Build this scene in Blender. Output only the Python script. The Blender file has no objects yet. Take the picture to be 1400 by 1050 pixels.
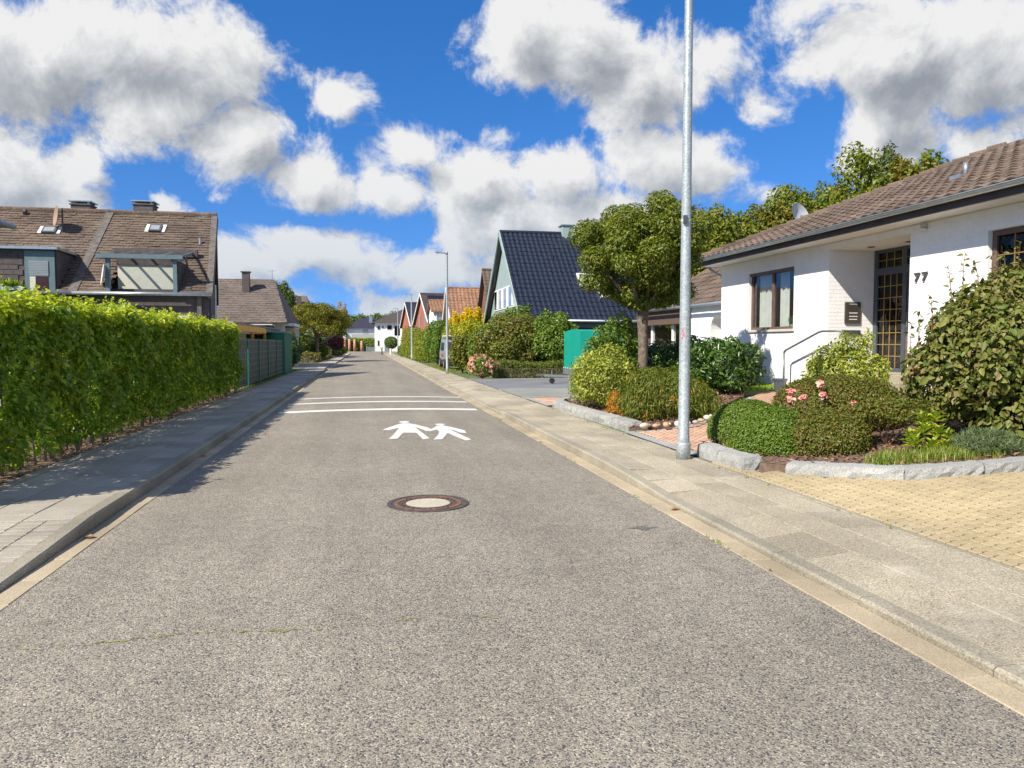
import bpy, math, random
import numpy as np
from mathutils import Matrix, Vector
random.seed(7)
RNG = np.random.default_rng(7)
sc = bpy.context.scene
C = sc.collection
R = math.radians

# ---------------------------------------------------------------- camera
cam_d = bpy.data.cameras.new('camera')
cam_d.sensor_width = 36.0
cam_d.lens = 1020.0 / 1400.0 * 36.0
cam_d.clip_start = 0.05
cam_d.clip_end = 3000.0
cam = bpy.data.objects.new('camera', cam_d)
cam.location = (0.0, 0.0, 1.6)
cam.rotation_euler = (R(90 - 3.086), 0.0, -R(11.09))
C.objects.link(cam)
sc.camera = cam

# ---------------------------------------------------------------- sun, sky, exposure
SUN_H = (0.84, 0.54)            # horizontal direction in which shadows fall
SUN_EL = 42.0
sun_az = math.atan2(-SUN_H[0], -SUN_H[1])      # compass style angle of the sun, from +Y clockwise
sun_d = bpy.data.lights.new('sun', 'SUN')
sun_d.energy = 5.0
sun_d.angle = R(0.53)
sun_d.color = (1.0, 0.93, 0.81)
sun = bpy.data.objects.new('sun', sun_d)
to_sun = Vector((math.sin(sun_az) * math.cos(R(SUN_EL)), math.cos(sun_az) * math.cos(R(SUN_EL)), math.sin(R(SUN_EL))))
sun.rotation_euler = to_sun.to_track_quat('Z', 'Y').to_euler()
sun.location = (-20, -20, 30)
C.objects.link(sun)
sc.view_settings.view_transform = 'Standard'
sc.view_settings.look = 'None'
sc.view_settings.gamma = 1.0
sc.view_settings.exposure = 0.55
sc.view_settings.use_curve_mapping = False

world = bpy.data.worlds.new('World')
sc.world = world
world.use_nodes = True
wt = world.node_tree
wt.nodes.clear()


class NB:
    """small node builder"""
    def __init__(s, tree):
        s.t = tree

    def n(s, kind, **kw):
        nd = s.t.nodes.new(kind)
        for k, v in kw.items():
            setattr(nd, k, v)
        return nd

    def set(s, sock, v):
        if isinstance(v, bpy.types.NodeSocket):
            s.t.links.new(v, sock)
        elif v is not None:
            sock.default_value = v

    def m(s, op, a, b=None, c=None, clamp=False):
        nd = s.n('ShaderNodeMath', operation=op, use_clamp=clamp)
        for i, v in enumerate((a, b, c)):
            s.set(nd.inputs[i], v)
        return nd.outputs[0]

    def v(s, op, a, b=None, scale=None):
        nd = s.n('ShaderNodeVectorMath', operation=op)
        s.set(nd.inputs[0], a)
        if b is not None:
            s.set(nd.inputs[1], b)
        if scale is not None:
            s.set(nd.inputs['Scale'], scale)
        return nd.outputs['Value'] if op in ('LENGTH', 'DOT_PRODUCT', 'DISTANCE') else nd.outputs[0]

    def noise(s, vec, scale, detail=2.0, rough=0.5, dist=0.0):
        nd = s.n('ShaderNodeTexNoise')
        s.set(nd.inputs['Vector'], vec)
        nd.inputs['Scale'].default_value = scale
        nd.inputs['Detail'].default_value = detail
        nd.inputs['Roughness'].default_value = rough
        nd.inputs['Distortion'].default_value = dist
        return nd.outputs['Fac']

    def smooth(s, v, lo, hi, a=0.0, b=1.0):
        nd = s.n('ShaderNodeMapRange', interpolation_type='SMOOTHSTEP')
        s.set(nd.inputs['Value'], v)
        for k, x in (('From Min', lo), ('From Max', hi), ('To Min', a), ('To Max', b)):
            s.set(nd.inputs[k], x)
        return nd.outputs['Result']

    def mix(s, fac, a, b, blend='MIX'):
        nd = s.n('ShaderNodeMix', data_type='RGBA', blend_type=blend)
        s.set(nd.inputs[0], fac)
        s.set(nd.inputs[6], a)
        s.set(nd.inputs[7], b)
        return nd.outputs[2]

    def ramp(s, fac, stops, interp='LINEAR'):
        nd = s.n('ShaderNodeValToRGB')
        nd.color_ramp.interpolation = interp
        el = nd.color_ramp.elements
        while len(el) < len(stops):
            el.new(0.5)
        for e, (p, c) in zip(el, stops):
            e.position = p
            e.color = (c[0], c[1], c[2], 1)
        s.set(nd.inputs[0], fac)
        return nd.outputs[0]


def az_el(px, py):
    """direction of a point of the sky in the photograph, degrees from the road axis / above the horizon"""
    F = 1020.0
    th, p = R(11.09), R(3.086)
    u, v = (px - 700) / F, (525 - py) / F
    fy = math.cos(p) + v * math.sin(p)
    fz = -math.sin(p) + v * math.cos(p)
    x, y = u * math.cos(th) + fy * math.sin(th), fy * math.cos(th) - u * math.sin(th)
    return math.degrees(math.atan2(x, y)), math.degrees(math.atan2(fz, math.hypot(x, y)))


# cumulus masses: centre x, y, half width, half height (in the photograph), weight
CLOUDS = [
    (40, 95, 150, 110, 1.0), (170, 70, 140, 80, 1.0), (290, 100, 130, 75, 1.0), (210, 150, 130, 65, 1.0), (340, 185, 115, 65, 1.0),
    (410, 240, 70, 50, .9), (0, 235, 110, 85, 1.05), (70, 285, 120, 75, 1.0), (110, 225, 55, 60, .9), (215, 290, 50, 36, .7), (465, 145, 95, 64, .52),
    (445, 265, 80, 38, .9), (575, 205, 80, 50, .95), (640, 250, 110, 60, 1.05), (550, 265, 90, 45, 1.0), (760, 240, 85, 52, 1.0), (690, 300, 160, 45, 1.0),
    (430, 340, 110, 40, .95), (340, 360, 90, 42, .9), (560, 365, 220, 50, .85), (715, 55, 75, 68, 1.0), (800, 60, 105, 80, 1.05), (880, 105, 105, 75, 1.1),
    (940, 120, 60, 55, .9), (1035, 140, 120, 80, .34), (900, 225, 100, 55, 1.1), (960, 245, 85, 40, .95), (840, 290, 120, 50, .95), (1130, 90, 75, 62, .95),
    (1200, 70, 150, 110, 1.1), (1340, 90, 140, 130, 1.1), (1220, 160, 110, 62, 1.0), (1340, 190, 140, 55, 1.0), (1180, 225, 110, 36, .85), (985, 60, 80, 40, .28), (680, 190, 80, 44, .40), (400, 410, 170, 46, .66), (570, 425, 210, 44, .66), (640, 330, 120, 44, .75), (1060, 265, 90, 40, .7),
]


def cloud_group():
    g = bpy.data.node_groups.new('cloud_density', 'ShaderNodeTree')
    g.interface.new_socket('Dir', in_out='INPUT', socket_type='NodeSocketVector')
    g.interface.new_socket('Density', in_out='OUTPUT', socket_type='NodeSocketFloat')
    b = NB(g)
    gi, go = b.n('NodeGroupInput'), b.n('NodeGroupOutput')
    d = gi.outputs[0]
    sep = b.n('ShaderNodeSeparateXYZ')
    g.links.new(d, sep.inputs[0])
    x, y, z = sep.outputs
    az = b.m('MULTIPLY', b.m('ARCTAN2', x, y), 57.29578)
    el = b.m('MULTIPLY', b.m('ARCSINE', z), 57.29578)
    comb = b.n('ShaderNodeCombineXYZ')
    g.links.new(az, comb.inputs[0])
    g.links.new(el, comb.inputs[1])
    q = comb.outputs[0]
    cur = None
    for (cx, cy, rx, ry, w) in CLOUDS:
        a, e = az_el(cx, cy)
        a1, _ = az_el(cx + 10, cy)
        _, e1 = az_el(cx, cy - 10)
        sx, sy = rx * (a1 - a) / 10, ry * (e1 - e) / 10
        v = b.v('MULTIPLY', b.v('SUBTRACT', q, (a, e, 0)), (1 / sx, 1 / sy, 0))
        f = b.m('MULTIPLY_ADD', b.v('LENGTH', v), -1.0, w)
        cur = f if cur is None else b.m('SMOOTH_MAX', cur, f, 0.25)
    # the same kind of broken cumulus all round, outside the part of the sky in view
    far = b.m('MULTIPLY_ADD', b.noise(d, 2.6, 1.0), 3.2, -1.55)
    inside_az = b.m('MULTIPLY', b.smooth(az, -34, -26), b.smooth(az, 48, 56, 1, 0))
    inside = b.m('MULTIPLY', inside_az, b.smooth(el, 29, 36, 1, 0))
    cur = b.m('ADD', b.m('MULTIPLY', cur, inside), b.m('MULTIPLY', far, b.m('SUBTRACT', 1.0, inside)))
    warp = b.n('ShaderNodeTexNoise')
    g.links.new(d, warp.inputs['Vector'])
    warp.inputs['Scale'].default_value = 8
    warp.inputs['Detail'].default_value = 1
    dw = b.v('ADD', d, b.v('SCALE', b.v('SUBTRACT', warp.outputs['Color'], (.5, .5, .5)), scale=0.07))
    n1 = b.m('SUBTRACT', b.noise(dw, 8.2, 8.0, 0.65), 0.5)
    dens = b.m('MULTIPLY_ADD', n1, 3.0, cur)
    g.links.new(dens, go.inputs[0])
    return g


wb = NB(wt)
tc = wb.n('ShaderNodeTexCoord')
sky = wb.n('ShaderNodeTexSky', sky_type='NISHITA')
sky.sun_disc = False
sky.sun_elevation = R(SUN_EL)
sky.sun_rotation = sun_az
sky.air_density = 1.0
sky.dust_density = 0.0
sky.ozone_density = 3.0
sky_in = wb.n('ShaderNodeTexCoord')
sky_vec = wb.v('NORMALIZE', wb.v('ADD', wb.v('MULTIPLY', sky_in.outputs['Generated'], (1, 1, 0.9)), (0, 0, 0.16)))
wt.links.new(sky_vec, sky.inputs['Vector'])
cg = cloud_group()


def dens(vec):
    nd = wb.n('ShaderNodeGroup')
    nd.node_tree = cg
    wt.links.new(vec, nd.inputs[0])
    return nd.outputs[0]


D0 = wb.v('NORMALIZE', tc.outputs['Generated'])
d0 = dens(D0)
d1 = dens(wb.v('NORMALIZE', wb.v('ADD', D0, (-0.026, 0.0, 0.034))))
cover = wb.smooth(d0, -0.03, 0.46)
lit = wb.m('MULTIPLY', wb.m('SUBTRACT', d0, d1), 0.9)
thick = wb.smooth(d0, 0.25, 1.25)
light = wb.m('ADD', wb.m('MULTIPLY_ADD', thick, -0.50, 0.80), lit)
ccol = wb.ramp(light, [(0.0, (0.34, 0.37, 0.43)), (0.30, (0.46, 0.49, 0.54)), (0.62, (0.70, 0.72, 0.75)), (0.95, (0.97, 0.97, 0.97))])
SKY_K = 0.105
skyc = wb.v('SCALE', sky.outputs[0], scale=SKY_K)
hsv = wb.n('ShaderNodeHueSaturation')
hsv.inputs['Saturation'].default_value = 1.34
wt.links.new(skyc, hsv.inputs['Color'])
CLOUD_K = 0.61
sepd = wb.n('ShaderNodeSeparateXYZ')
wt.links.new(D0, sepd.inputs[0])
low = wb.smooth(sepd.outputs[2], 0.02, 0.24, 0.55, 0.0)      # air light: low clouds take on the blue of the distance
ccol = wb.mix(low, ccol, (0.50, 0.62, 0.78, 1))
skyb = wb.v('MULTIPLY', hsv.outputs[0], (1.12, 1.0, 1.16))
full = wb.mix(cover, skyb, wb.v('SCALE', ccol, scale=CLOUD_K))
bg = wb.n('ShaderNodeBackground')
wt.links.new(full, bg.inputs['Color'])
bg.inputs['Strength'].default_value = 1.0
wo = wb.n('ShaderNodeOutputWorld')
wt.links.new(bg.outputs[0], wo.inputs[0])
world.cycles.sampling_method = 'MANUAL'
world.cycles.sample_map_resolution = 512
sc.cycles.max_bounces = 6
sc.cycles.transparent_max_bounces = 12

# ---------------------------------------------------------------- mesh helpers
class MB:
    """collects faces; build() links them as ONE mesh object"""
    def __init__(s):
        s.v, s.f = [], []

    def add(s, vs, fs):
        o = len(s.v)
        s.v.extend([tuple(p) for p in vs])
        s.f.extend([tuple(i + o for i in f) for f in fs])
        return s

    def box(s, x0, x1, y0, y1, z0, z1, bev=0.0):
        if bev:
            b = bev
            vs = [(x0, y0, z0), (x1, y0, z0), (x1, y1, z0), (x0, y1, z0), (x0, y0, z1 - b), (x1, y0, z1 - b), (x1, y1, z1 - b), (x0, y1, z1 - b),
                  (x0 + b, y0 + b, z1), (x1 - b, y0 + b, z1), (x1 - b, y1 - b, z1), (x0 + b, y1 - b, z1)]
            fs = [(3, 2, 1, 0), (0, 1, 5, 4), (1, 2, 6, 5), (2, 3, 7, 6), (3, 0, 4, 7), (4, 5, 9, 8), (5, 6, 10, 9), (6, 7, 11, 10), (7, 4, 8, 11), (8, 9, 10, 11)]
            return s.add(vs, fs)
        vs = [(x0, y0, z0), (x1, y0, z0), (x1, y1, z0), (x0, y1, z0), (x0, y0, z1), (x1, y0, z1), (x1, y1, z1), (x0, y1, z1)]
        return s.add(vs, [(3, 2, 1, 0), (4, 5, 6, 7), (0, 1, 5, 4), (1, 2, 6, 5), (2, 3, 7, 6), (3, 0, 4, 7)])

    def beam(s, p0, p1, w, h, up=(0, 0, 1)):
        p0, p1, up = Vector(p0), Vector(p1), Vector(up)
        d = (p1 - p0).normalized()
        sd = d.cross(up)
        if sd.length < 1e-4:
            sd = d.cross(Vector((1, 0, 0)))
        sd.normalize()
        u = sd.cross(d)
        vs = []
        for p in (p0, p1):
            for a, b in ((-1, -1), (1, -1), (1, 1), (-1, 1)):
                vs.append(p + sd * (a * w / 2) + u * (b * h / 2))
        return s.add(vs, [(0, 1, 2, 3), (7, 6, 5, 4), (0, 4, 5, 1), (1, 5, 6, 2), (2, 6, 7, 3), (3, 7, 4, 0)])

    def tube(s, pts, rad, n=8, cap=True):
        pts = [Vector(p) for p in pts]
        if not isinstance(rad, (list, tuple)):
            rad = [rad] * len(pts)
        rings, vs, fs = [], [], []
        ref = Vector((0.13, 0.97, 0.21))
        for i, p in enumerate(pts):
            d = (pts[min(i + 1, len(pts) - 1)] - pts[max(i - 1, 0)])
            if d.length < 1e-9:
                d = Vector((0, 0, 1))
            d.normalize()
            a = d.cross(ref)
            if a.length < 1e-3:
                a = d.cross(Vector((1, 0, 0)))
            a.normalize()
            b = d.cross(a)
            for k in range(n):
                t = 2 * math.pi * k / n
                vs.append(p + (a * math.cos(t) + b * math.sin(t)) * rad[i])
        for i in range(len(pts) - 1):
            for k in range(n):
                q = (k + 1) % n
                fs.append((i * n + k, (i + 1) * n + k, (i + 1) * n + q, i * n + q))
        if cap:
            fs.append(tuple(range(n)))
            fs.append(tuple(reversed(range((len(pts) - 1) * n, len(pts) * n))))
        return s.add(vs, fs)

    def lathe(s, prof, c=(0, 0, 0), n=24):
        vs, fs = [], []
        for (r, z) in prof:
            for k in range(n):
                t = 2 * math.pi * k / n
                vs.append((c[0] + r * math.cos(t), c[1] + r * math.sin(t), c[2] + z))
        for i in range(len(prof) - 1):
            for k in range(n):
                q = (k + 1) % n
                fs.append((i * n + k, i * n + q, (i + 1) * n + q, (i + 1) * n + k))
        fs.append(tuple(reversed(range(n))))
        fs.append(tuple(range((len(prof) - 1) * n, len(prof) * n)))
        return s.add(vs, fs)

    def poly(s, pts):
        return s.add(pts, [tuple(range(len(pts)))])

    def slab(s, pts, d):
        """polygon pts (3D, planar) extruded by vector d"""
        n = len(pts)
        d = Vector(d)
        vs = [Vector(p) for p in pts] + [Vector(p) + d for p in pts]
        fs = [tuple(range(n)), tuple(reversed(range(n, 2 * n)))]
        for i in range(n):
            j = (i + 1) % n
            fs.append((i, i + n, j + n, j))
        return s.add(vs, fs)

    def mesh(s, name, mat=None, smooth=False):
        me = bpy.data.meshes.new(name)
        me.from_pydata(s.v, [], s.f)
        if mat:
            me.materials.append(mat)
        if smooth:
            me.shade_smooth() if hasattr(me, 'shade_smooth') else None
        me.update()
        return me

    def build(s, name, mat, parent=None, smooth=False, fix=True):
        me = s.mesh(name, mat, smooth)
        if fix:
            recalc(me)
        return put(name, me, parent)


def recalc(me):
    import bmesh
    bm = bmesh.new()
    bm.from_mesh(me)
    bmesh.ops.recalc_face_normals(bm, faces=bm.faces)
    bm.to_mesh(me)
    bm.free()


def put(name, me, parent=None, loc=None, rot=None):
    o = bpy.data.objects.new(name, me)
    C.objects.link(o)
    if parent is not None:
        o.parent = parent
        o.matrix_parent_inverse = (world_m(parent)).inverted()
    if loc is not None:
        o.location = loc
    if rot is not None:
        o.rotation_euler = rot
    return o


def world_m(o):
    m = o.matrix_basis.copy()
    if o.parent is not None:
        m = world_m(o.parent) @ o.matrix_parent_inverse @ m
    return m


def tag(o, label=None, cat=None, group=None, kind=None):
    if label:
        o['label'] = label
    if cat:
        o['category'] = cat
    if group:
        o['group'] = group
    if kind:
        o['kind'] = kind
    return o


def thing(name, label, cat, loc=(0, 0, 0), rotz=0.0, group=None):
    o = bpy.data.objects.new(name, None)
    o.empty_display_size = 0.2
    o.location = loc
    o.rotation_euler = (0, 0, rotz)
    C.objects.link(o)
    return tag(o, label, cat, group)


def copy_tree(o, parent=None):
    c = o.copy()
    C.objects.link(c)
    c.parent = parent
    for ch in [x for x in o.children]:
        copy_tree(ch, c)
    return c


# ---------------------------------------------------------------- materials
def new_mat(name):
    m = bpy.data.materials.new(name)
    m.use_nodes = True
    t = m.node_tree
    t.nodes.clear()
    b = NB(t)
    out = b.n('ShaderNodeOutputMaterial')
    p = b.n('ShaderNodeBsdfPrincipled')
    t.links.new(p.outputs[0], out.inputs[0])
    return m, b, p, out


def col4(c):
    return (c[0], c[1], c[2], 1.0)


def solid(name, c, rough=0.6, var=0.12, scale=6.0, bump=0.0, bscale=60.0, metal=0.0, spec=0.5, rnd=0.0, stain=None, objco=True):
    """base colour c with cloudy variation, optional stains, fine bump; rnd varies per object"""
    m, b, p, out = new_mat(name)
    tcn = b.n('ShaderNodeTexCoord')
    co = tcn.outputs['Object'] if objco else b.n('ShaderNodeNewGeometry').outputs['Position']
    f = b.noise(co, scale, 5.0, 0.6)
    hi = tuple(min(1, x * (1 + var * 2)) for x in c)
    lo = tuple(x * (1 - var * 2) for x in c)
    colr = b.ramp(f, [(0.25, lo), (0.75, hi)])
    if stain:
        sf = b.smooth(b.noise(co, stain[1], 6.0, 0.65), stain[2], stain[2] + 0.18)
        colr = b.mix(sf, colr, col4(stain[0]))
    if rnd:
        oi = b.n('ShaderNodeObjectInfo')
        k = b.m('MULTIPLY_ADD', oi.outputs['Random'], 2 * rnd, 1 - rnd)
        colr = b.v('SCALE', colr, scale=k)
    b.set(p.inputs['Base Color'], colr)
    p.inputs['Roughness'].default_value = rough
    p.inputs['Metallic'].default_value = metal
    p.inputs['Specular IOR Level'].default_value = spec
    if bump:
        bn = b.n('ShaderNodeBump')
        bn.inputs['Strength'].default_value = bump
        bn.inputs['Distance'].default_value = 0.01
        b.set(bn.inputs['Height'], b.noise(co, bscale, 4.0, 0.6))
        b.set(p.inputs['Normal'], bn.outputs[0])
    return m


def speckle(name, stops, scale=110.0, big=(0.85, 1.12), rough=0.85, bump=0.5, patch=None, rnd=0.0, bd=0.006):
    """aggregate: fine speckles from a noise through a ramp, over soft large patches"""
    m, b, p, out = new_mat(name)
    co = b.n('ShaderNodeNewGeometry').outputs['Position']
    f = b.noise(co, scale, 3.0, 0.7)
    colr = b.ramp(f, stops)
    g = b.smooth(b.noise(co, 0.7, 5.0, 0.6), 0.3, 0.7, big[0], big[1])
    colr = b.v('SCALE', colr, scale=g)
    if patch:
        sf = b.smooth(b.noise(co, patch[1], 6.0, 0.65), patch[2], patch[2] + 0.2)
        colr = b.mix(b.m('MULTIPLY', sf, patch[3]), colr, col4(patch[0]))
    if rnd:
        oi = b.n('ShaderNodeObjectInfo')
        colr = b.v('SCALE', colr, scale=b.m('MULTIPLY_ADD', oi.outputs['Random'], 2 * rnd, 1 - rnd))
    b.set(p.inputs['Base Color'], colr)
    p.inputs['Roughness'].default_value = rough
    p.inputs['Specular IOR Level'].default_value = 0.3
    bn = b.n('ShaderNodeBump')
    bn.inputs['Strength'].default_value = bump
    bn.inputs['Distance'].default_value = bd
    b.set(bn.inputs['Height'], f)
    b.set(p.inputs['Normal'], bn.outputs[0])
    return m


def asphalt_mat(name, stops, scale=70.0):
    """every stone of the aggregate has its own tone"""
    m, b, p, out = new_mat(name)
    co = b.n('ShaderNodeNewGeometry').outputs['Position']
    vo = b.n('ShaderNodeTexVoronoi', voronoi_dimensions='2D')
    b.set(vo.inputs['Vector'], co)
    vo.inputs['Scale'].default_value = scale
    sp = b.n('ShaderNodeSeparateColor')
    b.set(sp.inputs[0], vo.outputs['Color'])
    colr = b.ramp(sp.outputs[0], stops, 'CONSTANT')
    st = b.noise(b.v('MULTIPLY', co, (1.6, 0.10, 0.0)), 1.0, 4.0, 0.6)
    g = b.m('MULTIPLY', b.smooth(b.noise(co, 0.5, 5.0, 0.6), 0.3, 0.7, 0.92, 1.08), b.smooth(st, 0.3, 0.7, 0.90, 1.08))
    g2 = b.smooth(b.noise(co, 7.0, 3.0, 0.6), 0.3, 0.7, 0.93, 1.07)
    colr = b.v('SCALE', colr, scale=b.m('MULTIPLY', g, g2))
    b.set(p.inputs['Base Color'], colr)
    p.inputs['Roughness'].default_value = 0.85
    p.inputs['Specular IOR Level'].default_value = 0.3
    bn = b.n('ShaderNodeBump')
    bn.inputs['Strength'].default_value = 0.5
    bn.inputs['Distance'].default_value = 0.005
    b.set(bn.inputs['Height'], b.m('ADD', b.m('MULTIPLY', vo.outputs['Distance'], -0.8), sp.outputs[1]))
    b.set(p.inputs['Normal'], bn.outputs[0])
    return m


def leaf_mat(name, cols, trans=0.3, rough=0.45, patch=None, spec=0.35):
    """cols: list of leaf colours spread over the per-leaf random value; patch = (colours, noise scale, threshold)"""
    m, b, p, out = new_mat(name)
    at = b.n('ShaderNodeAttribute', attribute_name='rnd')
    boost = lambda c: (min(.9, c[0] * 1.12), min(.9, c[1] * 1.20), c[2] * .95)
    cols = [boost(c) for c in cols] if trans > 0 else cols
    n = len(cols)
    colr = b.ramp(at.outputs['Fac'], [(i / max(1, n - 1), c) for i, c in enumerate(cols)])
    if patch:
        co = b.n('ShaderNodeNewGeometry').outputs['Position']
        sf = b.smooth(b.m('ADD', b.noise(co, patch[1], 3.0, 0.6), b.m('MULTIPLY', b.m('SUBTRACT', at.outputs['Fac'], 0.5), 0.22)), patch[2], patch[2] + 0.12)
        k = len(patch[0])
        c2 = b.ramp(at.outputs['Fac'], [(i / max(1, k - 1), c) for i, c in enumerate(patch[0])])
        colr = b.mix(sf, colr, c2)
    b.set(p.inputs['Base Color'], colr)
    p.inputs['Roughness'].default_value = rough
    p.inputs['Specular IOR Level'].default_value = spec
    tr = b.n('ShaderNodeBsdfTranslucent')
    b.set(tr.inputs['Color'], b.mix(1.0, colr, (1.25, 1.25, 0.55, 1), 'MULTIPLY'))
    mx = b.n('ShaderNodeMixShader')
    mx.inputs[0].default_value = trans * 1.15
    b.t.links.new(p.outputs[0], mx.inputs[1])
    b.t.links.new(tr.outputs[0], mx.inputs[2])
    b.t.links.new(mx.outputs[0], out.inputs[0])
    return m


def glass_mat(name, tint=(0.85, 0.9, 0.92), refl=1.0, bump=0.0):
    m, b, p, out = new_mat(name)
    tr = b.n('ShaderNodeBsdfTransparent')
    tr.inputs[0].default_value = col4(tint)
    gl = b.n('ShaderNodeBsdfGlossy')
    gl.inputs['Roughness'].default_value = 0.02
    lw = b.n('ShaderNodeLayerWeight')
    lw.inputs['Blend'].default_value = 0.5
    fr = b.m('MULTIPLY_ADD', b.m('POWER', lw.outputs['Facing'], 5.0), 0.9, 0.04)
    if bump:
        co = b.n('ShaderNodeTexCoord').outputs['Object']
        bn = b.n('ShaderNodeBump')
        bn.inputs['Strength'].default_value = bump
        bn.inputs['Distance'].default_value = 0.02
        b.set(bn.inputs['Height'], b.noise(co, 6.0, 2.0))
        b.set(gl.inputs['Normal'], bn.outputs[0])
    mx = b.n('ShaderNodeMixShader')
    b.set(mx.inputs[0], b.m('MULTIPLY', fr, refl, clamp=True))
    b.t.links.new(tr.outputs[0], mx.inputs[1])
    b.t.links.new(gl.outputs[0], mx.inputs[2])
    b.t.links.new(mx.outputs[0], out.inputs[0])
    return m


# ---------------------------------------------------------------- foliage helpers
def unit(a):
    return a / np.maximum(np.linalg.norm(a, axis=1, keepdims=True), 1e-9)


def leaf_verts(pts, nrm, size, width=0.55, droop=0.0, fold=0.25, six=False, curl=0.15):
    n = len(pts)
    d = RNG.normal(size=(n, 3))
    d[:, 2] -= droop
    nrm = unit(nrm)
    d = d - nrm * np.sum(d * nrm, axis=1, keepdims=True)
    d = unit(d)
    s = np.cross(d, nrm)
    L = size[:, None]
    W = L * width / 2
    base = pts
    tip = pts + d * L - nrm * L * curl
    if six:
        l1 = pts + d * L * 0.28 - s * W * 0.92 + nrm * L * fold * 0.35
        r1 = pts + d * L * 0.28 + s * W * 0.92 + nrm * L * fold * 0.35
        l2 = pts + d * L * 0.65 - s * W * 0.8 + nrm * L * (fold * 0.3 - curl * 0.3)
        r2 = pts + d * L * 0.65 + s * W * 0.8 + nrm * L * (fold * 0.3 - curl * 0.3)
        v = np.stack([base, r1, r2, tip, l2, l1], axis=1).reshape(-1, 3)
        tri = np.array([[0, 1, 2], [0, 2, 3], [0, 3, 4], [0, 4, 5]])
        k = 6
    else:
        l = pts + d * L * 0.45 - s * W + nrm * L * fold * 0.3
        r = pts + d * L * 0.45 + s * W + nrm * L * fold * 0.3
        v = np.stack([base, r, tip, l], axis=1).reshape(-1, 3)
        tri = np.array([[0, 1, 2], [0, 2, 3]])
        k = 4
    f = (tri[None] + (np.arange(n) * k)[:, None, None]).reshape(-1, 3)
    return v, f, len(tri)


def tri_mesh(name, v, f, mat, rnd=None, per=1):
    me = bpy.data.meshes.new(name)
    nf = len(f)
    me.vertices.add(len(v))
    me.vertices.foreach_set('co', np.ascontiguousarray(v, dtype=np.float32).ravel())
    me.loops.add(nf * 3)
    me.loops.foreach_set('vertex_index', np.ascontiguousarray(f, dtype=np.int32).ravel())
    me.polygons.add(nf)
    me.polygons.foreach_set('loop_start', np.arange(0, nf * 3, 3, dtype=np.int32))
    if rnd is not None:
        a = me.attributes.new('rnd', 'FLOAT', 'FACE')
        a.data.foreach_set('value', np.repeat(rnd, per).astype(np.float32))
    me.materials.append(mat)
    me.update(calc_edges=True)
    return me


def leaves(name, pts, nrm, mat, parent, size=0.06, svar=0.35, width=0.55, droop=0.3, spread=0.8, up=0.35, six=False, fold=0.25, kind='stuff', rnd=None, curl=0.15):
    n = len(pts)
    nn = unit(nrm) * 0.75 + RNG.normal(size=(n, 3)) * spread * 0.6
    nn[:, 2] += up
    sz = size * np.clip(1 + svar * RNG.normal(size=n), 0.4, 1.9)
    v, f, per = leaf_verts(pts, nn, sz, width, droop, fold, six, curl)
    if rnd is None:
        rnd = RNG.random(n)
    o = put(name, tri_mesh(name, v, f, mat, rnd, per), parent)
    if kind:
        o['kind'] = kind
    return o


def lumps(c, r, n, sub=0.38, jit=0.12, zmin=-0.5):
    """n smaller clumps sitting on an ellipsoid of centre c and radii r (plus the ellipsoid itself, shrunk)"""
    out = [(c[0], c[1], c[2], r[0] * 0.8, r[1] * 0.8, r[2] * 0.8)]
    ga = math.pi * (3 - math.sqrt(5))
    for i in range(n):
        z = 1 - (1 - zmin) * (i + 0.5) / n
        q = math.sqrt(max(0, 1 - z * z))
        t = i * ga + random.uniform(-.3, .3)
        k = 1 - sub * 0.75 + random.uniform(-jit, jit)
        sr = sub * random.uniform(0.75, 1.25)
        out.append((c[0] + r[0] * q * math.cos(t) * k, c[1] + r[1] * q * math.sin(t) * k, c[2] + r[2] * z * k, r[0] * sr, r[1] * sr, r[2] * sr))
    return out


def blob_points(blobs, n, shell=0.35, zmin=None, keep=0.72, fill=0.12):
    B = np.array(blobs, dtype=float)
    area = (B[:, 3] * B[:, 4] + B[:, 4] * B[:, 5] + B[:, 3] * B[:, 5])
    pr = area / area.sum()
    P, N = [], []
    got = 0
    for _ in range(12):
        m = int((n - got) * 1.8) + 50
        k = RNG.choice(len(B), m, p=pr)
        d = unit(RNG.normal(size=(m, 3)))
        rr = 1 - shell * RNG.random(m) ** 1.6
        deep = RNG.random(m) < fill
        rr[deep] = RNG.random(deep.sum()) ** 0.4 * 0.9
        p = B[k, :3] + d * B[k, 3:] * rr[:, None]
        nn = unit(d / B[k, 3:])
        ok = np.ones(m, bool)
        for j in range(len(B)):
            q = np.linalg.norm((p - B[j, :3]) / B[j, 3:], axis=1)
            ok &= ~((q < keep) & (k != j) & ~deep)
        if zmin is not None:
            ok &= p[:, 2] > zmin
        P.append(p[ok])
        N.append(nn[ok])
        got += ok.sum()
        if got >= n:
            break
    return np.concatenate(P)[:n], np.concatenate(N)[:n]


def branch_set(mb, base, tips, r0=0.05, n=5):
    base = Vector(base)
    for t in tips:
        t = Vector(t)
        mid = base.lerp(t, 0.5) + Vector((random.uniform(-.1, .1), random.uniform(-.1, .1), random.uniform(0, .12))) * (t - base).length
        mb.tube([base, base.lerp(mid, .5) + Vector((0, 0, .02)), mid, t], [r0, r0 * .8, r0 * .6, r0 * .25], n)
    return mb


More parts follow.
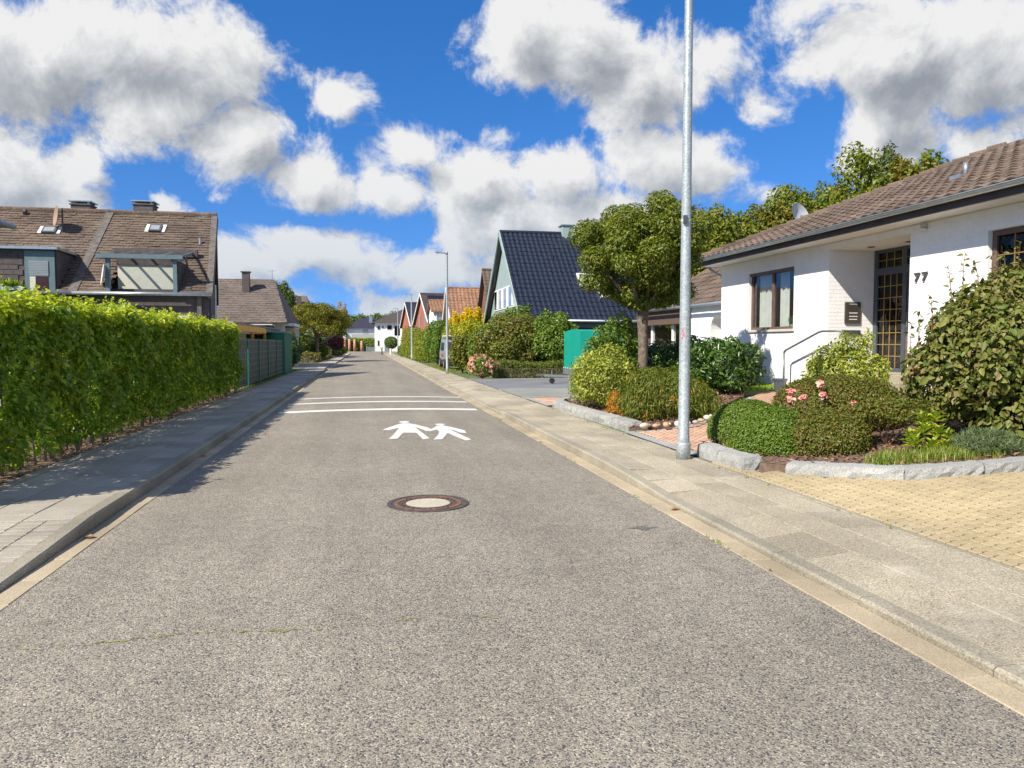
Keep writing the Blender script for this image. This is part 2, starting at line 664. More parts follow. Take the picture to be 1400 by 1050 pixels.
def bush(name, label, cat, base, blobs, n, mat, size=0.05, group=None, stem_mat=None, stems=5, leafname='foliage', **kw):
    t = thing(name, label, cat, base, group=group)
    shell = kw.pop('shell', 0.35)
    keep = kw.pop('keep', 0.72)
    fill = kw.pop('fill', 0.12)
    p, nr = blob_points(blobs, n, shell=shell, keep=keep, fill=fill, zmin=base[2] + 0.01)
    leaves(leafname, p, nr, mat, t, size=size, **kw)
    if stem_mat:
        mb = MB()
        tips = [(b[0], b[1], b[2]) for b in random.sample(blobs, min(stems, len(blobs)))]
        h = max(b[2] + b[5] for b in blobs) - base[2]
        branch_set(mb, base, tips, 0.012 + 0.012 * h)
        mb.build('stems', stem_mat, t, smooth=True)
    return t

# ---------------------------------------------------------------- ground, road, pavements
def gz(x, y):
    if x < 2.95:
        return 0.0
    a = 0.09
    if x > 4.29:
        a += max(0.0, min(1.0, (21 - y) / 3)) * 0.083 * min(x - 4.29, 5.71)
    return a


def crown(x):
    return max(0.0, 0.05 * (1 - ((x - 0.3) / 2.46) ** 2))


def inside(poly, x, y):
    c = False
    n = len(poly)
    for i in range(n):
        x0, y0 = poly[i]
        x1, y1 = poly[(i + 1) % n]
        if (y0 > y) != (y1 > y) and x < (x1 - x0) * (y - y0) / (y1 - y0) + x0:
            c = not c
    return c


def sheet(name, poly, zoff, mat, zfun=gz, kind='structure', parent=None):
    from mathutils.geometry import tessellate_polygon
    tris = tessellate_polygon([[Vector((x, y, 0)) for x, y in poly]])
    out = []
    for t in tris:
        (x0, y0), (x1, y1), (x2, y2) = [poly[i] for i in t]
        ar = (x1 - x0) * (y2 - y0) - (x2 - x0) * (y1 - y0)
        if abs(ar) > 1e-7:
            out.append(tuple(t) if ar > 0 else tuple(reversed(t)))
    me = bpy.data.meshes.new(name)
    me.from_pydata([(x, y, zfun(x, y) + zoff) for x, y in poly], [], out)
    me.update()
    me.materials.append(mat)
    o = put(name, me, parent)
    if kind:
        o['kind'] = kind
    return o


M = {}
M['asphalt'] = asphalt_mat('asphalt', [(0.0, (0.078, 0.076, 0.08)), (0.15, (0.185, 0.167, 0.14)), (0.36, (0.262, 0.231, 0.183)), (0.65, (0.325, 0.284, 0.219)), (0.88, (0.40, 0.352, 0.272)), (0.97, (0.52, 0.47, 0.37))], 140.0)
M['slab'] = speckle('slab_concrete', [(0.32, (0.155, 0.135, 0.097)), (0.46, (0.345, 0.30, 0.216)), (0.56, (0.43, 0.377, 0.277)), (0.7, (0.64, 0.57, 0.435))], scale=85, big=(0.78, 1.15), bump=0.5,
                    patch=((0.52, 0.48, 0.39), 1.6, 0.55, 0.5), rnd=0.12)
M['slab_grey'] = speckle('slab_grey_concrete', [(0.3, (0.20, 0.18, 0.15)), (0.5, (0.38, 0.34, 0.275)), (0.7, (0.52, 0.465, 0.375))], scale=140, big=(0.8, 1.15), bump=0.3, rnd=0.13)
M['kerb'] = speckle('kerb_concrete', [(0.3, (0.18, 0.16, 0.12)), (0.5, (0.32, 0.285, 0.215)), (0.7, (0.48, 0.435, 0.335))], scale=90, big=(0.75, 1.15), bump=0.4, rnd=0.07)
M['gutter'] = speckle('gutter_stone', [(0.3, (0.27, 0.22, 0.145)), (0.5, (0.42, 0.345, 0.23)), (0.7, (0.54, 0.455, 0.32))], scale=130, big=(0.75, 1.12), bump=0.3, rnd=0.10)
M['joint'] = solid('joint_sand', (0.13, 0.115, 0.085), 0.95, 0.2, 9.0)
M['joint_pale'] = solid('joint_pale_sand', (0.27, 0.24, 0.18), 0.95, 0.2, 9.0)
M['paver'] = speckle('yellow_paver', [(0.3, (0.29, 0.225, 0.125)), (0.5, (0.43, 0.345, 0.20)), (0.7, (0.54, 0.445, 0.28))], scale=140, big=(0.82, 1.1), bump=0.3, patch=((0.36, 0.31, 0.22), 1.3, 0.54, 0.45), rnd=0.09)
M['pink'] = speckle('pink_paver', [(0.3, (0.34, 0.20, 0.135)), (0.5, (0.50, 0.315, 0.215)), (0.7, (0.60, 0.41, 0.30))], scale=140, big=(0.85, 1.1), bump=0.3, rnd=0.13)
M['granite'] = speckle('granite', [(0.28, (0.14, 0.14, 0.135)), (0.45, (0.35, 0.35, 0.33)), (0.6, (0.47, 0.465, 0.435)), (0.75, (0.62, 0.61, 0.57))], scale=90, big=(0.85, 1.08), bump=0.8, patch=((0.36, 0.34, 0.27), 2.2, 0.55, 0.5), rnd=0.06, bd=0.015)
M['soil'] = solid('soil', (0.15, 0.10, 0.068), 0.95, 0.25, 14.0, bump=0.3, bscale=40)
M['grassy'] = solid('grass_ground', (0.10, 0.135, 0.042), 0.95, 0.3, 3.0, bump=0.6, bscale=80, objco=False)
M['white_paint'] = speckle('road_paint', [(0.3, (0.50, 0.49, 0.45)), (0.5, (0.68, 0.67, 0.63)), (0.7, (0.78, 0.77, 0.73))], scale=90, big=(0.92, 1.05), bump=0.4, patch=((0.40, 0.375, 0.325), 9.0, 0.56, 0.75))
M['drive_grey'] = speckle('grey_drive', [(0.3, (0.10, 0.105, 0.115)), (0.5, (0.185, 0.19, 0.20)), (0.7, (0.29, 0.29, 0.30))], scale=70, bump=0.4)
M['drive_mid'] = speckle('mid_grey_drive', [(0.3, (0.19, 0.19, 0.165)), (0.5, (0.26, 0.265, 0.235)), (0.7, (0.34, 0.34, 0.31))], scale=70, bump=0.3, patch=((0.25, 0.28, 0.12), 0.9, 0.55, 0.6))
M['moss'] = solid('moss', (0.19, 0.17, 0.04), 0.95, 0.3, 40.0)

# base ground under everything
sheet('ground', [(-700, -200), (700, -200), (700, 1200), (-700, 1200)], -0.09, M['grassy'], zfun=lambda x, y: 0.0)

# road with a slight crown
mb = MB()
xs = np.linspace(-2.16, 2.76, 13)
ys = list(np.linspace(-6, 30, 19)) + list(np.linspace(36, 124, 12))
for i in range(len(ys) - 1):
    for j in range(12):
        mb.add([(xs[j], ys[i], crown(xs[j])), (xs[j + 1], ys[i], crown(xs[j + 1])), (xs[j + 1], ys[i + 1], crown(xs[j + 1])), (xs[j], ys[i + 1], crown(xs[j]))], [(0, 1, 2, 3)])
road = mb.build('road', M['asphalt'], fix=False)
tag(road, kind='structure')
mb = MB()
mb.poly([(-90, 124, 0), (90, 124, 0), (90, 146, 0), (-90, 146, 0)])
tag(mb.build('cross_street', M['asphalt'], fix=False), kind='structure')
mb = MB().box(-90, 90, 146.2, 149, -0.05, 0.1)
tag(mb.build('far_pavement', M['slab'], fix=False), kind='structure')

# road paint
for k, (yc, w, xa, xb) in enumerate(((17.85, 0.46, -1.98, 2.62), (20.25, 0.34, -2.0, 2.7), (22.1, 0.27, -1.9, 2.74))):
    mb = MB()
    q = np.linspace(xa, xb, 15)
    for i in range(14):
        a, b_ = q[i], q[i + 1]
        mb.add([(a, yc - w / 2, crown(a) + .004), (b_, yc - w / 2, crown(b_) + .004), (b_, yc + w / 2, crown(b_) + .004), (a, yc + w / 2, crown(a) + .004)], [(0, 1, 2, 3)])
    mb.build('line_marking', M['white_paint'], road, fix=False)


def ground_of(px, py):
    """where a mark seen at that pixel lies on the road"""
    a, e = az_el(px, py)
    z = 0.035
    d = (1.6 - z) / math.tan(R(-e))
    return d * math.sin(R(a)), d * math.cos(R(a))


def paint_shape(name, pix, label):
    import bmesh
    bm = bmesh.new()
    for poly in pix:
        pts = [ground_of(500 + x / 6.56, 560 + y / 6.56) for x, y in poly]
        f = bm.faces.new([bm.verts.new((x, y, crown(x) + 0.005)) for x, y in pts])
    bmesh.ops.triangulate(bm, faces=bm.faces)
    for f in bm.faces:
        f.normal_update()
        if f.normal.z < 0:
            f.normal_flip()
    me = bpy.data.meshes.new(name)
    bm.to_mesh(me)
    bm.free()
    me.materials.append(M['white_paint'])
    o = put(name, me, road)
    tag(o, label)
    return o


def ell(cx, cy, rx, ry, n=20):
    return [(cx + rx * math.cos(2 * math.pi * i / n), cy + ry * math.sin(2 * math.pi * i / n)) for i in range(n)]


paint_shape('pedestrian_marking', [ell(345, 119, 46, 8.5),
            [(145, 192), (225, 163), (300, 137), (335, 130), (385, 130), (445, 140), (540, 163), (588, 180), (575, 192), (545, 200), (505, 185), (440, 163), (480, 195), (572, 265), (515, 276), (455, 216), (335, 216), (285, 271), (205, 274), (250, 235), (300, 172), (210, 193)]],
            'white painted adult walker with wide open arms')
paint_shape('pedestrian_marking', [ell(666, 138, 43, 8.5),
            [(592, 178), (640, 150), (690, 146), (770, 160), (885, 186), (906, 212), (850, 209), (770, 181), (775, 192), (860, 230), (948, 270), (900, 281), (800, 243), (735, 214), (686, 272), (608, 276), (648, 236), (662, 205), (640, 184), (585, 200), (560, 202)]],
            'white painted child walker striding to the right')

# moss in the crack across the road
mb = MB()
for (xa, xb) in ((-1.78, -1.62), (-1.60, -1.18), (-1.16, -0.98), (-0.92, -0.62), (-0.55, -0.36), (-0.28, -0.02), (0.05, 0.3), (0.55, 0.72)):
    q = np.arange(xa, xb, 0.012)
    def cy(x):
        return 4.13 + 0.03 * math.sin(5 * x) - 0.05 * x + 0.012 * math.sin(31 * x) + 0.008 * math.sin(77 * x + 1)
    for i in range(len(q) - 1):
        w0, w1 = 0.001 + 0.007 * random.random() ** 2, 0.001 + 0.007 * random.random() ** 2
        if math.sin(a * 9) + random.uniform(-.6, .9) < -.4:
            continue
        a, b_ = q[i], q[i + 1]
        z = crown(a) + 0.004
        mb.add([(a, cy(a) - w0, z), (b_, cy(b_) - w1, z), (b_, cy(b_) + w1, z + .003), (a, cy(a) + w0, z + .003)], [(0, 1, 2, 3)])
o = mb.build('moss_crack', M['moss'], road, fix=False)
tag(o, 'thin green moss line in the crack across the road', kind='stuff')
# small dark repair spot near the right edge
mb = MB()
pts = [(2.32 + (0.10 + 0.045 * math.sin(3 * t) + .025 * math.sin(7 * t)) * math.cos(t), 6.0 + (0.05 + 0.025 * math.cos(4 * t)) * math.sin(t)) for t in np.linspace(0, 2 * math.pi, 26)[:-1]]
mb.poly([(x, y, crown(x) + 0.004) for x, y in pts])
M['tar'] = speckle('tar', [(0.3, (0.06, 0.06, 0.065)), (0.5, (0.13, 0.125, 0.115)), (0.7, (0.25, 0.23, 0.2))], scale=105, bump=0.5)
mb.build('tar_spot', M['tar'], road, fix=False)


# --- kerbs and gutters
def kerb_h_left(y):
    return float(np.interp(y, [5.2, 7.0, 46, 47.5, 59, 60.5], [.035, .115, .115, .04, .04, .115]))


def kerb_h_right(y):
    return float(np.interp(y, [7.0, 8.6, 16.3, 17.5, 32.5, 34], [.05, .115, .115, .05, .05, .105]))


def kerb_piece(x_road, sgn, y0, y1, h0, h1, w=0.13):
    g = 0.004
    c = 0.018
    prof = lambda h: [(0, -0.06), (0, h - c), (c, h), (w, h), (w, -0.06)]
    mb = MB()
    vs = [(x_road + sgn * a, y0 + g, z) for a, z in prof(h0)] + [(x_road + sgn * a, y1 - g, z) for a, z in prof(h1)]
    fs = [(i, i + 1, i + 6, i + 5) for i in range(4)] + [(0, 1, 2, 3, 4), (9, 8, 7, 6, 5)]
    return mb.add(vs, fs)


for side, xr, sg, hf in (('left', -2.33, -1, kerb_h_left), ('right', 2.95, 1, kerb_h_right)):
    root = MB().box(min(xr, xr + sg * .13) + .005, max(xr, xr + sg * .13) - .005, -6, 122, -0.08, 0.02).build('kerb_' + side, M['joint'], fix=False)
    tag(root, kind='structure')
    y = -1.0
    while y < 62:
        kerb_piece(xr, sg, y, y + 1, hf(y), hf(y + 1)).build('kerb_stone', M['granite'] if side == 'left' and y > 45 else M['kerb'], root)
        y += 1.0
    while y < 122:
        kerb_piece(xr, sg, y, y + 10, hf(y), hf(y + 10)).build('kerb_run', M['granite'] if side == 'left' else M['kerb'], root)
        y += 10.0

gs = {}
for side, xa, xb in (('left', -2.33, -2.16), ('right', 2.76, 2.95)):
    base = MB().box(xa, xb, -6, 122, -0.08, -0.006).build('gutter_' + side, M['joint'], fix=False)
    tag(base, kind='structure')
    w = xb - xa
    me = MB().box(-w / 2 + .003, w / 2 - .003, -0.2475, 0.2475, -0.06, 0.0, bev=0.006).mesh('gutter_stone', M['gutter'])
    y = 0.25
    while y < 60:
        o = put('gutter_stone', me, base, loc=((xa + xb) / 2, y, 0.004 + random.uniform(-.0025, .0025)), rot=(random.uniform(-.006, .006), random.uniform(-.012, .012), 0))
        o.matrix_parent_inverse = Matrix.Identity(4)
        y += 0.5
    MB().box(xa + .003, xb - .003, 60, 122, -0.07, 0.003).build('gutter_run', M['gutter'], base, fix=False)

# --- left pavement: slabs, driveway pavers in front, edging, bed
pl = MB().box(-3.66, -2.46, -6, 6.9, -0.08, 0.015).box(-3.66, -2.46, 6.9, 122, -0.08, 0.088).build('pavement_left', M['joint'], fix=False)
tag(pl, kind='structure')
me = MB().box(-.1965, .1965, -.2465, .2465, -.05, 0, bev=0.006).mesh('paving_slab', M['slab_grey'])
for r in range(3):
    x = -2.66 - 0.4 * r
    y = 7.15 + 0.25 * (r % 2)
    if r % 2:
        put('paving_slab', MB().box(-.1965, .1965, -.122, .122, -.05, 0, bev=0.006).mesh('half_slab', M['slab_grey']), pl, loc=(x, 7.025, 0.108))
    while y < 46.5:
        put('paving_slab', me, pl, loc=(x, y, 0.108 + random.uniform(-.003, .003)), rot=(random.uniform(-.004, .004), random.uniform(-.006, .006), 0))
        y += 0.5
MB().box(-3.655, -2.465, 46.5, 122, -.05, 0.106).build('paving_run', M['slab_grey'], pl, fix=False)
me = MB().box(-.098, .098, -.048, .048, -.05, 0, bev=0.006).mesh('small_paver', M['slab_grey'])
for i in range(6):
    for j in range(26):
        kx, ky = -2.56 - 0.2 * i, 6.84 - 0.1 * j
        kh = kerb_h_left(ky)
        put('small_paver', me, pl, loc=(kx, ky, kh + (0.108 - kh) * min(1, (-2.46 - kx) / 1.1) - .004 + random.uniform(-.002, .002)), rot=(0, math.atan((0.108 - kh) / 1.1) + random.uniform(-.008, .008), 0))
el_ = MB().box(-3.80, -3.67, -6, 122, -0.08, 0.09).build('edging_left', M['joint'], fix=False)
tag(el_, kind='structure')
me = MB().box(-.062, .062, -.496, .496, -.06, 0, bev=0.008).mesh('edging_stone', M['kerb'])
y = 5.5
while y < 46:
    put('edging_stone', me, el_, loc=(-3.735, y, 0.118 + random.uniform(-.003, .003)))
    y += 1.0
sheet('hedge_bed', [(-5.3, 4), (-3.8, 4), (-3.8, 46), (-5.3, 46)], 0.085, M['soil'], zfun=lambda x, y: 0)
sheet('yard_left', [(-120, -60), (-5.3, -60), (-5.3, 46), (-3.8, 46), (-3.8, 122), (-120, 122)], 0.095, M['grassy'], zfun=lambda x, y: 0)
sheet('side_driveway', [(-3.66, 47.5), (-3.66, 59.5), (-14, 59.5), (-14, 47.5)], 0.105, M['slab'], zfun=lambda x, y: 0)

# --- right pavement
pr = MB().box(3.08, 4.2, -6, 122, -0.08, 0.03).build('pavement_right', M['joint_pale'], fix=False)
tag(pr, kind='structure')
me = MB().box(-.1835, .1835, -.2965, .2965, -.06, 0, bev=0.004).mesh('paving_slab', M['slab'])
rows = [3.267, 3.64, 4.013]
for r, x in enumerate(rows):
    y = 0.9 + 0.3 * (r % 2)
    while y < 56:
        t = 0.0
        z = 0.09
        if r == 0:
            kh = kerb_h_right(y) - 0.003
            t = -math.atan((0.088 - kh) / 0.373)
            z = (kh + 0.088) / 2
        put('paving_slab', me, pr, loc=(x, y, z + random.uniform(-.0015, .0015)), rot=(random.uniform(-.002, .002), t + random.uniform(-.003, .003), 0))
        y += 0.6
MB().box(3.09, 4.195, 56, 122, -.05, 0.092).build('paving_run', M['slab'], pr, fix=False)
er = MB().box(4.2, 4.29, -6, 122, -0.08, 0.075).build('edging_right', M['joint'], fix=False)
tag(er, kind='structure')
me = MB().box(-.036, .036, -.496, .496, -.06, 0, bev=0.008).mesh('edging_stone', M['kerb'])
y = 1.5
while y < 40:
    put('edging_stone', me, er, loc=(4.243, y, 0.098 + random.uniform(-.003, .003)))
    y += 1.0

# --- right lots: one sheet that rises to the houses
mb = MB()
gx = [4.29, 6, 8, 10, 14, 20, 40, 120]
gy = [-60, 0, 6, 10, 14, 18, 19, 20, 21, 30, 60, 122]
for i in range(len(gy) - 1):
    for j in range(len(gx) - 1):
        q = [(gx[j], gy[i]), (gx[j + 1], gy[i]), (gx[j + 1], gy[i + 1]), (gx[j], gy[i + 1])]
        mb.add([(x, y, gz(x, y) - 0.02) for x, y in q], [(0, 1, 2, 3)])
tag(mb.build('garden_ground', M['grassy'], fix=False), kind='structure')
sheet('terrain_far', [(-300, 149), (300, 149), (300, 700), (-300, 700)], 0.06, M['grassy'], zfun=lambda x, y: 0)


def paving(name, poly, w, l, ang, mat, joint, zoff, outline=None, limit=300, wavy=False, vis=None, jit=0.0015):
    """lays pavers of length l (along the local x) and width w over poly, tilted with the slope"""
    base = sheet(name, poly, zoff - 0.012, joint)
    ca, sa = math.cos(ang), math.sin(ang)
    tilt = -math.atan(0.083)
    g = 0.008 if wavy else 0.0045
    if wavy:
        a, b_, k = l / 2 - g, w / 2 - g, w * 0.2
        out = [(-a, -b_), (-a * .5, -b_ - 0), (-a * .25, -b_ + k), (a * .25, -b_ + k), (a * .5, -b_), (a, -b_), (a, b_), (a * .5, b_), (a * .25, b_ + k), (-a * .25, b_ + k), (-a * .5, b_), (-a, b_)]
    else:
        a, b_ = l / 2 - g, w / 2 - g
        out = [(-a, -b_), (a, -b_), (a, b_), (-a, b_)]
    m0 = MB()
    n = len(out)
    s_ = 0.96
    vs = [(x, y, -0.04) for x, y in out] + [(x, y, -0.005) for x, y in out] + [(x * (1 - .006 / a), y * (1 - .006 / b_), 0) for x, y in out]
    fs = [(i, (i + 1) % n, n + (i + 1) % n, n + i) for i in range(n)] + [(n + i, n + (i + 1) % n, 2 * n + (i + 1) % n, 2 * n + i) for i in range(n)] + [tuple(range(2 * n, 3 * n))]
    m0.add(vs, fs)
    me = m0.mesh('paver', mat)
    bx = [p[0] for p in poly]
    by = [p[1] for p in poly]
    cxm, cym = sum(bx) / len(bx), sum(by) / len(by)
    ext = max(max(bx) - min(bx), max(by) - min(by))
    spots = []
    ni, nj = int(ext / l) + 2, int(ext / w) + 2
    for j in range(-nj, nj + 1):
        for i in range(-ni, ni + 1):
            u, v = i * l + (l / 2 if j % 2 and not wavy else 0), j * w
            x, y = cxm + u * ca - v * sa, cym + u * sa + v * ca
            if inside(poly, x, y):
                spots.append((x, y))
    spots.sort(key=lambda p: (0 if vis is None or vis(*p) else 1000) + math.hypot(*p))
    rest = MB()
    for k, (x, y) in enumerate(spots):
        z = gz(x, y) + zoff + random.uniform(-jit, jit)
        tl = tilt if 4.29 < x < 10 and y < 18 else 0.0
        if k < limit:
            mt = Matrix.Translation((x, y, z)) @ Matrix.Rotation(tl, 4, 'Y') @ Matrix.Rotation(ang + random.uniform(-.012, .012), 4, 'Z')
            o = put('paver', me, base)
            o.matrix_basis = mt
        else:
            mt = Matrix.Translation((x, y, z)) @ Matrix.Rotation(tl, 4, 'Y') @ Matrix.Rotation(ang, 4, 'Z')
            rest.add([mt @ Vector(q) for q in m0.v], m0.f)
    if rest.f:
        tag(rest.build('pavers_beyond', mat, base, fix=False), kind='stuff')
    return base


inview = lambda x, y: x < 1.06 * y
paving('driveway_yellow', [(4.29, 1.0), (9.5, 1.0), (9.5, 6.2), (7.2, 6.42), (5.45, 6.72), (4.68, 7.6), (4.5, 8.0), (4.29, 9.3)], 0.1, 0.2, 0.0, M['paver'], M['joint'], 0.012, wavy=True, vis=inview)
PATH = [(4.45, 11.9), (4.45, 9.75), (5.2, 10.1), (6.0, 10.75), (8.2, 12.6), (9.4, 13.2), (9.9, 13.4), (9.9, 15.6), (8.9, 15.6), (8.3, 15.0), (7.1, 13.6), (5.7, 12.1), (4.9, 11.8)]
paving('garden_path', PATH, 0.1, 0.2, R(46), M['pink'], M['joint'], 0.012, vis=inview)
paving('side_path', [(4.45, 17.75), (4.45, 19.9), (12, 20.4), (12, 18.4), (5.4, 18.0)], 0.1, 0.2, 0.0, M['pink'], M['joint'], 0.012, limit=60)
sheet('concrete_strip', [(4.29, 9.3), (4.45, 9.3), (4.45, 12.0), (4.29, 12.0)], 0.016, M['granite'])
sheet('concrete_strip', [(4.29, 17.5), (4.45, 17.5), (4.45, 20.2), (4.29, 20.2)], 0.016, M['granite'])
sheet('drive_mid_strip', [(4.29, 20.4), (14, 20.6), (14, 24.3), (4.29, 24.0)], 0.012, M['drive_mid'])
sheet('drive_grey_strip', [(4.29, 24.25), (14, 24.55), (14, 31.6), (4.29, 31.2)], 0.012, M['drive_grey'])
for ya in (20.25, 24.05, 31.25):
    mb = MB()
    for i in range(16):
        mb.box(4.30 + .6 * i, 4.30 + .6 * i + .594, ya + .018 * i, ya + .018 * i + .17, 0.03, gz(4.3 + .6 * i, ya) + 0.022)
    tag(mb.build('drive_kerb_strip', M['granite'], fix=False), kind='structure')
BED_L = [(4.42, 12.05), (4.75, 11.97), (5.6, 12.2), (7.0, 13.7), (8.2, 15.15), (8.6, 16), (8.6, 18.2), (5.4, 17.9), (4.9, 17.8), (4.42, 17.4)]
BED_R = [(4.52, 9.6), (4.47, 8.2), (4.75, 7.68), (5.5, 6.85), (7.2, 6.55), (9.7, 6.35), (9.7, 13.0), (8.3, 12.4), (6.1, 10.5), (5.25, 9.95)]
sheet('mulch_bed_left', BED_L, 0.07, M['soil'])
sheet('mulch_bed_right', BED_R, 0.09, M['soil'])
for _n, _p, _z in (('bed_side_left', BED_L, .066), ('bed_side_right', BED_R, .086)):
    mb = MB()
    for (xa, ya), (xb, yb) in zip(_p, _p[1:] + _p[:1]):
        mb.add([(xa, ya, gz(xa, ya) - .06), (xb, yb, gz(xb, yb) - .06), (xb, yb, gz(xb, yb) + _z), (xa, ya, gz(xa, ya) + _z)], [(0, 1, 2, 3)])
    tag(mb.build(_n, M['soil'], fix=False), kind='structure')
M['bark'] = solid('bark_mulch', (0.20, 0.105, 0.065), 0.9, 0.35, 25.0, rnd=0.0)


def chips(name, poly, n, zoff):
    P = []
    while len(P) < n:
        x, y = random.uniform(4.4, 9.8), random.uniform(6.3, 18.3)
        if inside(poly, x, y):
            P.append((x, y, gz(x, y) + zoff + random.uniform(0, .03)))
    P = np.array(P)
    o = leaves(name, P, np.tile([0, 0, 1.0], (n, 1)), CH, None, size=0.06, width=0.4, droop=0, spread=0.9, up=0.6, fold=0.1)
    tag(o, kind='stuff')


CH = leaf_mat('bark_chips', [(0.10, 0.05, 0.035), (0.22, 0.115, 0.075), (0.34, 0.20, 0.14), (0.16, 0.08, 0.05)], trans=0.0, rough=0.9)
chips('bark_mulch', BED_L, 9000, 0.07)
chips('bark_litter', BED_R, 9000, 0.09)

# ---------------------------------------------------------------- white bungalow on the right
M['white_brick'] = solid('white_brick', (0.84, 0.835, 0.82), 0.7, 0.025, 4.0, bump=0.15, bscale=45, stain=((0.76, 0.745, 0.70), 1.4, 0.62))
M['white_wall'] = solid('white_mortar', (0.80, 0.795, 0.78), 0.8, 0.03, 5.0, bump=0.2)
M['soffit'] = solid('soffit_white', (0.78, 0.76, 0.71), 0.8, 0.03, 3.0)
M['fascia'] = solid('dark_fascia', (0.055, 0.043, 0.042), 0.6, 0.15, 4.0)
M['zinc'] = solid('zinc', (0.42, 0.46, 0.48), 0.38, 0.10, 7.0, metal=0.7)
M['tile_brown'] = speckle('brown_roof_tile', [(0.3, (0.068, 0.047, 0.035)), (0.5, (0.135, 0.097, 0.073)), (0.7, (0.21, 0.16, 0.123))], scale=35, big=(0.72, 1.2), bump=0.3, patch=((0.36, 0.31, 0.25), 2.4, 0.60, 0.5), rnd=0.2)
M['wood_brown'] = solid('brown_frame', (0.135, 0.085, 0.068), 0.5, 0.12, 6.0)
M['anthracite'] = solid('anthracite', (0.062, 0.075, 0.09), 0.45, 0.08, 5.0)
M['glass'] = glass_mat('window_glass', (0.86, 0.89, 0.90), 1.6)
M['glass_wavy'] = glass_mat('bullion_glass', (0.40, 0.40, 0.40), 1.1, bump=0.8)
M['gold'] = solid('gold_bar', (0.36, 0.235, 0.07), 0.4, 0.1, 9.0, metal=0.35)
M['curtain'] = solid('curtain', (0.78, 0.77, 0.70), 0.9, 0.05, 5.0)
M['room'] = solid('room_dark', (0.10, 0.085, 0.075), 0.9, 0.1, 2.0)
M['sill'] = solid('stone_sill', (0.55, 0.52, 0.45), 0.7, 0.08, 9.0)
M['steel'] = solid('steel_rail', (0.20, 0.22, 0.23), 0.45, 0.05, 9.0, metal=0.5)
M['door_panel'] = solid('dark_door_panel', (0.075, 0.07, 0.068), 0.55, 0.15, 3.0)
M['door_wood'] = solid('red_brown_door', (0.19, 0.115, 0.095), 0.5, 0.12, 5.0)
M['plaque'] = solid('plaque_brown', (0.07, 0.06, 0.05), 0.35, 0.1, 4.0)
M['letter_white'] = solid('white_lettering', (0.8, 0.8, 0.77), 0.5, 0.02)
M['number_grey'] = solid('dark_number', (0.06, 0.06, 0.055), 0.5, 0.05)

WX, WY1 = 10.0, 19.88                # front wall plane, far corner
RY1, RY0, RX = 14.85, 12.35, 11.13   # entrance recess
H77 = thing('white_bungalow', 'white painted brick bungalow with brown hipped roof and house number 77', 'house', (14.5, 11.0, 0.5))


def brick_face(mb, o, u, n, w, z0, z1, holes, bl=0.25, bh=0.083, g=0.006, dep=0.0055):
    """bricks on a wall; o origin, u along direction, n outward normal; holes in (u0,u1,z0,z1)"""
    o, u, n = Vector(o), Vector(u), Vector(n)
    rowi = 0
    z = z0
    up = Vector((0, 0, 1))
    while z < z1 - 0.01:
        zt = min(z + bh, z1)
        a = -(bl / 2 if rowi % 2 else 0.0)
        while a < w:
            a0, a1 = max(a, 0), min(a + bl, w)
            segs = [(a0, a1)]
            for (h0, h1, hz0, hz1) in holes:
                if zt > hz0 + .03 and z < hz1 - .03:
                    ns = []
                    for s0, s1 in segs:
                        if s1 <= h0 or s0 >= h1:
                            ns.append((s0, s1))
                        else:
                            if s0 < h0:
                                ns.append((s0, h0))
                            if s1 > h1:
                                ns.append((h1, s1))
                    segs = ns
            for s0, s1 in segs:
                if s1 - s0 < 0.03:
                    continue
                d = dep * random.uniform(0.55, 1.0)
                p = [o + u * (s0 + g / 2) + up * (z + g / 2), o + u * (s1 - g / 2) + up * (z + g / 2), o + u * (s1 - g / 2) + up * (zt - g / 2), o + u * (s0 + g / 2) + up * (zt - g / 2)]
                q = [k + n * d for k in p]
                mb.add(p + q, [(4, 5, 6, 7), (0, 1, 5, 4), (1, 2, 6, 5), (2, 3, 7, 6), (3, 0, 4, 7)])
            a += bl
        z += bh
        rowi += 1


def wall_panel(mb, o, u, n, w, z0, z1, holes, th=0.24):
    """plain wall slab behind the bricks, with real openings (u0,u1,z0,z1)"""
    o, u, n = Vector(o), Vector(u), Vector(n)
    us = sorted({0.0, w, *[h[0] for h in holes], *[h[1] for h in holes]})
    us = [x for x in us if 0 <= x <= w]
    zs = sorted({z0, z1, *[h[2] for h in holes], *[h[3] for h in holes]})
    zs = [x for x in zs if z0 <= x <= z1]
    for i in range(len(us) - 1):
        for j in range(len(zs) - 1):
            cu, cz = (us[i] + us[i + 1]) / 2, (zs[j] + zs[j + 1]) / 2
            if any(h[0] < cu < h[1] and h[2] < cz < h[3] for h in holes):
                continue
            p = [o + u * us[i] + Vector((0, 0, zs[j])), o + u * us[i + 1] + Vector((0, 0, zs[j])), o + u * us[i + 1] + Vector((0, 0, zs[j + 1])), o + u * us[i] + Vector((0, 0, zs[j + 1]))]
            mb.add(p, [(0, 1, 2, 3)])
    for (a, b, c, d) in holes:                       # reveals
        e = [o + u * a + Vector((0, 0, c)), o + u * b + Vector((0, 0, c)), o + u * b + Vector((0, 0, d)), o + u * a + Vector((0, 0, d))]
        f = [k - n * th for k in e]
        mb.add(e + f, [(0, 1, 5, 4), (1, 2, 6, 5), (2, 3, 7, 6), (3, 0, 4, 7)])


SOF = 3.80
Y0H = 4.0
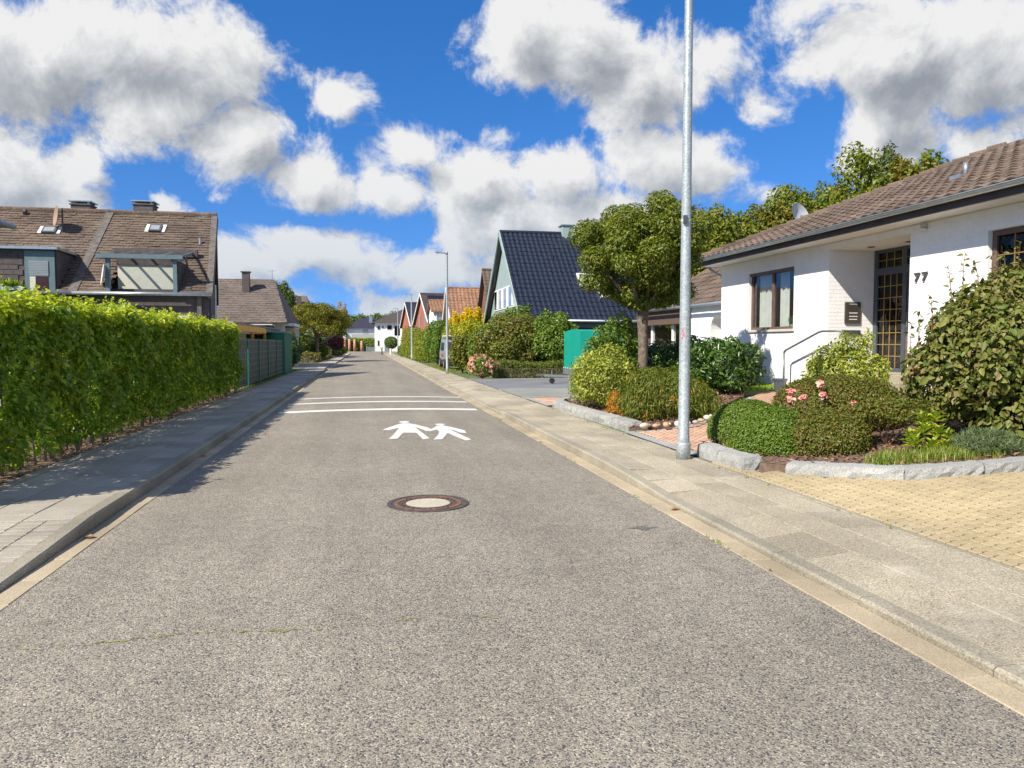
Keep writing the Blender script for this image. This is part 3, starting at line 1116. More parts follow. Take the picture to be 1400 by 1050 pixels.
# front wall seen with u running from the far corner towards the camera
WIN1 = (19.88 - 18.33, 19.88 - 16.2, 1.95, 3.44)
REC = (19.88 - RY1, 19.88 - RY0, 0.3, 3.66)
WIN2 = (19.88 - 10.57, 19.88 - 7.2, 2.0, 3.44)
holes = [WIN1, REC, WIN2]
mb = MB()
wall_panel(mb, (WX, WY1, 0), (0, -1, 0), (-1, 0, 0), WY1 - Y0H, 0.2, SOF, [WIN1, WIN2], 0.16) if False else None
wall_panel(mb, (WX, WY1, 0), (0, -1, 0), (-1, 0, 0), WY1 - Y0H, 0.2, SOF, holes, 0.14)
# recess side walls, back wall around the door, ceiling of the recess, far end wall, back and near walls
mb.add([(WX + .14, RY1, .3), (RX + .1, RY1, .3), (RX + .1, RY1, 3.66), (WX + .14, RY1, 3.66)], [(0, 1, 2, 3)])
mb.add([(WX + .14, RY0, .3), (RX + .1, RY0, .3), (RX + .1, RY0, 3.66), (WX + .14, RY0, 3.66)], [(0, 1, 2, 3)])
mb.add([(WX, WY1, .2), (20, WY1, .2), (20, WY1, SOF), (WX, WY1, SOF)], [(0, 1, 2, 3)])
mb.add([(20, WY1, .2), (20, Y0H, .2), (20, Y0H, SOF), (20, WY1, SOF)], [(0, 1, 2, 3)])
mb.add([(WX, Y0H, .2), (20, Y0H, .2), (20, Y0H, SOF), (WX, Y0H, SOF)], [(0, 1, 2, 3)])
wall77 = mb.build('wall', M['white_wall'], H77, fix=False)
mb = MB()
brick_face(mb, (WX, WY1, 0), (0, -1, 0), (-1, 0, 0), WY1 - Y0H, 0.3, SOF, holes)
brick_face(mb, (WX, RY1, 0), (1, 0, 0), (0, -1, 0), RX - WX, 0.3, 3.66, [])
tag(mb.build('brickwork', M['white_brick'], wall77, fix=False), kind='stuff')
MB().box(WX + .01, RX + .1, RY0 + .005, RY1 - .015, 3.655, 3.75).build('recess_ceiling', M['soffit'], H77)
for yy, xx in ((14.2, 10.55), (13.3, 10.75)):
    MB().lathe([(0.075, 3.64), (0.08, 3.648), (0.06, 3.652)], (xx, yy, 0), 14).build('downlight', M['anthracite'], H77)

# roof: hipped, 22 degrees
OV = 0.56
EX, EYF, EYN = WX - OV, WY1 + 0.30, Y0H - 0.4
TP = math.tan(R(22.5))
EZ = 4.02
RUN = 5.6
ridge_z = EZ + RUN * TP
A = [(EX, EYN, EZ), (EX, EYF, EZ), (EX + 2 * RUN, EYF, EZ), (EX + 2 * RUN, EYN, EZ)]
R0, R1 = (EX + RUN, EYN + RUN, ridge_z), (EX + RUN, EYF - RUN, ridge_z)
mb = MB()
dz = -0.06
mb.add([(p[0], p[1], p[2] + dz) for p in A + [R0, R1]], [(0, 4, 5, 1), (1, 5, 2), (2, 5, 4, 3), (3, 4, 0)])
roof77 = mb.build('roof', M['tile_brown'], H77, fix=False)


def pantile(w=0.30, l=0.38, amp=0.035, n=8):
    """one tile; local x across, y up the slope, z out"""
    vs, fs = [], []
    for e, (yy, zz) in enumerate(((0, 0.03), (l, 0.0))):
        for i in range(n + 1):
            t = i / n
            z = amp * (math.sin(t * 2 * math.pi - 0.6) * 0.5 + 0.5) ** 1.3
            vs.append((-w / 2 + w * t, yy, zz + z))
    for i in range(n):
        fs.append((i, i + 1, n + 2 + i, n + 1 + i))
    k = len(vs)
    for i in range(n + 1):
        p = vs[i]
        vs.append((p[0], p[1] + .004, p[2] - 0.032))
    for i in range(n):
        fs.append((k + i, k + i + 1, i + 1, i))
    return vs, fs


tv, tf = pantile()
tme = MB().add(tv, tf).mesh('roof_tile', M['tile_brown'], smooth=False)
cs, sn = math.cos(math.atan(TP)), math.sin(math.atan(TP))
# front slope: across = -Y, up slope = +X
base_m = Matrix(((0, cs, -sn, 0), (-1, 0, 0, 0), (0, sn, cs, 0), (0, 0, 0, 1)))
spots = []
ex = 0.33
row = 0
while row * ex < RUN / cs - 0.1:
    up_ = row * ex
    hx = up_ * cs
    y = EYF - 0.16
    while y > EYN + hx:
        if y < EYF - hx + 0.1:
            spots.append((EX + hx - 0.04, y, EZ + up_ * sn - 0.02, row))
        y -= 0.30
    row += 1
spots.sort(key=lambda s: (0 if s[0] < 1.05 * s[1] else 500) + math.hypot(s[0], s[1]))
rest = MB()
for k, (x, y, z, rr) in enumerate(spots):
    m4 = Matrix.Translation((x, y, z + random.uniform(-.004, .004))) @ base_m @ Matrix.Rotation(random.uniform(-.012, .012), 4, 'Z')
    if k < 300:
        put('roof_tile', tme, roof77).matrix_basis = m4
    else:
        rest.add([m4 @ Vector(v) for v in tv], tf)
tag(rest.build('roof_tiles_beyond', M['tile_brown'], roof77, fix=False), kind='stuff')
# hip caps
hd = Vector((1, -1, TP)).normalized()
st = Vector((EX + .02, EYF - .02, EZ + 0.03))
for i in range(21):
    p = st + hd * (0.36 * i)
    q = p + hd * 0.40
    m_ = MB().tube([p + Vector((0, 0, .03)), q + Vector((0, 0, .0))], [0.105, 0.09], 9)
    m_.build('hip_cap', M['tile_brown'], roof77)
MB().tube([(EX + RUN, EYF - RUN, ridge_z), (EX + RUN, EYN + RUN, ridge_z)], 0.1, 8).build('ridge_cap', M['tile_brown'], roof77)
# fascia, soffit, gutter with brackets
MB().box(EX, EX + .03, EYN, EYF, SOF - 0.0, EZ - .02).build('fascia', M['fascia'], H77)
MB().box(EX, 20.4, EYF - .03, EYF + .002, SOF, EZ - .02).build('fascia', M['fascia'], H77)
MB().box(EX + .03, WX + .2, EYN, EYF - .03, SOF + .004, SOF + .03).build('soffit', M['soffit'], H77)
mb = MB()
gx_, gzc, gr = EX - 0.07, EZ - 0.035, 0.072
n = 10
prof = [(gx_ + gr * math.cos(math.pi + math.pi * i / n), gzc + gr * math.sin(math.pi + math.pi * i / n)) for i in range(n + 1)]
prof = prof + [(x * 1.0 + (0.006 if x < gx_ else -0.006), z + .002) for x, z in reversed(prof)]
mb.slab([(x, EYN - .05, z) for x, z in prof], (0, EYF - EYN + .1, 0))
gut = mb.build('gutter', M['zinc'], H77)
mb = MB().tube([(gx_ - gr, EYN - .05, gzc), (gx_ - gr, EYF + .05, gzc)], 0.011, 8)
mb.build('gutter_bead', M['zinc'], gut, smooth=True)
y = EYF - 0.3
while y > 7:
    MB().box(gx_ - gr - .012, gx_ + gr, y - .018, y + .018, gzc - .002, gzc + .008).build('gutter_bracket', M['zinc'], gut)
    y -= 0.85
MB().tube([(EX + .1, EYF + .06, EZ - .05), (WX - .1, EYF + .06, SOF - .1), (WX + .1, WY1 + .08, SOF - .3), (WX + .1, WY1 + .08, 0.5)], 0.04, 8).build('downpipe', M['zinc'], H77)
# vent pipe on the roof, small white patch
vx, vy = 11.38, 12.62
vz = EZ + (vx - EX) * TP
m_ = MB().tube([(vx, vy, vz), (vx, vy, vz + .26)], .045, 10).build('vent_pipe', M['zinc'], roof77, smooth=True)
MB().box(vx - .22, vx + .05, vy - .1, vy + .16, vz - .05, vz + .015).build('vent_flashing', M['zinc'], roof77)


# window left of the entrance
def frame(parent, name, y0, y1, z0, z1, x, w, d, mat, mull=()):
    """frame in a plane x = const; y0 > y1"""
    mb = MB()
    mb.box(x, x + d, y1, y0, z0, z0 + w)
    mb.box(x, x + d, y1, y0, z1 - w, z1)
    mb.box(x, x + d, y0 - w, y0, z0 + w, z1 - w)
    mb.box(x, x + d, y1, y1 + w, z0 + w, z1 - w)
    for m0 in mull:
        mb.box(x, x + d, m0 - w * .6, m0 + w * .6, z0 + w, z1 - w)
    return mb.build(name, mat, parent)


wy0, wy1, wz0, wz1 = 18.33, 16.2, 1.95, 3.44
mull = 17.27
w1 = frame(H77, 'window', wy0, wy1, wz0, wz1, WX + .08, 0.075, 0.07, M['wood_brown'], (mull,))
for a, b in ((wy0 - .075, mull + .045), (mull - .045, wy1 + .075)):
    MB().box(WX + .112, WX + .118, b, a, wz0 + .075, wz1 - .075).build('pane', M['glass'], w1)
MB().box(WX + .03, WX + .08, wy1, wy0, wz1 - .07, wz1).build('shutter_box', M['wood_brown'], w1)
MB().box(WX - .05, WX + .1, wy1 - .06, wy0 + .06, wz0 - .05, wz0 + .003).build('sill', M['sill'], w1)
MB().box(WX + .07, WX + .09, mull - .02, mull + .02, 2.55, 2.70).build('handle', M['anthracite'], w1)
mb = MB()
for (a, b) in ((18.2, 17.45), (17.15, 16.75)):
    q = np.linspace(a, b, 50)
    for i in range(49):
        x0, x1 = WX + .24 + .03 * math.sin(q[i] * 55) + .015 * math.sin(q[i] * 23), WX + .24 + .03 * math.sin(q[i + 1] * 55) + .015 * math.sin(q[i + 1] * 23)
        mb.add([(x0, q[i], wz0 + .02), (x1, q[i + 1], wz0 + .02), (x1, q[i + 1], wz1), (x0, q[i], wz1)], [(0, 1, 2, 3)])
mb.build('curtain', M['curtain'], w1, smooth=True)
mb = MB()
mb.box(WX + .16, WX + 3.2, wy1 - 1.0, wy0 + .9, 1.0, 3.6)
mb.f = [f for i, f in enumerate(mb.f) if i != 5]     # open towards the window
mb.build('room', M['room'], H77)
LM_house = leaf_mat('house_plant', [(0.05, 0.12, 0.02), (0.10, 0.2, 0.04)])
p, nr = blob_points([(WX + .2, 16.55, wz0 + .22, .1, .1, .11)], 260)
pot = MB().lathe([(0.05, 0), (0.065, .12)], (WX + .2, 16.55, wz0 + .003), 12).build('flower_pot', M['sill'], None)
tag(pot, 'small potted ball plant inside the bungalow window', 'plant')
leaves('foliage', p, nr, LM_house, pot, size=0.03)

# window at the right edge with lattice
wy0, wy1, wz0, wz1 = 10.57, 7.2, 2.0, 3.44
w2 = frame(H77, 'window', wy0, wy1, wz0, wz1, WX + .08, 0.09, 0.07, M['wood_brown'])
ny, nz_ = 10, 4
py = np.linspace(wy0 - .09, wy1 + .09, ny + 1)
pz = np.linspace(wz0 + .09, wz1 - .09, nz_ + 1)
pane_m = None
for i in range(ny):
    for j in range(nz_):
        w_, h_ = abs(py[1] - py[0]) / 2 - .004, (pz[1] - pz[0]) / 2 - .004
        if pane_m is None:
            vs, fs, K = [], [], 6
            for a in range(K + 1):
                for b in range(K + 1):
                    u_, v_ = -1 + 2 * a / K, -1 + 2 * b / K
                    vs.append((-0.03 * (1 - u_ ** 4) * (1 - v_ ** 4), u_ * w_, v_ * h_))
            for a in range(K):
                for b in range(K):
                    fs.append((a * (K + 1) + b, (a + 1) * (K + 1) + b, (a + 1) * (K + 1) + b + 1, a * (K + 1) + b + 1))
            pane_m = MB().add(vs, fs).mesh('pane', M['glass_wavy'], smooth=True)
        put('pane', pane_m, w2, loc=(WX + .12, (py[i] + py[i + 1]) / 2, (pz[j] + pz[j + 1]) / 2))
for i in range(1, ny):
    MB().box(WX + .105, WX + .125, py[i] - .008, py[i] + .008, pz[0], pz[-1]).build('lattice_bar', M['gold'], w2)
for j in range(1, nz_):
    MB().box(WX + .103, WX + .123, py[-1], py[0], pz[j] - .008, pz[j] + .008).build('lattice_bar', M['gold'], w2)
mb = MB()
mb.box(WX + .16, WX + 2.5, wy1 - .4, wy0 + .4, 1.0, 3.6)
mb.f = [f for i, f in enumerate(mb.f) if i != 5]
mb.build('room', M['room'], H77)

# entrance door: transom, sidelight with lattice, door leaf
fx = RX - 0.02
DZ0, DZT, DZ1 = 1.0, 3.12, 3.65
dr = MB()
for (a, b) in ((14.83, 14.71), (13.93, 13.81), (12.5, 12.36)):
    dr.box(fx, fx + .08, b, a, DZ0, DZ1)
dr.box(fx + .001, fx + .079, 12.36, 14.83, DZT - .02, DZT + .13)
dr.box(fx + .001, fx + .079, 12.36, 14.83, DZ1 - .07, DZ1 - .002)
dr.box(fx + .001, fx + .079, 12.36, 14.83, DZ0, DZ0 + .08)
door = dr.build('door', M['anthracite'], H77)
for (a, b, z0, z1, nu, nv) in ((14.71, 13.93, DZ0 + .08, DZT - .02, 4, 8), (14.71, 12.5, DZT + .13, DZ1 - .07, 9, 2)):
    us, vz_ = np.linspace(a, b, nu + 1), np.linspace(z0, z1, nv + 1)
    for i in range(nu):
        for j in range(nv):
            MB().box(fx + .035, fx + .042, us[i + 1] + .002, us[i] - .002, vz_[j] + .002, vz_[j + 1] - .002).build('pane', M['glass_wavy'], door, fix=False)
    for i in range(1, nu):
        MB().box(fx + .02, fx + .034, us[i] - .008, us[i] + .008, z0, z1).build('lattice_bar', M['gold'], door, fix=False)
    for j in range(1, nv):
        MB().box(fx + .018, fx + .032, b, a, vz_[j] - .008, vz_[j] + .008).build('lattice_bar', M['gold'], door, fix=False)
lf = MB().box(fx + .02, fx + .06, 12.5, 13.81, 1.75, DZT - .02).build('door_leaf', M['door_panel'], door)
MB().box(fx + .015, fx + .06, 12.5, 13.81, DZ0 + .08, 1.75).build('lower_panel', M['door_wood'], door)
MB().tube([(fx - .04, 13.72, 1.95), (fx - .04, 13.72, 2.25)], .014, 8).build('handle', M['steel'], door)
MB().box(fx - .01, fx + .02, 13.1, 13.5, 1.80, 1.87).build('letter_slot', M['steel'], door)
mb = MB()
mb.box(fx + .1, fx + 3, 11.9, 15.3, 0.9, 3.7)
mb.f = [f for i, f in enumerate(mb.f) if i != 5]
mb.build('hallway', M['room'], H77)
mb = MB()
q = np.linspace(14.65, 13.95, 40)
for i in range(39):
    x0, x1 = fx + .2 + .03 * math.sin(q[i] * 60), fx + .2 + .03 * math.sin(q[i + 1] * 60)
    mb.add([(x0, q[i], DZ0 + .1), (x1, q[i + 1], DZ0 + .1), (x1, q[i + 1], 2.0), (x0, q[i], 2.0)], [(0, 1, 2, 3)])
mb.build('door_curtain', M['curtain'], door, smooth=True)

# landing and steps
st_ = thing('entrance_steps', 'grey stone steps and landing in front of the bungalow door', 'steps', (10, 14, 0.55))
MB().box(WX - .02, RX, RY0 + .02, RY1 - .02, 0.3, 0.995, bev=.01).build('landing', M['slab'], st_)
for i in range(3):
    MB().box(WX - .32 - .3 * i, WX - .022 - .3 * i, RY0 + .1, 13.85, 0.3, 0.86 - .14 * i, bev=.01).build('step', M['slab'], st_)
# handrail
hr = thing('handrail', 'slim grey steel handrail beside the entrance steps', 'handrail', (9.7, 16.07, .55))
MB().tube([(9.7, 16.07, .5), (9.7, 16.07, 1.41)], .024, 10).build('post', M['steel'], hr, smooth=True)
MB().tube([(9.7, 16.07, 1.40), (9.7, 16.0, 1.45), (9.7, 14.72, 1.85), (9.7, 14.6, 1.87), (9.7, 13.9, 1.87)], .024, 10).build('rail', M['steel'], hr, smooth=True)
MB().tube([(9.7, 13.9, 1.87), (9.7, 13.9, .99)], .022, 10).build('post', M['steel'], hr, smooth=True)

# plaque and dark intercom plate on the recess wall, number 77
pq = MB().box(10.40, 10.78, RY1 - .045, RY1 - .013, 2.05, 2.52).build('wall_plaque', M['plaque'])
tag(pq, 'dark brown lettered plaque on the entrance side wall', 'plaque')
mb = MB()
for k, (zz, ww) in enumerate(((2.475, .2), (2.28, .2), (2.205, .2), (2.14, .2))):
    x = 10.50
    hgt = .018 if k else .01
    while x < 10.50 + ww:
        l_ = random.uniform(.012, .03)
        mb.box(x, x + l_, RY1 - .048, RY1 - .044, zz - hgt / 2, zz + hgt / 2)
        x += l_ + .006
mb.build('lettering', M['letter_white'], pq)
mb = MB()
for k in range(7):
    mb.box(10.47, 10.71, RY1 - .047, RY1 - .044, 2.33 + .018 * k, 2.336 + .018 * k)
mb.build('engraving', M['fascia'], pq)
mp = MB().box(10.38, 10.78, RY1 - .06, RY1 - .013, 1.80, 1.90).build('mail_slot', M['plaque'])
tag(mp, 'narrow dark metal mail slot below the plaque', 'mail slot')
MB().box(10.42, 10.74, RY1 - .066, RY1 - .059, 1.825, 1.875).build('flap', M['anthracite'], mp)
for k in range(2):
    cu = bpy.data.curves.new('seven', 'FONT')
    cu.body = '7'
    cu.size = 0.225
    cu.extrude = 0.007
    cu.offset = 0.006
    ob = bpy.data.objects.new('tmp', cu)
    C.objects.link(ob)
    dg = bpy.context.evaluated_depsgraph_get()
    me = bpy.data.meshes.new_from_object(ob.evaluated_get(dg))
    bpy.data.objects.remove(ob)
    me.materials.clear()
    me.materials.append(M['number_grey'])
    o = put('house_number', me)
    o.matrix_basis = Matrix.Translation((WX - .032, 12.20 - .19 * k, 2.745)) @ Matrix(((0, 0, -1, 0), (-1, 0, 0, 0), (0, 1, 0, 0), (0, 0, 0, 1))) @ Matrix.Scale(1.35, 4, (1, 0, 0))
    tag(o, ('left' if k == 0 else 'right') + ' dark numeral 7 of the house number on white brick', 'number', 'house number 77 digits')
# motion sensor under the soffit
sm = MB().box(WX - .10, WX - .012, 11.92, 12.0, SOF - .1, SOF - .03, bev=.01).build('motion_sensor', M['sill'])
tag(sm, 'small beige sensor lamp on the white wall under the eave', 'sensor')
MB().lathe([(.05, -.05), (.055, -.02), (.02, 0)], (WX - .06, 11.96, SOF - .1), 12).build('lens', M['curtain'], sm)
# planter tub beside the path
pt = thing('planter_box', 'dark grey planter box on the grass by the handrail', 'planter', (9.35, 15.9, .5))
MB().lathe([(.13, 0.0), (.17, .26), (.19, .26), (.19, .3), (.16, .3), (.16, .2)], (9.3, 15.55, gz(9.3, 15.55)), 4).build('tub', M['anthracite'], pt)

# ---------------------------------------------------------------- white wing with arched gate behind the laurel
wing = thing('white_garage_wing', 'low white building with brown tiled roof and arched grille beyond the bungalow', 'house', (13.5, 26, .4))
WXX = 11.7
ARC = (23.05, 23.95)          # arch opening in y
mb = MB()
yc, ar, zs_ = 23.55, 0.48, 2.1
# wall around the arch: strips
arc = [(yc + ar * math.cos(t), zs_ + ar * math.sin(t)) for t in np.linspace(0, math.pi, 13)]
mb.add([(WXX, 25.6, .3), (WXX, yc + ar, .3), (WXX, yc + ar, zs_), (WXX, 25.6, zs_)], [(0, 1, 2, 3)])
mb.add([(WXX, yc - ar, .3), (WXX, 20.2, .3), (WXX, 20.2, zs_), (WXX, yc - ar, zs_)], [(0, 1, 2, 3)])
top = 2.95
mb.add([(WXX, 25.6, zs_), (WXX, yc + ar, zs_), (WXX, yc + ar, top), (WXX, 25.6, top)], [(0, 1, 2, 3)])
mb.add([(WXX, yc - ar, zs_), (WXX, 20.2, zs_), (WXX, 20.2, top), (WXX, yc - ar, top)], [(0, 1, 2, 3)])
for i in range(12):
    (ya, za), (yb, zb) = arc[i], arc[i + 1]
    mb.add([(WXX, ya, za), (WXX, yb, zb), (WXX, yb, top), (WXX, ya, top)], [(0, 1, 2, 3)])
    mb.add([(WXX, ya, za), (WXX, yb, zb), (WXX + .45, yb, zb), (WXX + .45, ya, za)], [(0, 1, 2, 3)])
for yy in (yc + ar, yc - ar):
    mb.add([(WXX, yy, .3), (WXX + .45, yy, .3), (WXX + .45, yy, zs_), (WXX, yy, zs_)], [(0, 1, 2, 3)])
mb.add([(WXX, 25.6, .3), (WXX + 3, 25.6, .3), (WXX + 3, 25.6, top), (WXX, 25.6, top)], [(0, 1, 2, 3)])
ww = mb.build('wall', M['white_wall'], wing, fix=False)
mb = MB()
z = 0.4
while z < 2.9:
    for (ya, yb) in ((25.6, yc + ar), (yc - ar, 20.3)):
        mb.box(WXX - .01, WXX - .001, yb + .01, ya - .01, z, z + .074)
    z += 0.083
tag(mb.build('brickwork', M['white_brick'], ww, fix=False), kind='stuff')
gr_ = MB()
for k in range(5):
    yy = yc - .4 + .2 * k
    gr_.box(WXX + .38, WXX + .41, yy - .016, yy + .016, .3, zs_ + math.sqrt(max(0, ar ** 2 - (yy - yc) ** 2)))
for k in range(6):
    zz = .6 + .33 * k
    gr_.box(WXX + .375, WXX + .405, yc - ar, yc + ar, zz, zz + .03)
gr_.build('gate_grille', M['soffit'], wing)
MB().box(WXX + 1.2, WXX + 1.25, 20.5, 25.5, .3, 2.9).build('back_wall', M['room'], wing)
# tile hung fascia, window band below, parapet
mb = MB()
for r_ in range(3):
    for c_ in range(16):
        ya = 29.9 - .27 * c_
        mb.box(WXX - .05 - .012 * (2 - r_), WXX - .02, ya - .262, ya, 2.36 + .2 * r_, 2.36 + .2 * (r_ + 1) + .012)
M['shingle'] = solid('shingle_brown', (0.125, 0.08, 0.062), 0.7, 0.12, 8.0, bump=.2, stain=((0.17, 0.12, 0.1), 2.0, .6))
tag(mb.build('fascia_shingles', M['shingle'], wing, fix=False), kind='stuff')
MB().box(WXX, WXX + .3, 25.6, 29.9, 2.36, 2.97).build('fascia_board', M['fascia'], wing)
MB().box(WXX + .1, WXX + .3, 25.6, 29.9, .3, 1.5).build('parapet', M['white_wall'], wing)
MB().box(WXX + .02, WXX + .36, 25.6, 29.92, 1.5, 1.56).build('parapet_cap', M['sill'], wing)
for yy in (29.75, 27.6, 25.8):
    MB().box(WXX + .12, WXX + .24, yy - .07, yy + .07, 1.56, 2.36).build('post', M['soffit'], wing)
for a, b in ((29.68, 27.67), (27.53, 25.87)):
    MB().box(WXX + .17, WXX + .18, b, a, 1.56, 2.36).build('pane', M['glass'], wing)
MB().box(WXX + 2.2, WXX + 2.3, 25.7, 30, .3, 2.9).build('inner_wall', M['room'], wing)
# hipped roof with tile courses
wp = math.tan(R(37))
rf = MB()
E0 = (WXX - .25, 20.1, 2.98)
E1 = (WXX - .25, 30.1, 2.98)
rn = 3.2
T1 = (WXX - .25 + rn, 30.1 - rn, 2.98 + rn * wp)
T0 = (WXX - .25 + rn, 20.1, 2.98 + rn * wp)
rf.add([E0, E1, T1, T0, (E1[0] + 2 * rn, 30.1, 2.98), (E1[0] + 2 * rn, 20.1, 2.98)], [(0, 1, 2, 3), (1, 4, 2), (4, 5, 3, 2)])
wr = rf.build('roof', M['tile_brown'], wing, fix=False)


def tile_field(o, across, up, nrm, w_fun, length, cw, ex, amp, thick, seg=4, flat=False, lap=1.25):
    """all tiles of a roof slope as one mesh of separate tiles; w_fun(s) gives (a0, a1) across at slope distance s"""
    o, across, up, nrm = Vector(o), Vector(across).normalized(), Vector(up).normalized(), Vector(nrm).normalized()
    V, Fc = [], []
    rowi = 0
    s = 0.0
    while s < length - 0.02:
        a0, a1 = w_fun(min(s + ex * .5, length))
        nC = max(1, int(round((a1 - a0) / cw)))
        off = (0.5 * cw if (flat and rowi % 2) else 0.0)
        k0 = int(math.floor(a0 / cw)) - 1
        k = k0
        while k * cw + off < a1:
            l_, r_ = max(k * cw + off, a0), min(k * cw + off + cw, a1)
            k += 1
            if r_ - l_ < 0.25 * cw:
                continue
            l_ += .003
            r_ -= .003
            j = random.uniform(-.25, .25) * thick
            b = len(V)
            for e in (0, 1):
                ss = min(s + (ex * lap if e else 0), length)
                for i in range(seg + 1):
                    t = i / seg
                    z = thick * (1 - .85 * e) + j + (0 if flat else amp * (0.5 + 0.5 * math.sin(t * 2 * math.pi - .5)))
                    V.append(o + across * (l_ + (r_ - l_) * t) + up * ss + nrm * z)
            for i in range(seg + 1):
                V.append(V[b + i] - nrm * thick)
            for i in range(seg):
                Fc.append((b + i, b + i + 1, b + seg + 2 + i, b + seg + 1 + i))
                Fc.append((b + 2 * seg + 2 + i, b + 2 * seg + 3 + i, b + i + 1, b + i))
        s += ex
        rowi += 1
    m = MB()
    m.v = [tuple(v) for v in V]
    m.f = Fc
    return m


sl = rn / math.cos(R(37))
tf_ = tile_field((E0[0], 20.1, 2.98), (0, 1, 0), (math.cos(R(37)), 0, math.sin(R(37))), (-math.sin(R(37)), 0, math.cos(R(37))), lambda s: (0, 10 - s * math.cos(R(37))), sl, 0.3, 0.32, .03, .03)
tag(tf_.build('roof_tiles', M['tile_brown'], wr, fix=False), kind='stuff')
MB().tube([E1, T1], .09, 8).build('hip_cap', M['tile_brown'], wr)
MB().tube([(WXX - .33, 20.15, 2.94), (WXX - .33, 30.1, 2.94)], .055, 8).build('gutter', M['zinc'], wing, smooth=True)
# satellite dish behind the bungalow roof
sd = thing('satellite_dish', 'pale round satellite dish behind the bungalow hip ridge', 'satellite dish', (11.75, 18.75, 4.6))
mb = MB()
dv = []
cx, cyy, cz = 11.75, 18.75, 5.12


def dish(mbd, c, r, ndir, depth=0.12, n=22):
    nd = Vector(ndir).normalized()
    a = nd.cross(Vector((0, 0, 1))).normalized()
    b = a.cross(nd)
    vs, fs = [Vector(c) - nd * depth], []
    for ring in (0.5, 1.0):
        for k in range(n):
            t = 2 * math.pi * k / n
            vs.append(Vector(c) + (a * math.cos(t) + b * math.sin(t)) * r * ring - nd * depth * (1 - ring ** 2))
    for k in range(n):
        q = (k + 1) % n
        fs.append((0, 1 + k, 1 + q))
        fs.append((1 + k, 1 + n + k, 1 + n + q, 1 + q))
    mbd.add(vs, fs)


M['dish'] = solid('dish_grey', (0.50, 0.51, 0.52), 0.5, 0.06, 4.0)
dish(mb, (cx, cyy, cz), .36, (0.35, -0.85, 0.3))
mb.build('reflector', M['dish'], sd, smooth=True)
MB().tube([(cx, cyy, cz), (cx, cyy, 4.5)], .03, 8).build('mast', M['zinc'], sd)
MB().beam((cx, cyy, cz - .3), (cx + .3, cyy - .35, cz - .05), .03, .03).build('arm', M['zinc'], sd)

# ---------------------------------------------------------------- granite edging, pebbles, lamps, manhole
def granite_block(p0, p1, w=0.26, h=0.15, sink=0.06, rough=0.012, zb=None):
    """rough-hewn block from p0 to p1 (ground points of its front edge), depth w to the left of the direction"""
    p0, p1 = Vector((p0[0], p0[1], 0)), Vector((p1[0], p1[1], 0))
    d = (p1 - p0)
    L = d.length
    d.normalize()
    s = Vector((-d.y, d.x, 0))
    nx, ny, nz = max(3, int(L / 0.07)), 4, 3
    idx, vs, fs = {}, [], []

    def vert(i, j, k):
        key = (i, j, k)
        if key not in idx:
            e = 0.012
            u, v, z = i / nx * (L - .008) + .004, j / ny * w, k / nz * (h + sink)
            if i in (0, nx):
                u += (e if i == 0 else -e) * (k == nz or j in (0, ny))
            if k == nz and j in (0, ny):
                v += e if j == 0 else -e
                z -= 0.006
            jr = rough if not (k == nz and 0 < j < ny) else rough * .4
            p = p0 + d * u + s * v
            g = gz(max(p.x, 4.4), p.y)
            idx[key] = len(vs)
            vs.append((p.x + random.uniform(-jr, jr), p.y + random.uniform(-jr, jr), (zb if zb is not None else g) - sink + z + random.uniform(-jr, jr) * .5))
        return idx[key]
    for i in range(nx):
        for j in range(ny):
            fs.append((vert(i, j, nz), vert(i + 1, j, nz), vert(i + 1, j + 1, nz), vert(i, j + 1, nz)))
        for k in range(nz):
            fs.append((vert(i, 0, k), vert(i + 1, 0, k), vert(i + 1, 0, k + 1), vert(i, 0, k + 1)))
            fs.append((vert(i + 1, ny, k), vert(i, ny, k), vert(i, ny, k + 1), vert(i + 1, ny, k + 1)))
    for j in range(ny):
        for k in range(nz):
            fs.append((vert(0, j + 1, k), vert(0, j, k), vert(0, j, k + 1), vert(0, j + 1, k + 1)))
            fs.append((vert(nx, j, k), vert(nx, j + 1, k), vert(nx, j + 1, k + 1), vert(nx, j, k + 1)))
    return MB().add(vs, fs)


ge = thing('granite_edging', 'rough granite blocks edging the clipped shrub bed by the yellow driveway', 'edging stones', (5.4, 6.8, .17))
pts = [(4.36, 9.32), (4.33, 8.66), (4.36, 8.02)]
for a, b in zip(pts[1:], pts[:-1]):
    granite_block(b, a, .25, .16).build('granite_block', M['granite'], ge)
pts = [(4.66, 7.66), (5.44, 6.70), (6.22, 6.52), (7.0, 6.38), (7.8, 6.28)]
for a, b in zip(pts[:-1], pts[1:]):
    granite_block(a, b, .25, .12).build('granite_block', M['granite'], ge)
ge2 = thing('granite_edging', 'curved row of pale granite blocks in front of the variegated shrub', 'edging stones', (4.4, 14.5, .1))
pts = [(5.2, 17.88), (4.62, 17.75), (4.37, 17.25), (4.31, 16.4), (4.33, 15.5), (4.36, 14.55), (4.38, 13.7), (4.39, 12.95), (4.41, 12.12)]
for a, b in zip(pts[:-1], pts[1:]):
    granite_block(a, b, .26, .15).build('granite_block', M['granite'], ge2)

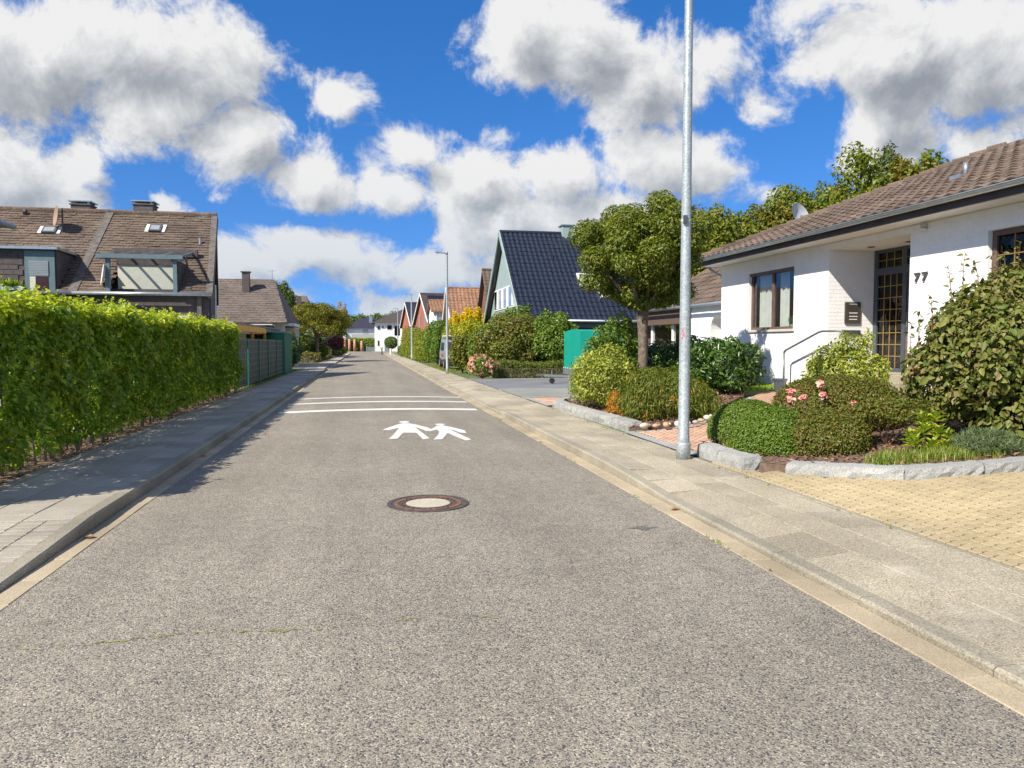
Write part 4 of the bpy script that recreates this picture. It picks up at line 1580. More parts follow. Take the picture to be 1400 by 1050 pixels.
M['pebble'] = [solid('pebble_cream', (0.55, 0.50, 0.41), .8, .1, 9, bump=.2), solid('pebble_tan', (0.46, 0.31, 0.18), .8, .15, 9, bump=.2), solid('pebble_white', (0.66, 0.64, 0.59), .8, .1, 9, bump=.2), solid('pebble_grey', (0.36, 0.34, 0.31), .8, .15, 9, bump=.2)]
pbl = [(4.60, 11.86, .075, 0), (4.78, 11.80, .08, 1), (4.93, 11.72, .095, 1), (5.12, 11.68, .085, 2), (4.70, 11.93, .05, 3), (5.30, 11.66, .06, 0), (5.46, 11.72, .07, 3), (5.62, 11.86, .06, 1), (5.8, 12.0, .075, 0), (5.97, 12.17, .06, 2), (4.85, 11.88, .05, 2), (5.03, 11.84, .05, 0)]
pl_lab = ['cream pebble next to the granite block end', 'tan pebble, second from the granite block', 'largest tan pebble in the row by the path', 'white pebble just left of the lamp post', 'grey pebble tucked behind the cream one', 'cream pebble hidden by the lamp post', 'grey pebble right of the lamp post', 'tan pebble right of the lamp post', 'cream pebble under the drooping maple', 'white pebble under the drooping maple', 'small white pebble behind the tan row', 'small cream pebble behind the tan row']
for (x, y, r_, k), lab in zip(pbl, pl_lab):
    vs, fs, U, V_ = [], [], 10, 6
    r_ *= random.uniform(.7, .95)
    sx, sy, sz = r_ * random.uniform(1, 1.5), r_ * random.uniform(.7, 1), r_ * random.uniform(.5, .8)
    a0 = random.uniform(0, 6)
    m_ = MB()
    prof = [(math.sin(math.pi * i / V_) * (1 + random.uniform(-.08, .08)), -math.cos(math.pi * i / V_)) for i in range(V_ + 1)]
    m_.lathe([(max(p, .02), z) for p, z in prof], (0, 0, 0), U)
    m_.v = [(x + (vx * math.cos(a0) * sx - vy * math.sin(a0) * sy) * (1 + random.uniform(-.05, .05)), y + vx * math.sin(a0) * sx + vy * math.cos(a0) * sy, gz(x, y) + .075 + sz * .6 + vz * sz) for vx, vy, vz in m_.v]
    o = m_.build('pebble', M['pebble'][k], None, smooth=True)
    tag(o, lab, 'pebble', 'river pebbles beside the path')
cob = thing('cobble_edging', 'single row of small grey granite setts along the pink path', 'edging stones', (5, 11.8, .1))
P_ = [(4.46, 11.86), (4.95, 11.72), (5.75, 12.0), (7.1, 13.5), (8.3, 14.9)]
for (a, b) in zip(P_[:-1], P_[1:]):
    L = math.hypot(b[0] - a[0], b[1] - a[1])
    n = int(L / .14)
    for i in range(n):
        t0, t1 = i / n, (i + 1) / n - .008 / L
        A0 = (a[0] + (b[0] - a[0]) * t0, a[1] + (b[1] - a[1]) * t0)
        A1 = (a[0] + (b[0] - a[0]) * t1, a[1] + (b[1] - a[1]) * t1)
        ang = math.atan2(b[1] - a[1], b[0] - a[0])
        nx, ny = -math.sin(ang) * .10, math.cos(ang) * .10
        z = gz(A0[0], A0[1])
        MB().slab([(A0[0], A0[1], z - .03), (A1[0], A1[1], z - .03), (A1[0] + nx, A1[1] + ny, z - .03), (A0[0] + nx, A0[1] + ny, z - .03)], (0, 0, .056 + random.uniform(-.004, .004))).build('sett', M['granite'], cob)

# street lamps
M['galv'] = None
m, b, p, out = new_mat('galvanised_steel')
co = b.n('ShaderNodeTexCoord').outputs['Object']
vo = b.n('ShaderNodeTexVoronoi')
vo.inputs['Scale'].default_value = 55
b.set(vo.inputs['Vector'], co)
f1 = b.m('ADD', b.m('MULTIPLY', b.n('ShaderNodeSeparateColor').outputs[0], 0.0), 0.0)
sepc = b.n('ShaderNodeSeparateColor')
b.set(sepc.inputs[0], vo.outputs['Color'])
mixf = b.m('ADD', b.m('MULTIPLY', sepc.outputs[0], .5), b.m('MULTIPLY', b.noise(co, 3.0, 5.0), .5))
b.set(p.inputs['Base Color'], b.ramp(mixf, [(0.2, (0.28, 0.325, 0.335)), (0.55, (0.40, 0.445, 0.455)), (0.85, (0.56, 0.59, 0.59))]))
p.inputs['Metallic'].default_value = 0.35
b.set(p.inputs['Roughness'], b.m('MULTIPLY_ADD', sepc.outputs[1], .2, .38))
M['galv'] = m
M['lamp_head'] = solid('lamp_head_grey', (0.30, 0.32, 0.33), .5, .05)
M['lens'] = solid('lamp_lens', (0.6, 0.62, 0.6), .2, .02)


def street_lamp(x, y, label, near):
    t = thing('street_lamp', label, 'street lamp', (0, 0, 0), group='galvanised street lamps along the right pavement')
    n = 20 if near else 10
    MB().lathe([(.077, 0), (.077, .3), (.072, .31), (.07, 1.5), (.062, 3.5), (.052, 6.0), (.052, 6.02)], (0, 0, 0), n).build('pole', M['galv'], t, smooth=True)
    if near:
        MB().lathe([(.092, -.02), (.093, .19), (.089, .215), (.076, .22)], (0, 0, 0), n).build('base_sleeve', M['galv'], t, smooth=True)
        bx_ = MB().box(-.066, -.02, -.085, -.05, 3.05, 3.16, bev=.006).build('tag_box', M['anthracite'], t)
        MB().lathe([(.0665, 3.085), (.067, 3.1), (.0665, 3.115)], (0, 0, 0), n).build('strap', M['sill'], t)
        stk = MB()
        for (a, z0, w_, h_) in ((3.9, 1.66, .02, .045), (4.05, 1.60, .025, .05), (3.8, 1.57, .02, .03)):
            stk.add([(.0707 * math.cos(a + w_ * s_ * 8), .0707 * math.sin(a + w_ * s_ * 8), z0 + h_ * q_) for s_, q_ in ((-1, 0), (1, 0), (1, 1), (-1, 1))], [(0, 1, 2, 3)])
        stk.build('sticker', solid('sticker_red', (0.55, 0.12, 0.16), .5, .1), t)
    hd_ = MB()
    hd_.slab([(-.56, -.12, 6.05), (-.02, -.05, 6.0), (.06, 0, 6.0), (-.02, .05, 6.0), (-.56, .12, 6.05)], (0, 0, .05))
    h = hd_.build('lamp_head', M['lamp_head'], t)
    MB().box(-.52, -.2, -.08, .08, 6.02, 6.03).build('lens', M['lens'], h)
    MB().lathe([(.06, 5.95), (.06, 6.1), (.03, 6.12)], (0, 0, 0), n).build('collar', M['lamp_head'], t, smooth=True)
    t.location = (x, y, gz(x, y))
    return t


street_lamp(4.09, 9.14, 'tall galvanised lamp pole standing nearest, beside the clipped box shrubs', True)
street_lamp(4.03, 37.5, 'street lamp in front of the silver van', False)
street_lamp(4.15, 69.0, 'street lamp in front of the tall conifer row', False)
street_lamp(4.1, 97.5, 'smallest and farthest street lamp near the white house', False)

# manhole cover
M['rust'] = solid('rusty_iron', (0.19, 0.105, 0.065), .75, .35, 14.0, bump=.5, bscale=60, metal=.2, stain=((0.30, 0.13, 0.055), 9.0, .5))
M['iron'] = solid('cast_iron', (0.10, 0.08, 0.07), .6, .25, 12.0, bump=.4, bscale=60, metal=.3, stain=((0.24, 0.11, 0.055), 7.0, .58))
M['pale_conc'] = speckle('pale_concrete', [(.3, (.32, .28, .21)), (.5, (.48, .43, .33)), (.7, (.60, .55, .44))], scale=80, big=(.9, 1.08), bump=.3)
mh = thing('manhole_cover', 'round rusty iron manhole cover with pale concrete centre', 'manhole cover', (.58, 7.21, crown(.58)))
c0 = (.58, 7.21, crown(.58))


def ring(r0, r1, z0, z1, n=56):
    m_ = MB()
    vs, fs = [], []
    for (r_, z) in ((r0, z0 - .02), (r0, z1), (r1, z1), (r1, z0 - .02)):
        for k in range(n):
            t = 2 * math.pi * k / n
            vs.append((c0[0] + r_ * math.cos(t), c0[1] + r_ * math.sin(t), c0[2] + z))
    for i in range(3):
        for k in range(n):
            q = (k + 1) % n
            fs.append((i * n + k, i * n + q, (i + 1) * n + q, (i + 1) * n + k))
    return m_.add(vs, fs)


ring(.355, .395, 0, .007).build('outer_frame', M['iron'], mh)
ring(.325, .354, 0, .0035).build('frame_groove', M['iron'], mh)
ring(.285, .325, 0, .008).build('cover_rim', M['rust'], mh)
ring(.235, .285, -.004, .003).build('cover_ring', M['rust'], mh)
ring(.215, .235, 0, .008).build('inner_rim', M['iron'], mh)
MB().lathe([(.214, -.02), (.214, .005), (.2, .007)], c0, 48).build('concrete_centre', M['pale_conc'], mh)
for k in range(28):
    t = 2 * math.pi * k / 28
    a = Vector((c0[0] + .245 * math.cos(t), c0[1] + .245 * math.sin(t), c0[2] + .004))
    e = Vector((c0[0] + .276 * math.cos(t), c0[1] + .276 * math.sin(t), c0[2] + .004))
    MB().beam(a, e, .026, .012).build('lug', M['iron'], mh)

# ---------------------------------------------------------------- planting on the right
M['wood'] = solid('bark_grey', (0.16, 0.115, 0.085), .9, .25, 12.0, bump=.7, bscale=30)
M['trunk'] = solid('maple_bark', (0.17, 0.135, 0.10), .95, .3, 14.0, bump=1.0, bscale=26, stain=((0.075, 0.06, 0.048), 6.0, .5))
L_var = leaf_mat('variegated_leaf', [(0.10, 0.145, 0.02), (0.25, 0.275, 0.04), (0.40, 0.385, 0.075), (0.15, 0.195, 0.026), (0.50, 0.46, 0.14)], trans=.22)
L_shrub = leaf_mat('shrub_leaf', [(0.055, 0.105, 0.018), (0.115, 0.18, 0.028), (0.19, 0.25, 0.04), (0.08, 0.14, 0.024)], trans=.28)
L_maple = leaf_mat('maple_leaf', [(0.062, 0.092, 0.013), (0.108, 0.138, 0.02), (0.165, 0.185, 0.028), (0.23, 0.225, 0.033), (0.085, 0.115, 0.016)], trans=.28)
L_acer = leaf_mat('lace_maple_leaf', [(0.085, 0.115, 0.018), (0.14, 0.165, 0.026), (0.20, 0.205, 0.036), (0.11, 0.135, 0.022)], trans=.25, patch=([(0.52, 0.13, 0.03), (0.66, 0.22, 0.045), (0.62, 0.30, 0.06)], 3.4, .635))
L_laurel = leaf_mat('laurel_leaf', [(0.028, 0.064, 0.014), (0.052, 0.105, 0.02), (0.095, 0.16, 0.03), (0.036, 0.08, 0.016)], trans=.12, rough=.28, spec=.55)
L_box = leaf_mat('box_leaf', [(0.055, 0.10, 0.014), (0.105, 0.165, 0.021), (0.17, 0.225, 0.03), (0.075, 0.125, 0.017)], trans=.18)
L_aza = leaf_mat('azalea_leaf', [(0.06, 0.085, 0.014), (0.11, 0.125, 0.02), (0.17, 0.16, 0.028), (0.085, 0.105, 0.017), (0.24, 0.11, 0.04)], trans=.2, patch=([(0.17, 0.10, 0.035), (0.25, 0.11, 0.045), (0.20, 0.15, 0.04)], 3.0, .58))
L_vib = leaf_mat('viburnum_leaf', [(0.07, 0.098, 0.019), (0.12, 0.14, 0.03), (0.175, 0.175, 0.044), (0.19, 0.145, 0.058), (0.09, 0.115, 0.024)], trans=.18, rough=.5, patch=([(0.26, 0.115, 0.06), (0.30, 0.17, 0.08), (0.22, 0.16, 0.07)], 1.5, .62))
L_skim = leaf_mat('skimmia_leaf', [(0.17, 0.27, 0.035), (0.30, 0.37, 0.05), (0.46, 0.42, 0.06), (0.24, 0.31, 0.04)], trans=.25)
L_pine = leaf_mat('pine_needle', [(0.085, 0.13, 0.065), (0.13, 0.175, 0.09), (0.19, 0.22, 0.12), (0.11, 0.15, 0.075)], trans=.1)
L_grass = leaf_mat('grass_blade', [(0.10, 0.16, 0.022), (0.17, 0.235, 0.034), (0.26, 0.28, 0.06), (0.30, 0.26, 0.09)], trans=.3)
L_pink = leaf_mat('pink_petal', [(0.80, 0.24, 0.36), (0.88, 0.40, 0.48), (0.90, 0.58, 0.60), (0.76, 0.20, 0.30)], trans=.3)

zb = lambda x, y: gz(x, y) + .07
bush('variegated_shrub', 'rounded yellow green variegated shrub left of the maple trunk', 'shrub', (5.05, 15.5, zb(5.05, 15.5)),
     lumps((5.05, 15.5, .78), (.74, .78, .68), 16, .40), 9000, L_var, .062, stem_mat=M['wood'], width=.5, spread=.9)
tl = lumps((5.85, 17.1, 1.05), (.66, .66, .98), 14, .40) + [(6.3, 17.4, 1.6, .32, .32, .4), (5.9, 17.3, 1.75, .35, .35, .4), (5.35, 16.7, 1.75, .18, .18, .28), (5.6, 16.6, 1.95, .16, .16, .3), (5.95, 17, 2.1, .2, .2, .28), (6.2, 17.2, 2.0, .2, .2, .25), (5.2, 16.9, 1.5, .18, .18, .24)]
bush('green_shrub', 'taller loose green shrub behind the variegated one, hiding the teal trailer', 'shrub', (5.85, 17.1, zb(5.85, 17.1)), tl, 9000, L_shrub, .075, stem_mat=M['wood'], width=.45, spread=1.0)

# ball headed maple: trunk, limbs, crown
tr = thing('maple_tree', 'ball headed maple tree with stout bare trunk in the mulch bed', 'tree', (6.38, 16.6, gz(6.38, 16.6)))
mb = MB()
tz = gz(6.38, 16.6)
tp = [(6.38, 16.6, tz - .05), (6.385, 16.6, tz + .15), (6.37, 16.59, tz + .7), (6.39, 16.6, tz + 1.3), (6.37, 16.6, tz + 1.75), (6.36, 16.6, tz + 2.05), (6.36, 16.6, tz + 2.25)]
mb.tube(tp, [.165, .13, .118, .115, .122, .145, .17], 14)
trk = mb.build('trunk', M['trunk'], tr, smooth=True)
cc = (6.50, 16.6, 3.74)
cr = (1.54, 1.54, 1.30)
mblobs = [(cc[0], cc[1], cc[2], .85, .85, .7)]
random.seed(21)
ga = math.pi * (3 - math.sqrt(5))
for i in range(46):
    z = 1 - 1.80 * (i + .5) / 46
    q = math.sqrt(max(0, 1 - z * z))
    t = i * ga + random.uniform(-.3, .3)
    k = random.uniform(.60, 1.02)
    s_ = random.uniform(.20, .46)
    mblobs.append((cc[0] + cr[0] * q * math.cos(t) * k, cc[1] + cr[1] * q * math.sin(t) * k, cc[2] + cr[2] * z * k, s_, s_, s_ * .8))
for i in range(13):
    t = i * 2 * math.pi / 13 + random.uniform(-.2, .2)
    q = random.uniform(.55, 1.05)
    if math.cos(t) < -.45:
        continue
    s_ = random.uniform(.26, .4)
    mblobs.append((cc[0] + q * math.cos(t), cc[1] + q * math.sin(t), random.uniform(2.62, 2.9) + .15 * q, s_, s_, s_ * .8))
for i in range(9):
    t = i * 2 * math.pi / 9 + random.uniform(-.2, .2)
    q = random.uniform(.3, .6)
    mblobs.append((cc[0] + q * math.cos(t), cc[1] + q * math.sin(t), random.uniform(2.62, 2.8), .32, .32, .28))
mb = MB()
for b_ in mblobs[1::3]:
    s0 = Vector((6.36, 16.6, tz + 2.1))
    e = Vector(b_[:3])
    md = s0.lerp(e, .45) + Vector((0, 0, -.12 + .1 * random.random()))
    mb.tube([s0, md, e], [.07, .045, .012], 6)
mb.build('limbs', M['trunk'], trk, smooth=True)
p, nr = blob_points(mblobs, 52000, shell=.6, keep=.78, fill=.04)
leaves('crown', p, nr, L_maple, tr, size=.078, width=.42, droop=.5, spread=.62, up=.5)

# drooping lace-leaf maple
ab = lumps((5.5, 13.0, .52), (.92, .85, .60), 26, .34, zmin=-.35)
bush('lace_maple_shrub', 'low weeping lace leaf maple with orange tips behind the lamp pole', 'shrub', (5.5, 13.0, zb(5.5, 13)), ab, 16000, L_acer, .085, stem_mat=M['wood'], width=.16, droop=2.2, spread=.9, fold=.1)
ab = lumps((4.98, 14.0, .36), (.36, .4, .34), 10, .4)
bush('orange_maple_sprig', 'small orange tinted maple sprig between variegated shrub and weeping maple', 'shrub', (4.98, 14.0, zb(5, 14)), ab, 2600,
     leaf_mat('orange_lace_leaf', [(0.58, 0.20, 0.035), (0.66, 0.30, 0.05), (0.50, 0.13, 0.03), (0.30, 0.24, 0.045), (0.20, 0.2, .04)], trans=.3), .08, stem_mat=M['wood'], width=.2, droop=1.0, spread=1.0)

# laurel mass
lb = lumps((8.0, 15.75, .98), (.80, .82, .74), 18, .36) + lumps((7.75, 17.3, 1.0), (.7, .95, .7), 12, .38) + lumps((7.45, 18.7, 1.0), (.65, .9, .7), 10, .4)
bush('laurel_hedge', 'glossy dark green cherry laurel mass in front of the white wall', 'shrub', (7.8, 16.8, zb(7.8, 16.8)), lb, 17000, L_laurel, .105, stem_mat=M['wood'], width=.38, spread=.95, up=.5, droop=-.6)

# clipped box mounds: tiny leaves
def mound(name, label, c, r, n, mat, size=.022, cat='shrub', n2=0, **kw):
    bl = [(c[0], c[1], c[2], r[0], r[1], r[2])] + [(c[0] + r[0] * .5 * math.cos(t), c[1] + r[1] * .5 * math.sin(t), c[2] + r[2] * random.uniform(-.05, .12), r[0] * .58, r[1] * .58, r[2] * random.uniform(.78, .92)) for t in np.arange(n2) * 2 * math.pi / max(n2, 1)]
    kw.setdefault('spread', .75)
    return bush(name, label, cat, (c[0], c[1], zb(c[0], c[1])), bl, n, mat, size, stem_mat=M['wood'], shell=kw.pop('shell', .12), keep=.88, fill=kw.pop('fill', .12), **kw)


mound('box_mound', 'clipped dark green box mound closest to the lamp pole', (5.27, 9.62, .38), (.56, .52, .44), 26000, L_box, .025, width=.6)
mound('box_mound', 'smoothly clipped green box dome in front, beside the granite blocks', (5.12, 8.70, .36), (.52, .52, .44), 26000, L_box, .024, width=.6)
mound('azalea_mound', 'reddish green azalea mound merging with the clipped box dome', (5.60, 8.28, .42), (.52, .50, .38), 21000, L_aza, .03, width=.5, n2=5, shell=.25)
mound('azalea_hedge', 'bronze green azalea mass behind the pink roses', (6.72, 9.7, .64), (.92, .78, .52), 34000, L_aza, .034, width=.5, n2=6, shell=.25)

# variegated shrub by the rail
vb = lumps((8.0, 11.4, 1.0), (.70, .70, .58), 15, .4) + [(7.75 + .13 * k, 11.2 + .05 * (k % 3), 1.52 + .05 * ((k * 7) % 4), .09, .09, .18) for k in range(6)]
bush('variegated_shrub', 'loose variegated shrub in front of the handrail and door', 'shrub', (8.0, 11.4, zb(8, 11.4)), vb, 9500, L_var, .06, stem_mat=M['wood'], width=.45, spread=1.0)

# big viburnum: the nearest leaves are single parts
vt = thing('viburnum_bush', 'big broad leaved viburnum bush at the right edge, green turning bronze', 'shrub', (7.7, 8.1, zb(7.7, 8.1)))
vbl = lumps((7.92, 8.0, 1.32), (1.10, 1.05, .94), 34, .36, zmin=-.75) + [(7.75, 8.2, 2.12, .40, .42, .28), (8.2, 8.1, 2.3, .5, .5, .32), (8.5, 7.9, 1.5, .8, .8, .9), (7.25, 8.5, 1.2, .3, .35, .5)]
p, nr = blob_points(vbl, 21000, shell=.4, keep=.74, fill=.1, zmin=.48)
d_ = np.linalg.norm(p - np.array([0, 0, 1.6]), axis=1)
face = np.sum(nr * unit(np.array([[0, 0, 1.6]]) - p), axis=1)
order = np.argsort(d_ - face * 1.5 + (p[:, 0] > 1.03 * p[:, 1]) * 50)
pick = order[:2600][RNG.permutation(2600)[:260]]
mask = np.ones(len(p), bool)
mask[pick] = False
leaves('foliage', p[mask], nr[mask], L_vib, vt, size=.076, width=.62, droop=1.2, spread=.7, up=.3, six=True)
for k in range(5):
    v, f, per = leaf_verts(np.zeros((1, 3)), np.array([[0, 0, 1.0]]), np.array([.1]), .64, 0, .25, True)
    pass
lm = []
for k in range(6):
    d = np.array([0, -1.0, 0])
    L, W = .086, .056
    vs = [(0, 0, 0), (W * .46, -L * .28, .01), (W * .40, -L * .65, .004), (0, -L, -.016), (-W * .40, -L * .65, .004), (-W * .46, -L * .28, .01)]
    me = tri_mesh('leaf', np.array(vs), np.array([[0, 2, 1], [0, 3, 2], [0, 4, 3], [0, 5, 4]]), L_vib, np.array([(k + .5) / 6]), 4)
    lm.append(me)
for i in pick:
    nn = Vector(nr[i]) * .8 + Vector(RNG.normal(size=3)) * .35 + Vector((0, 0, .35))
    nn.normalize()
    dn = Vector((random.uniform(-.6, .6), random.uniform(-.6, .6), -1))
    yv = -(dn - nn * dn.dot(nn)).normalized()
    xv = yv.cross(nn)
    m4 = Matrix((xv, yv, nn)).transposed().to_4x4()
    m4 = Matrix.Translation(Vector(p[i]) + nn * .03) @ m4 @ Matrix.Scale(random.uniform(.85, 1.25), 4)
    put('leaf', random.choice(lm), vt).matrix_basis = m4
mb = MB()
branch_set(mb, (7.6, 8.1, zb(7.6, 8.1)), [b_[:3] for b_ in vbl[1:30:3]], .03)
branch_set(mb, (7.9, 8.0, zb(7.9, 8.0)), [b_[:3] for b_ in vbl[2:30:3]], .025)
mb.build('stems', M['wood'], vt, smooth=True)
# long shoots above it
SHOOT = solid('red_twig', (.24, .09, .05), .7, .2)
mb = MB()
sp, sn_ = [], []
for (x, y, z0, z1) in ((7.15, 8.4, 1.7, 2.2), (7.05, 8.5, 1.5, 2.02), (6.9, 8.5, 1.3, 1.85), (7.35, 8.3, 2.0, 2.55), (7.5, 8.3, 2.1, 2.72), (7.65, 8.2, 2.2, 2.66), (7.9, 8.1, 2.3, 2.75), (7.0, 8.3, 1.3, 1.7), (8.0, 8.0, 2.4, 2.85), (8.2, 8.0, 2.4, 2.85), (7.75, 8.1, 2.2, 2.7), (8.1, 7.9, 2.3, 2.8)):
    tx, ty = x + random.uniform(-.08, .06), y + random.uniform(-.05, .05)
    MB().tube([(x, y, z0), ((x + tx) / 2 + .015, y, (z0 + z1) / 2), (tx, ty, z1)], [.007, .005, .003], 5).build('shoot', SHOOT, vt)
    for q in np.linspace(.15, 1, 9):
        for s_ in (-1, 1):
            sp.append((x + (tx - x) * q + .01 * s_, y + (ty - y) * q, z0 + (z1 - z0) * q))
            sn_.append((s_ * .7, -.3, .6))
leaves('shoot_leaves', np.array(sp), np.array(sn_), L_vib, vt, size=.068, width=.5, spread=.6, droop=-.8, six=True)

# small azalea with visible stems, skimmia, dwarf pine, grass
aw = thing('azalea_shrub', 'small open azalea showing its bare branching stems', 'shrub', (6.32, 8.15, zb(6.32, 8.15)))
p, nr = blob_points(lumps((6.36, 8.15, .76), (.56, .46, .18), 18, .36, zmin=-.3), 6500, shell=.5)
leaves('foliage', p, nr, L_aza, aw, size=.036, width=.5, spread=.9)
mb = MB()
b0 = (6.32, 8.12, zb(6.32, 8.12) - .02)
branch_set(mb, b0, [(6.1, 8.1, .7), (6.25, 7.95, .72), (6.5, 8.1, .7), (6.6, 8.0, .68), (6.4, 8.25, .74), (6.18, 8.2, .74)], .016)
mb.build('stems', solid('azalea_stem', (.30, .17, .12), .85, .2, 15), aw, smooth=True)


def rosettes(name, label, spots, mat, L=.14, n=9, w=.32, cat='plant'):
    x0, y0 = spots[0][0], spots[0][1]
    t = thing(name, label, cat, (x0, y0, zb(x0, y0)))
    P, N = [], []
    mbs = MB()
    V, Fa, rr = [], [], []
    for (x, y, z) in spots:
        mbs.tube([(x0, y0, zb(x0, y0) - .02), ((x + x0) / 2, (y + y0) / 2, z * .6 + .1), (x, y, z)], .008, 5)
        for ring_ in range(3):
            for k in range(n):
                a = 2 * math.pi * (k + ring_ * .4) / n + random.uniform(-.2, .2)
                e = random.uniform(.1, .5) + .3 * ring_
                d = Vector((math.cos(a) * math.cos(e), math.sin(a) * math.cos(e), math.sin(e)))
                s_ = Vector((-math.sin(a), math.cos(a), 0)) * L * w / 2
                l_ = L * random.uniform(.7, 1.1)
                o = Vector((x, y, z - .03 + .025 * ring_))
                i0 = len(V)
                V += [o, o + d * l_ * .5 + s_ + Vector((0, 0, .01)), o + d * l_ - Vector((0, 0, .015)), o + d * l_ * .5 - s_ + Vector((0, 0, .01))]
                Fa += [(i0, i0 + 1, i0 + 2), (i0, i0 + 2, i0 + 3)]
                rr.append(random.random())
    o = put('foliage', tri_mesh('foliage', np.array([tuple(v) for v in V]), np.array(Fa), mat, np.array(rr), 2), t)
    o['kind'] = 'stuff'
    mbs.build('stems', M['wood'], t)
    return t


rosettes('skimmia_plant', 'bright yellow green leafy skimmia between azalea and dwarf pine', [(6.36, 7.55, .58), (6.25, 7.62, .50), (6.5, 7.5, .56), (6.42, 7.65, .68), (6.56, 7.6, .72), (6.2, 7.5, .45), (6.36, 7.42, .42), (6.5, 7.38, .40), (6.62, 7.5, .5), (6.6, 7.35, .38)], L_skim, .15)
pb = lumps((6.82, 7.12, .44), (.36, .32, .19), 26, .30, zmin=-.2)
bush('dwarf_pine', 'low blue green dwarf pine cushion behind the granite kerb', 'shrub', (6.82, 7.12, zb(6.8, 7.1)), pb, 12000, L_pine, .055, stem_mat=M['wood'], width=.07, droop=-1.2, spread=1.2, up=.2, fold=0)


def grass(name, label, spots, mat, n, h=.12, r=.1, cat='grass', zf=None, stuff=False):
    P, rr, V, Fa = [], [], [], []
    for i in range(n):
        x, y = random.choice(spots)
        x += random.gauss(0, r)
        y += random.gauss(0, r)
        z = (zf or (lambda a, b: gz(a, b) + .085))(x, y)
        a = random.uniform(0, 6.28)
        l_ = h * random.uniform(.5, 1.3)
        dx, dy = math.cos(a) * l_ * .4, math.sin(a) * l_ * .4
        sx, sy = -math.sin(a) * .0035, math.cos(a) * .0035
        i0 = len(V)
        V += [(x - sx, y - sy, z), (x + sx, y + sy, z), (x + dx * .4 + sx, y + dy * .4 + sy, z + l_ * .65), (x + dx * .4 - sx, y + dy * .4 - sy, z + l_ * .65), (x + dx, y + dy, z + l_ * .95)]
        Fa += [(i0, i0 + 1, i0 + 2), (i0, i0 + 2, i0 + 3), (i0 + 3, i0 + 2, i0 + 4)]
        rr.append(random.random())
    o = put(name, tri_mesh(name, np.array(V), np.array(Fa), mat, np.array(rr), 3))
    tag(o, label, cat, kind='stuff')
    return o


grass('grass_tuft', 'fringe of short grass along the inside of the granite kerb', [(5.55 + .12 * k, 7.15 - .02 * k + .12 * (k % 3)) for k in range(12)], L_grass, 3000, .11, .09)
grass('grass_tuft', 'straw coloured grass tuft between granite block and box dome', [(4.72, 9.0), (4.70, 8.8), (4.78, 8.95)], L_grass, 700, .12, .06)
grass('lawn_grass', 'strip of bright lawn below the bungalow window', [(9.0 + .22 * k, 16.5 + .5 * j) for k in range(5) for j in range(7)], leaf_mat('lawn_blade', [(0.16, 0.25, 0.03), (0.25, 0.34, 0.045), (0.30, 0.36, 0.06)], trans=.3), 9000, .07, .18, zf=lambda a, b: gz(a, b) - .01)

# pink roses
def rose(x, y, z, label, r=.045):
    t = thing('rose', label, 'flower', (x, y, zb(x, y)), group='pink roses over the azalea')
    MB().tube([(x + .05, y + .06, zb(x, y)), (x + .03, y + .03, (z + zb(x, y)) / 2), (x, y, z)], .005, 5).build('stem', M['wood'], t)
    p, nr = blob_points([(x, y, z, r, r, r * .8)], 70, shell=.9, fill=.3)
    leaves('petals', p, nr, L_pink, t, size=r * 1.1, width=.9, spread=.5, up=.5, six=True, kind=None)
    return t


for (px_, py_, yy, lab) in ((1122, 523, 9.15, 'pink rose highest above the azalea, upper bloom of the pair'), (1125, 539, 9.1, 'pink rose just below the highest bloom'), (1080, 545, 9.0, 'pink rose leftmost over the path, larger lower bloom'), (1081, 535, 9.05, 'pale pink rose leftmost over the path, upper bloom'), (1099, 543, 9.0, 'pink rose between the leftmost roses and the pair'), (1168, 551, 8.8, 'pale pink rose alone in front of the azalea mass'), (1165, 570, 8.5, 'small pink rose lowest, above the open azalea')):
    a_, e_ = az_el(px_, py_)
    x_ = yy * math.tan(R(a_))
    z_ = 1.6 + math.hypot(x_, yy) * math.tan(R(e_))
    rose(x_, yy, z_, lab, .036 if 'small' not in lab else .028)

# ---------------------------------------------------------------- left: beech hedge
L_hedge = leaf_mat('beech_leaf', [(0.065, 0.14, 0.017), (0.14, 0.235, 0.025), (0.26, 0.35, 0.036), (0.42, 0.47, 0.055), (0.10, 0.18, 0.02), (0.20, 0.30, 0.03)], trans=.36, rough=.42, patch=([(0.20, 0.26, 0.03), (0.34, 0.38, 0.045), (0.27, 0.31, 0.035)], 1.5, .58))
L_hedge_top = leaf_mat('sunlit_young_beech_leaf', [(0.22, 0.30, 0.03), (0.36, 0.42, 0.04), (0.48, 0.50, 0.06), (0.56, 0.53, 0.09), (0.30, 0.36, 0.035)], trans=.36, rough=.42)  # yellower young growth, its colour also raised for sun on the hedge top
hg = thing('beech_hedge', 'long clipped beech hedge, bright green on top, along the left pavement', 'hedge', (-4.4, 15.8, .1))
HX0, HX1, HY0, HY1, HZ = -3.86, -5.0, 7.25, 24.3, 2.08


def hedge_noise(a, b):
    return .08 * np.sin(a * 2.1 + 1) * np.sin(b * 2.7) + .09 * np.sin(a * 5.3 + b * 3.1) * np.sin(b * 4.3 - a) + .07 * np.sin(a * 11 + 2 * b) * np.sin(b * 9 - a * 3)


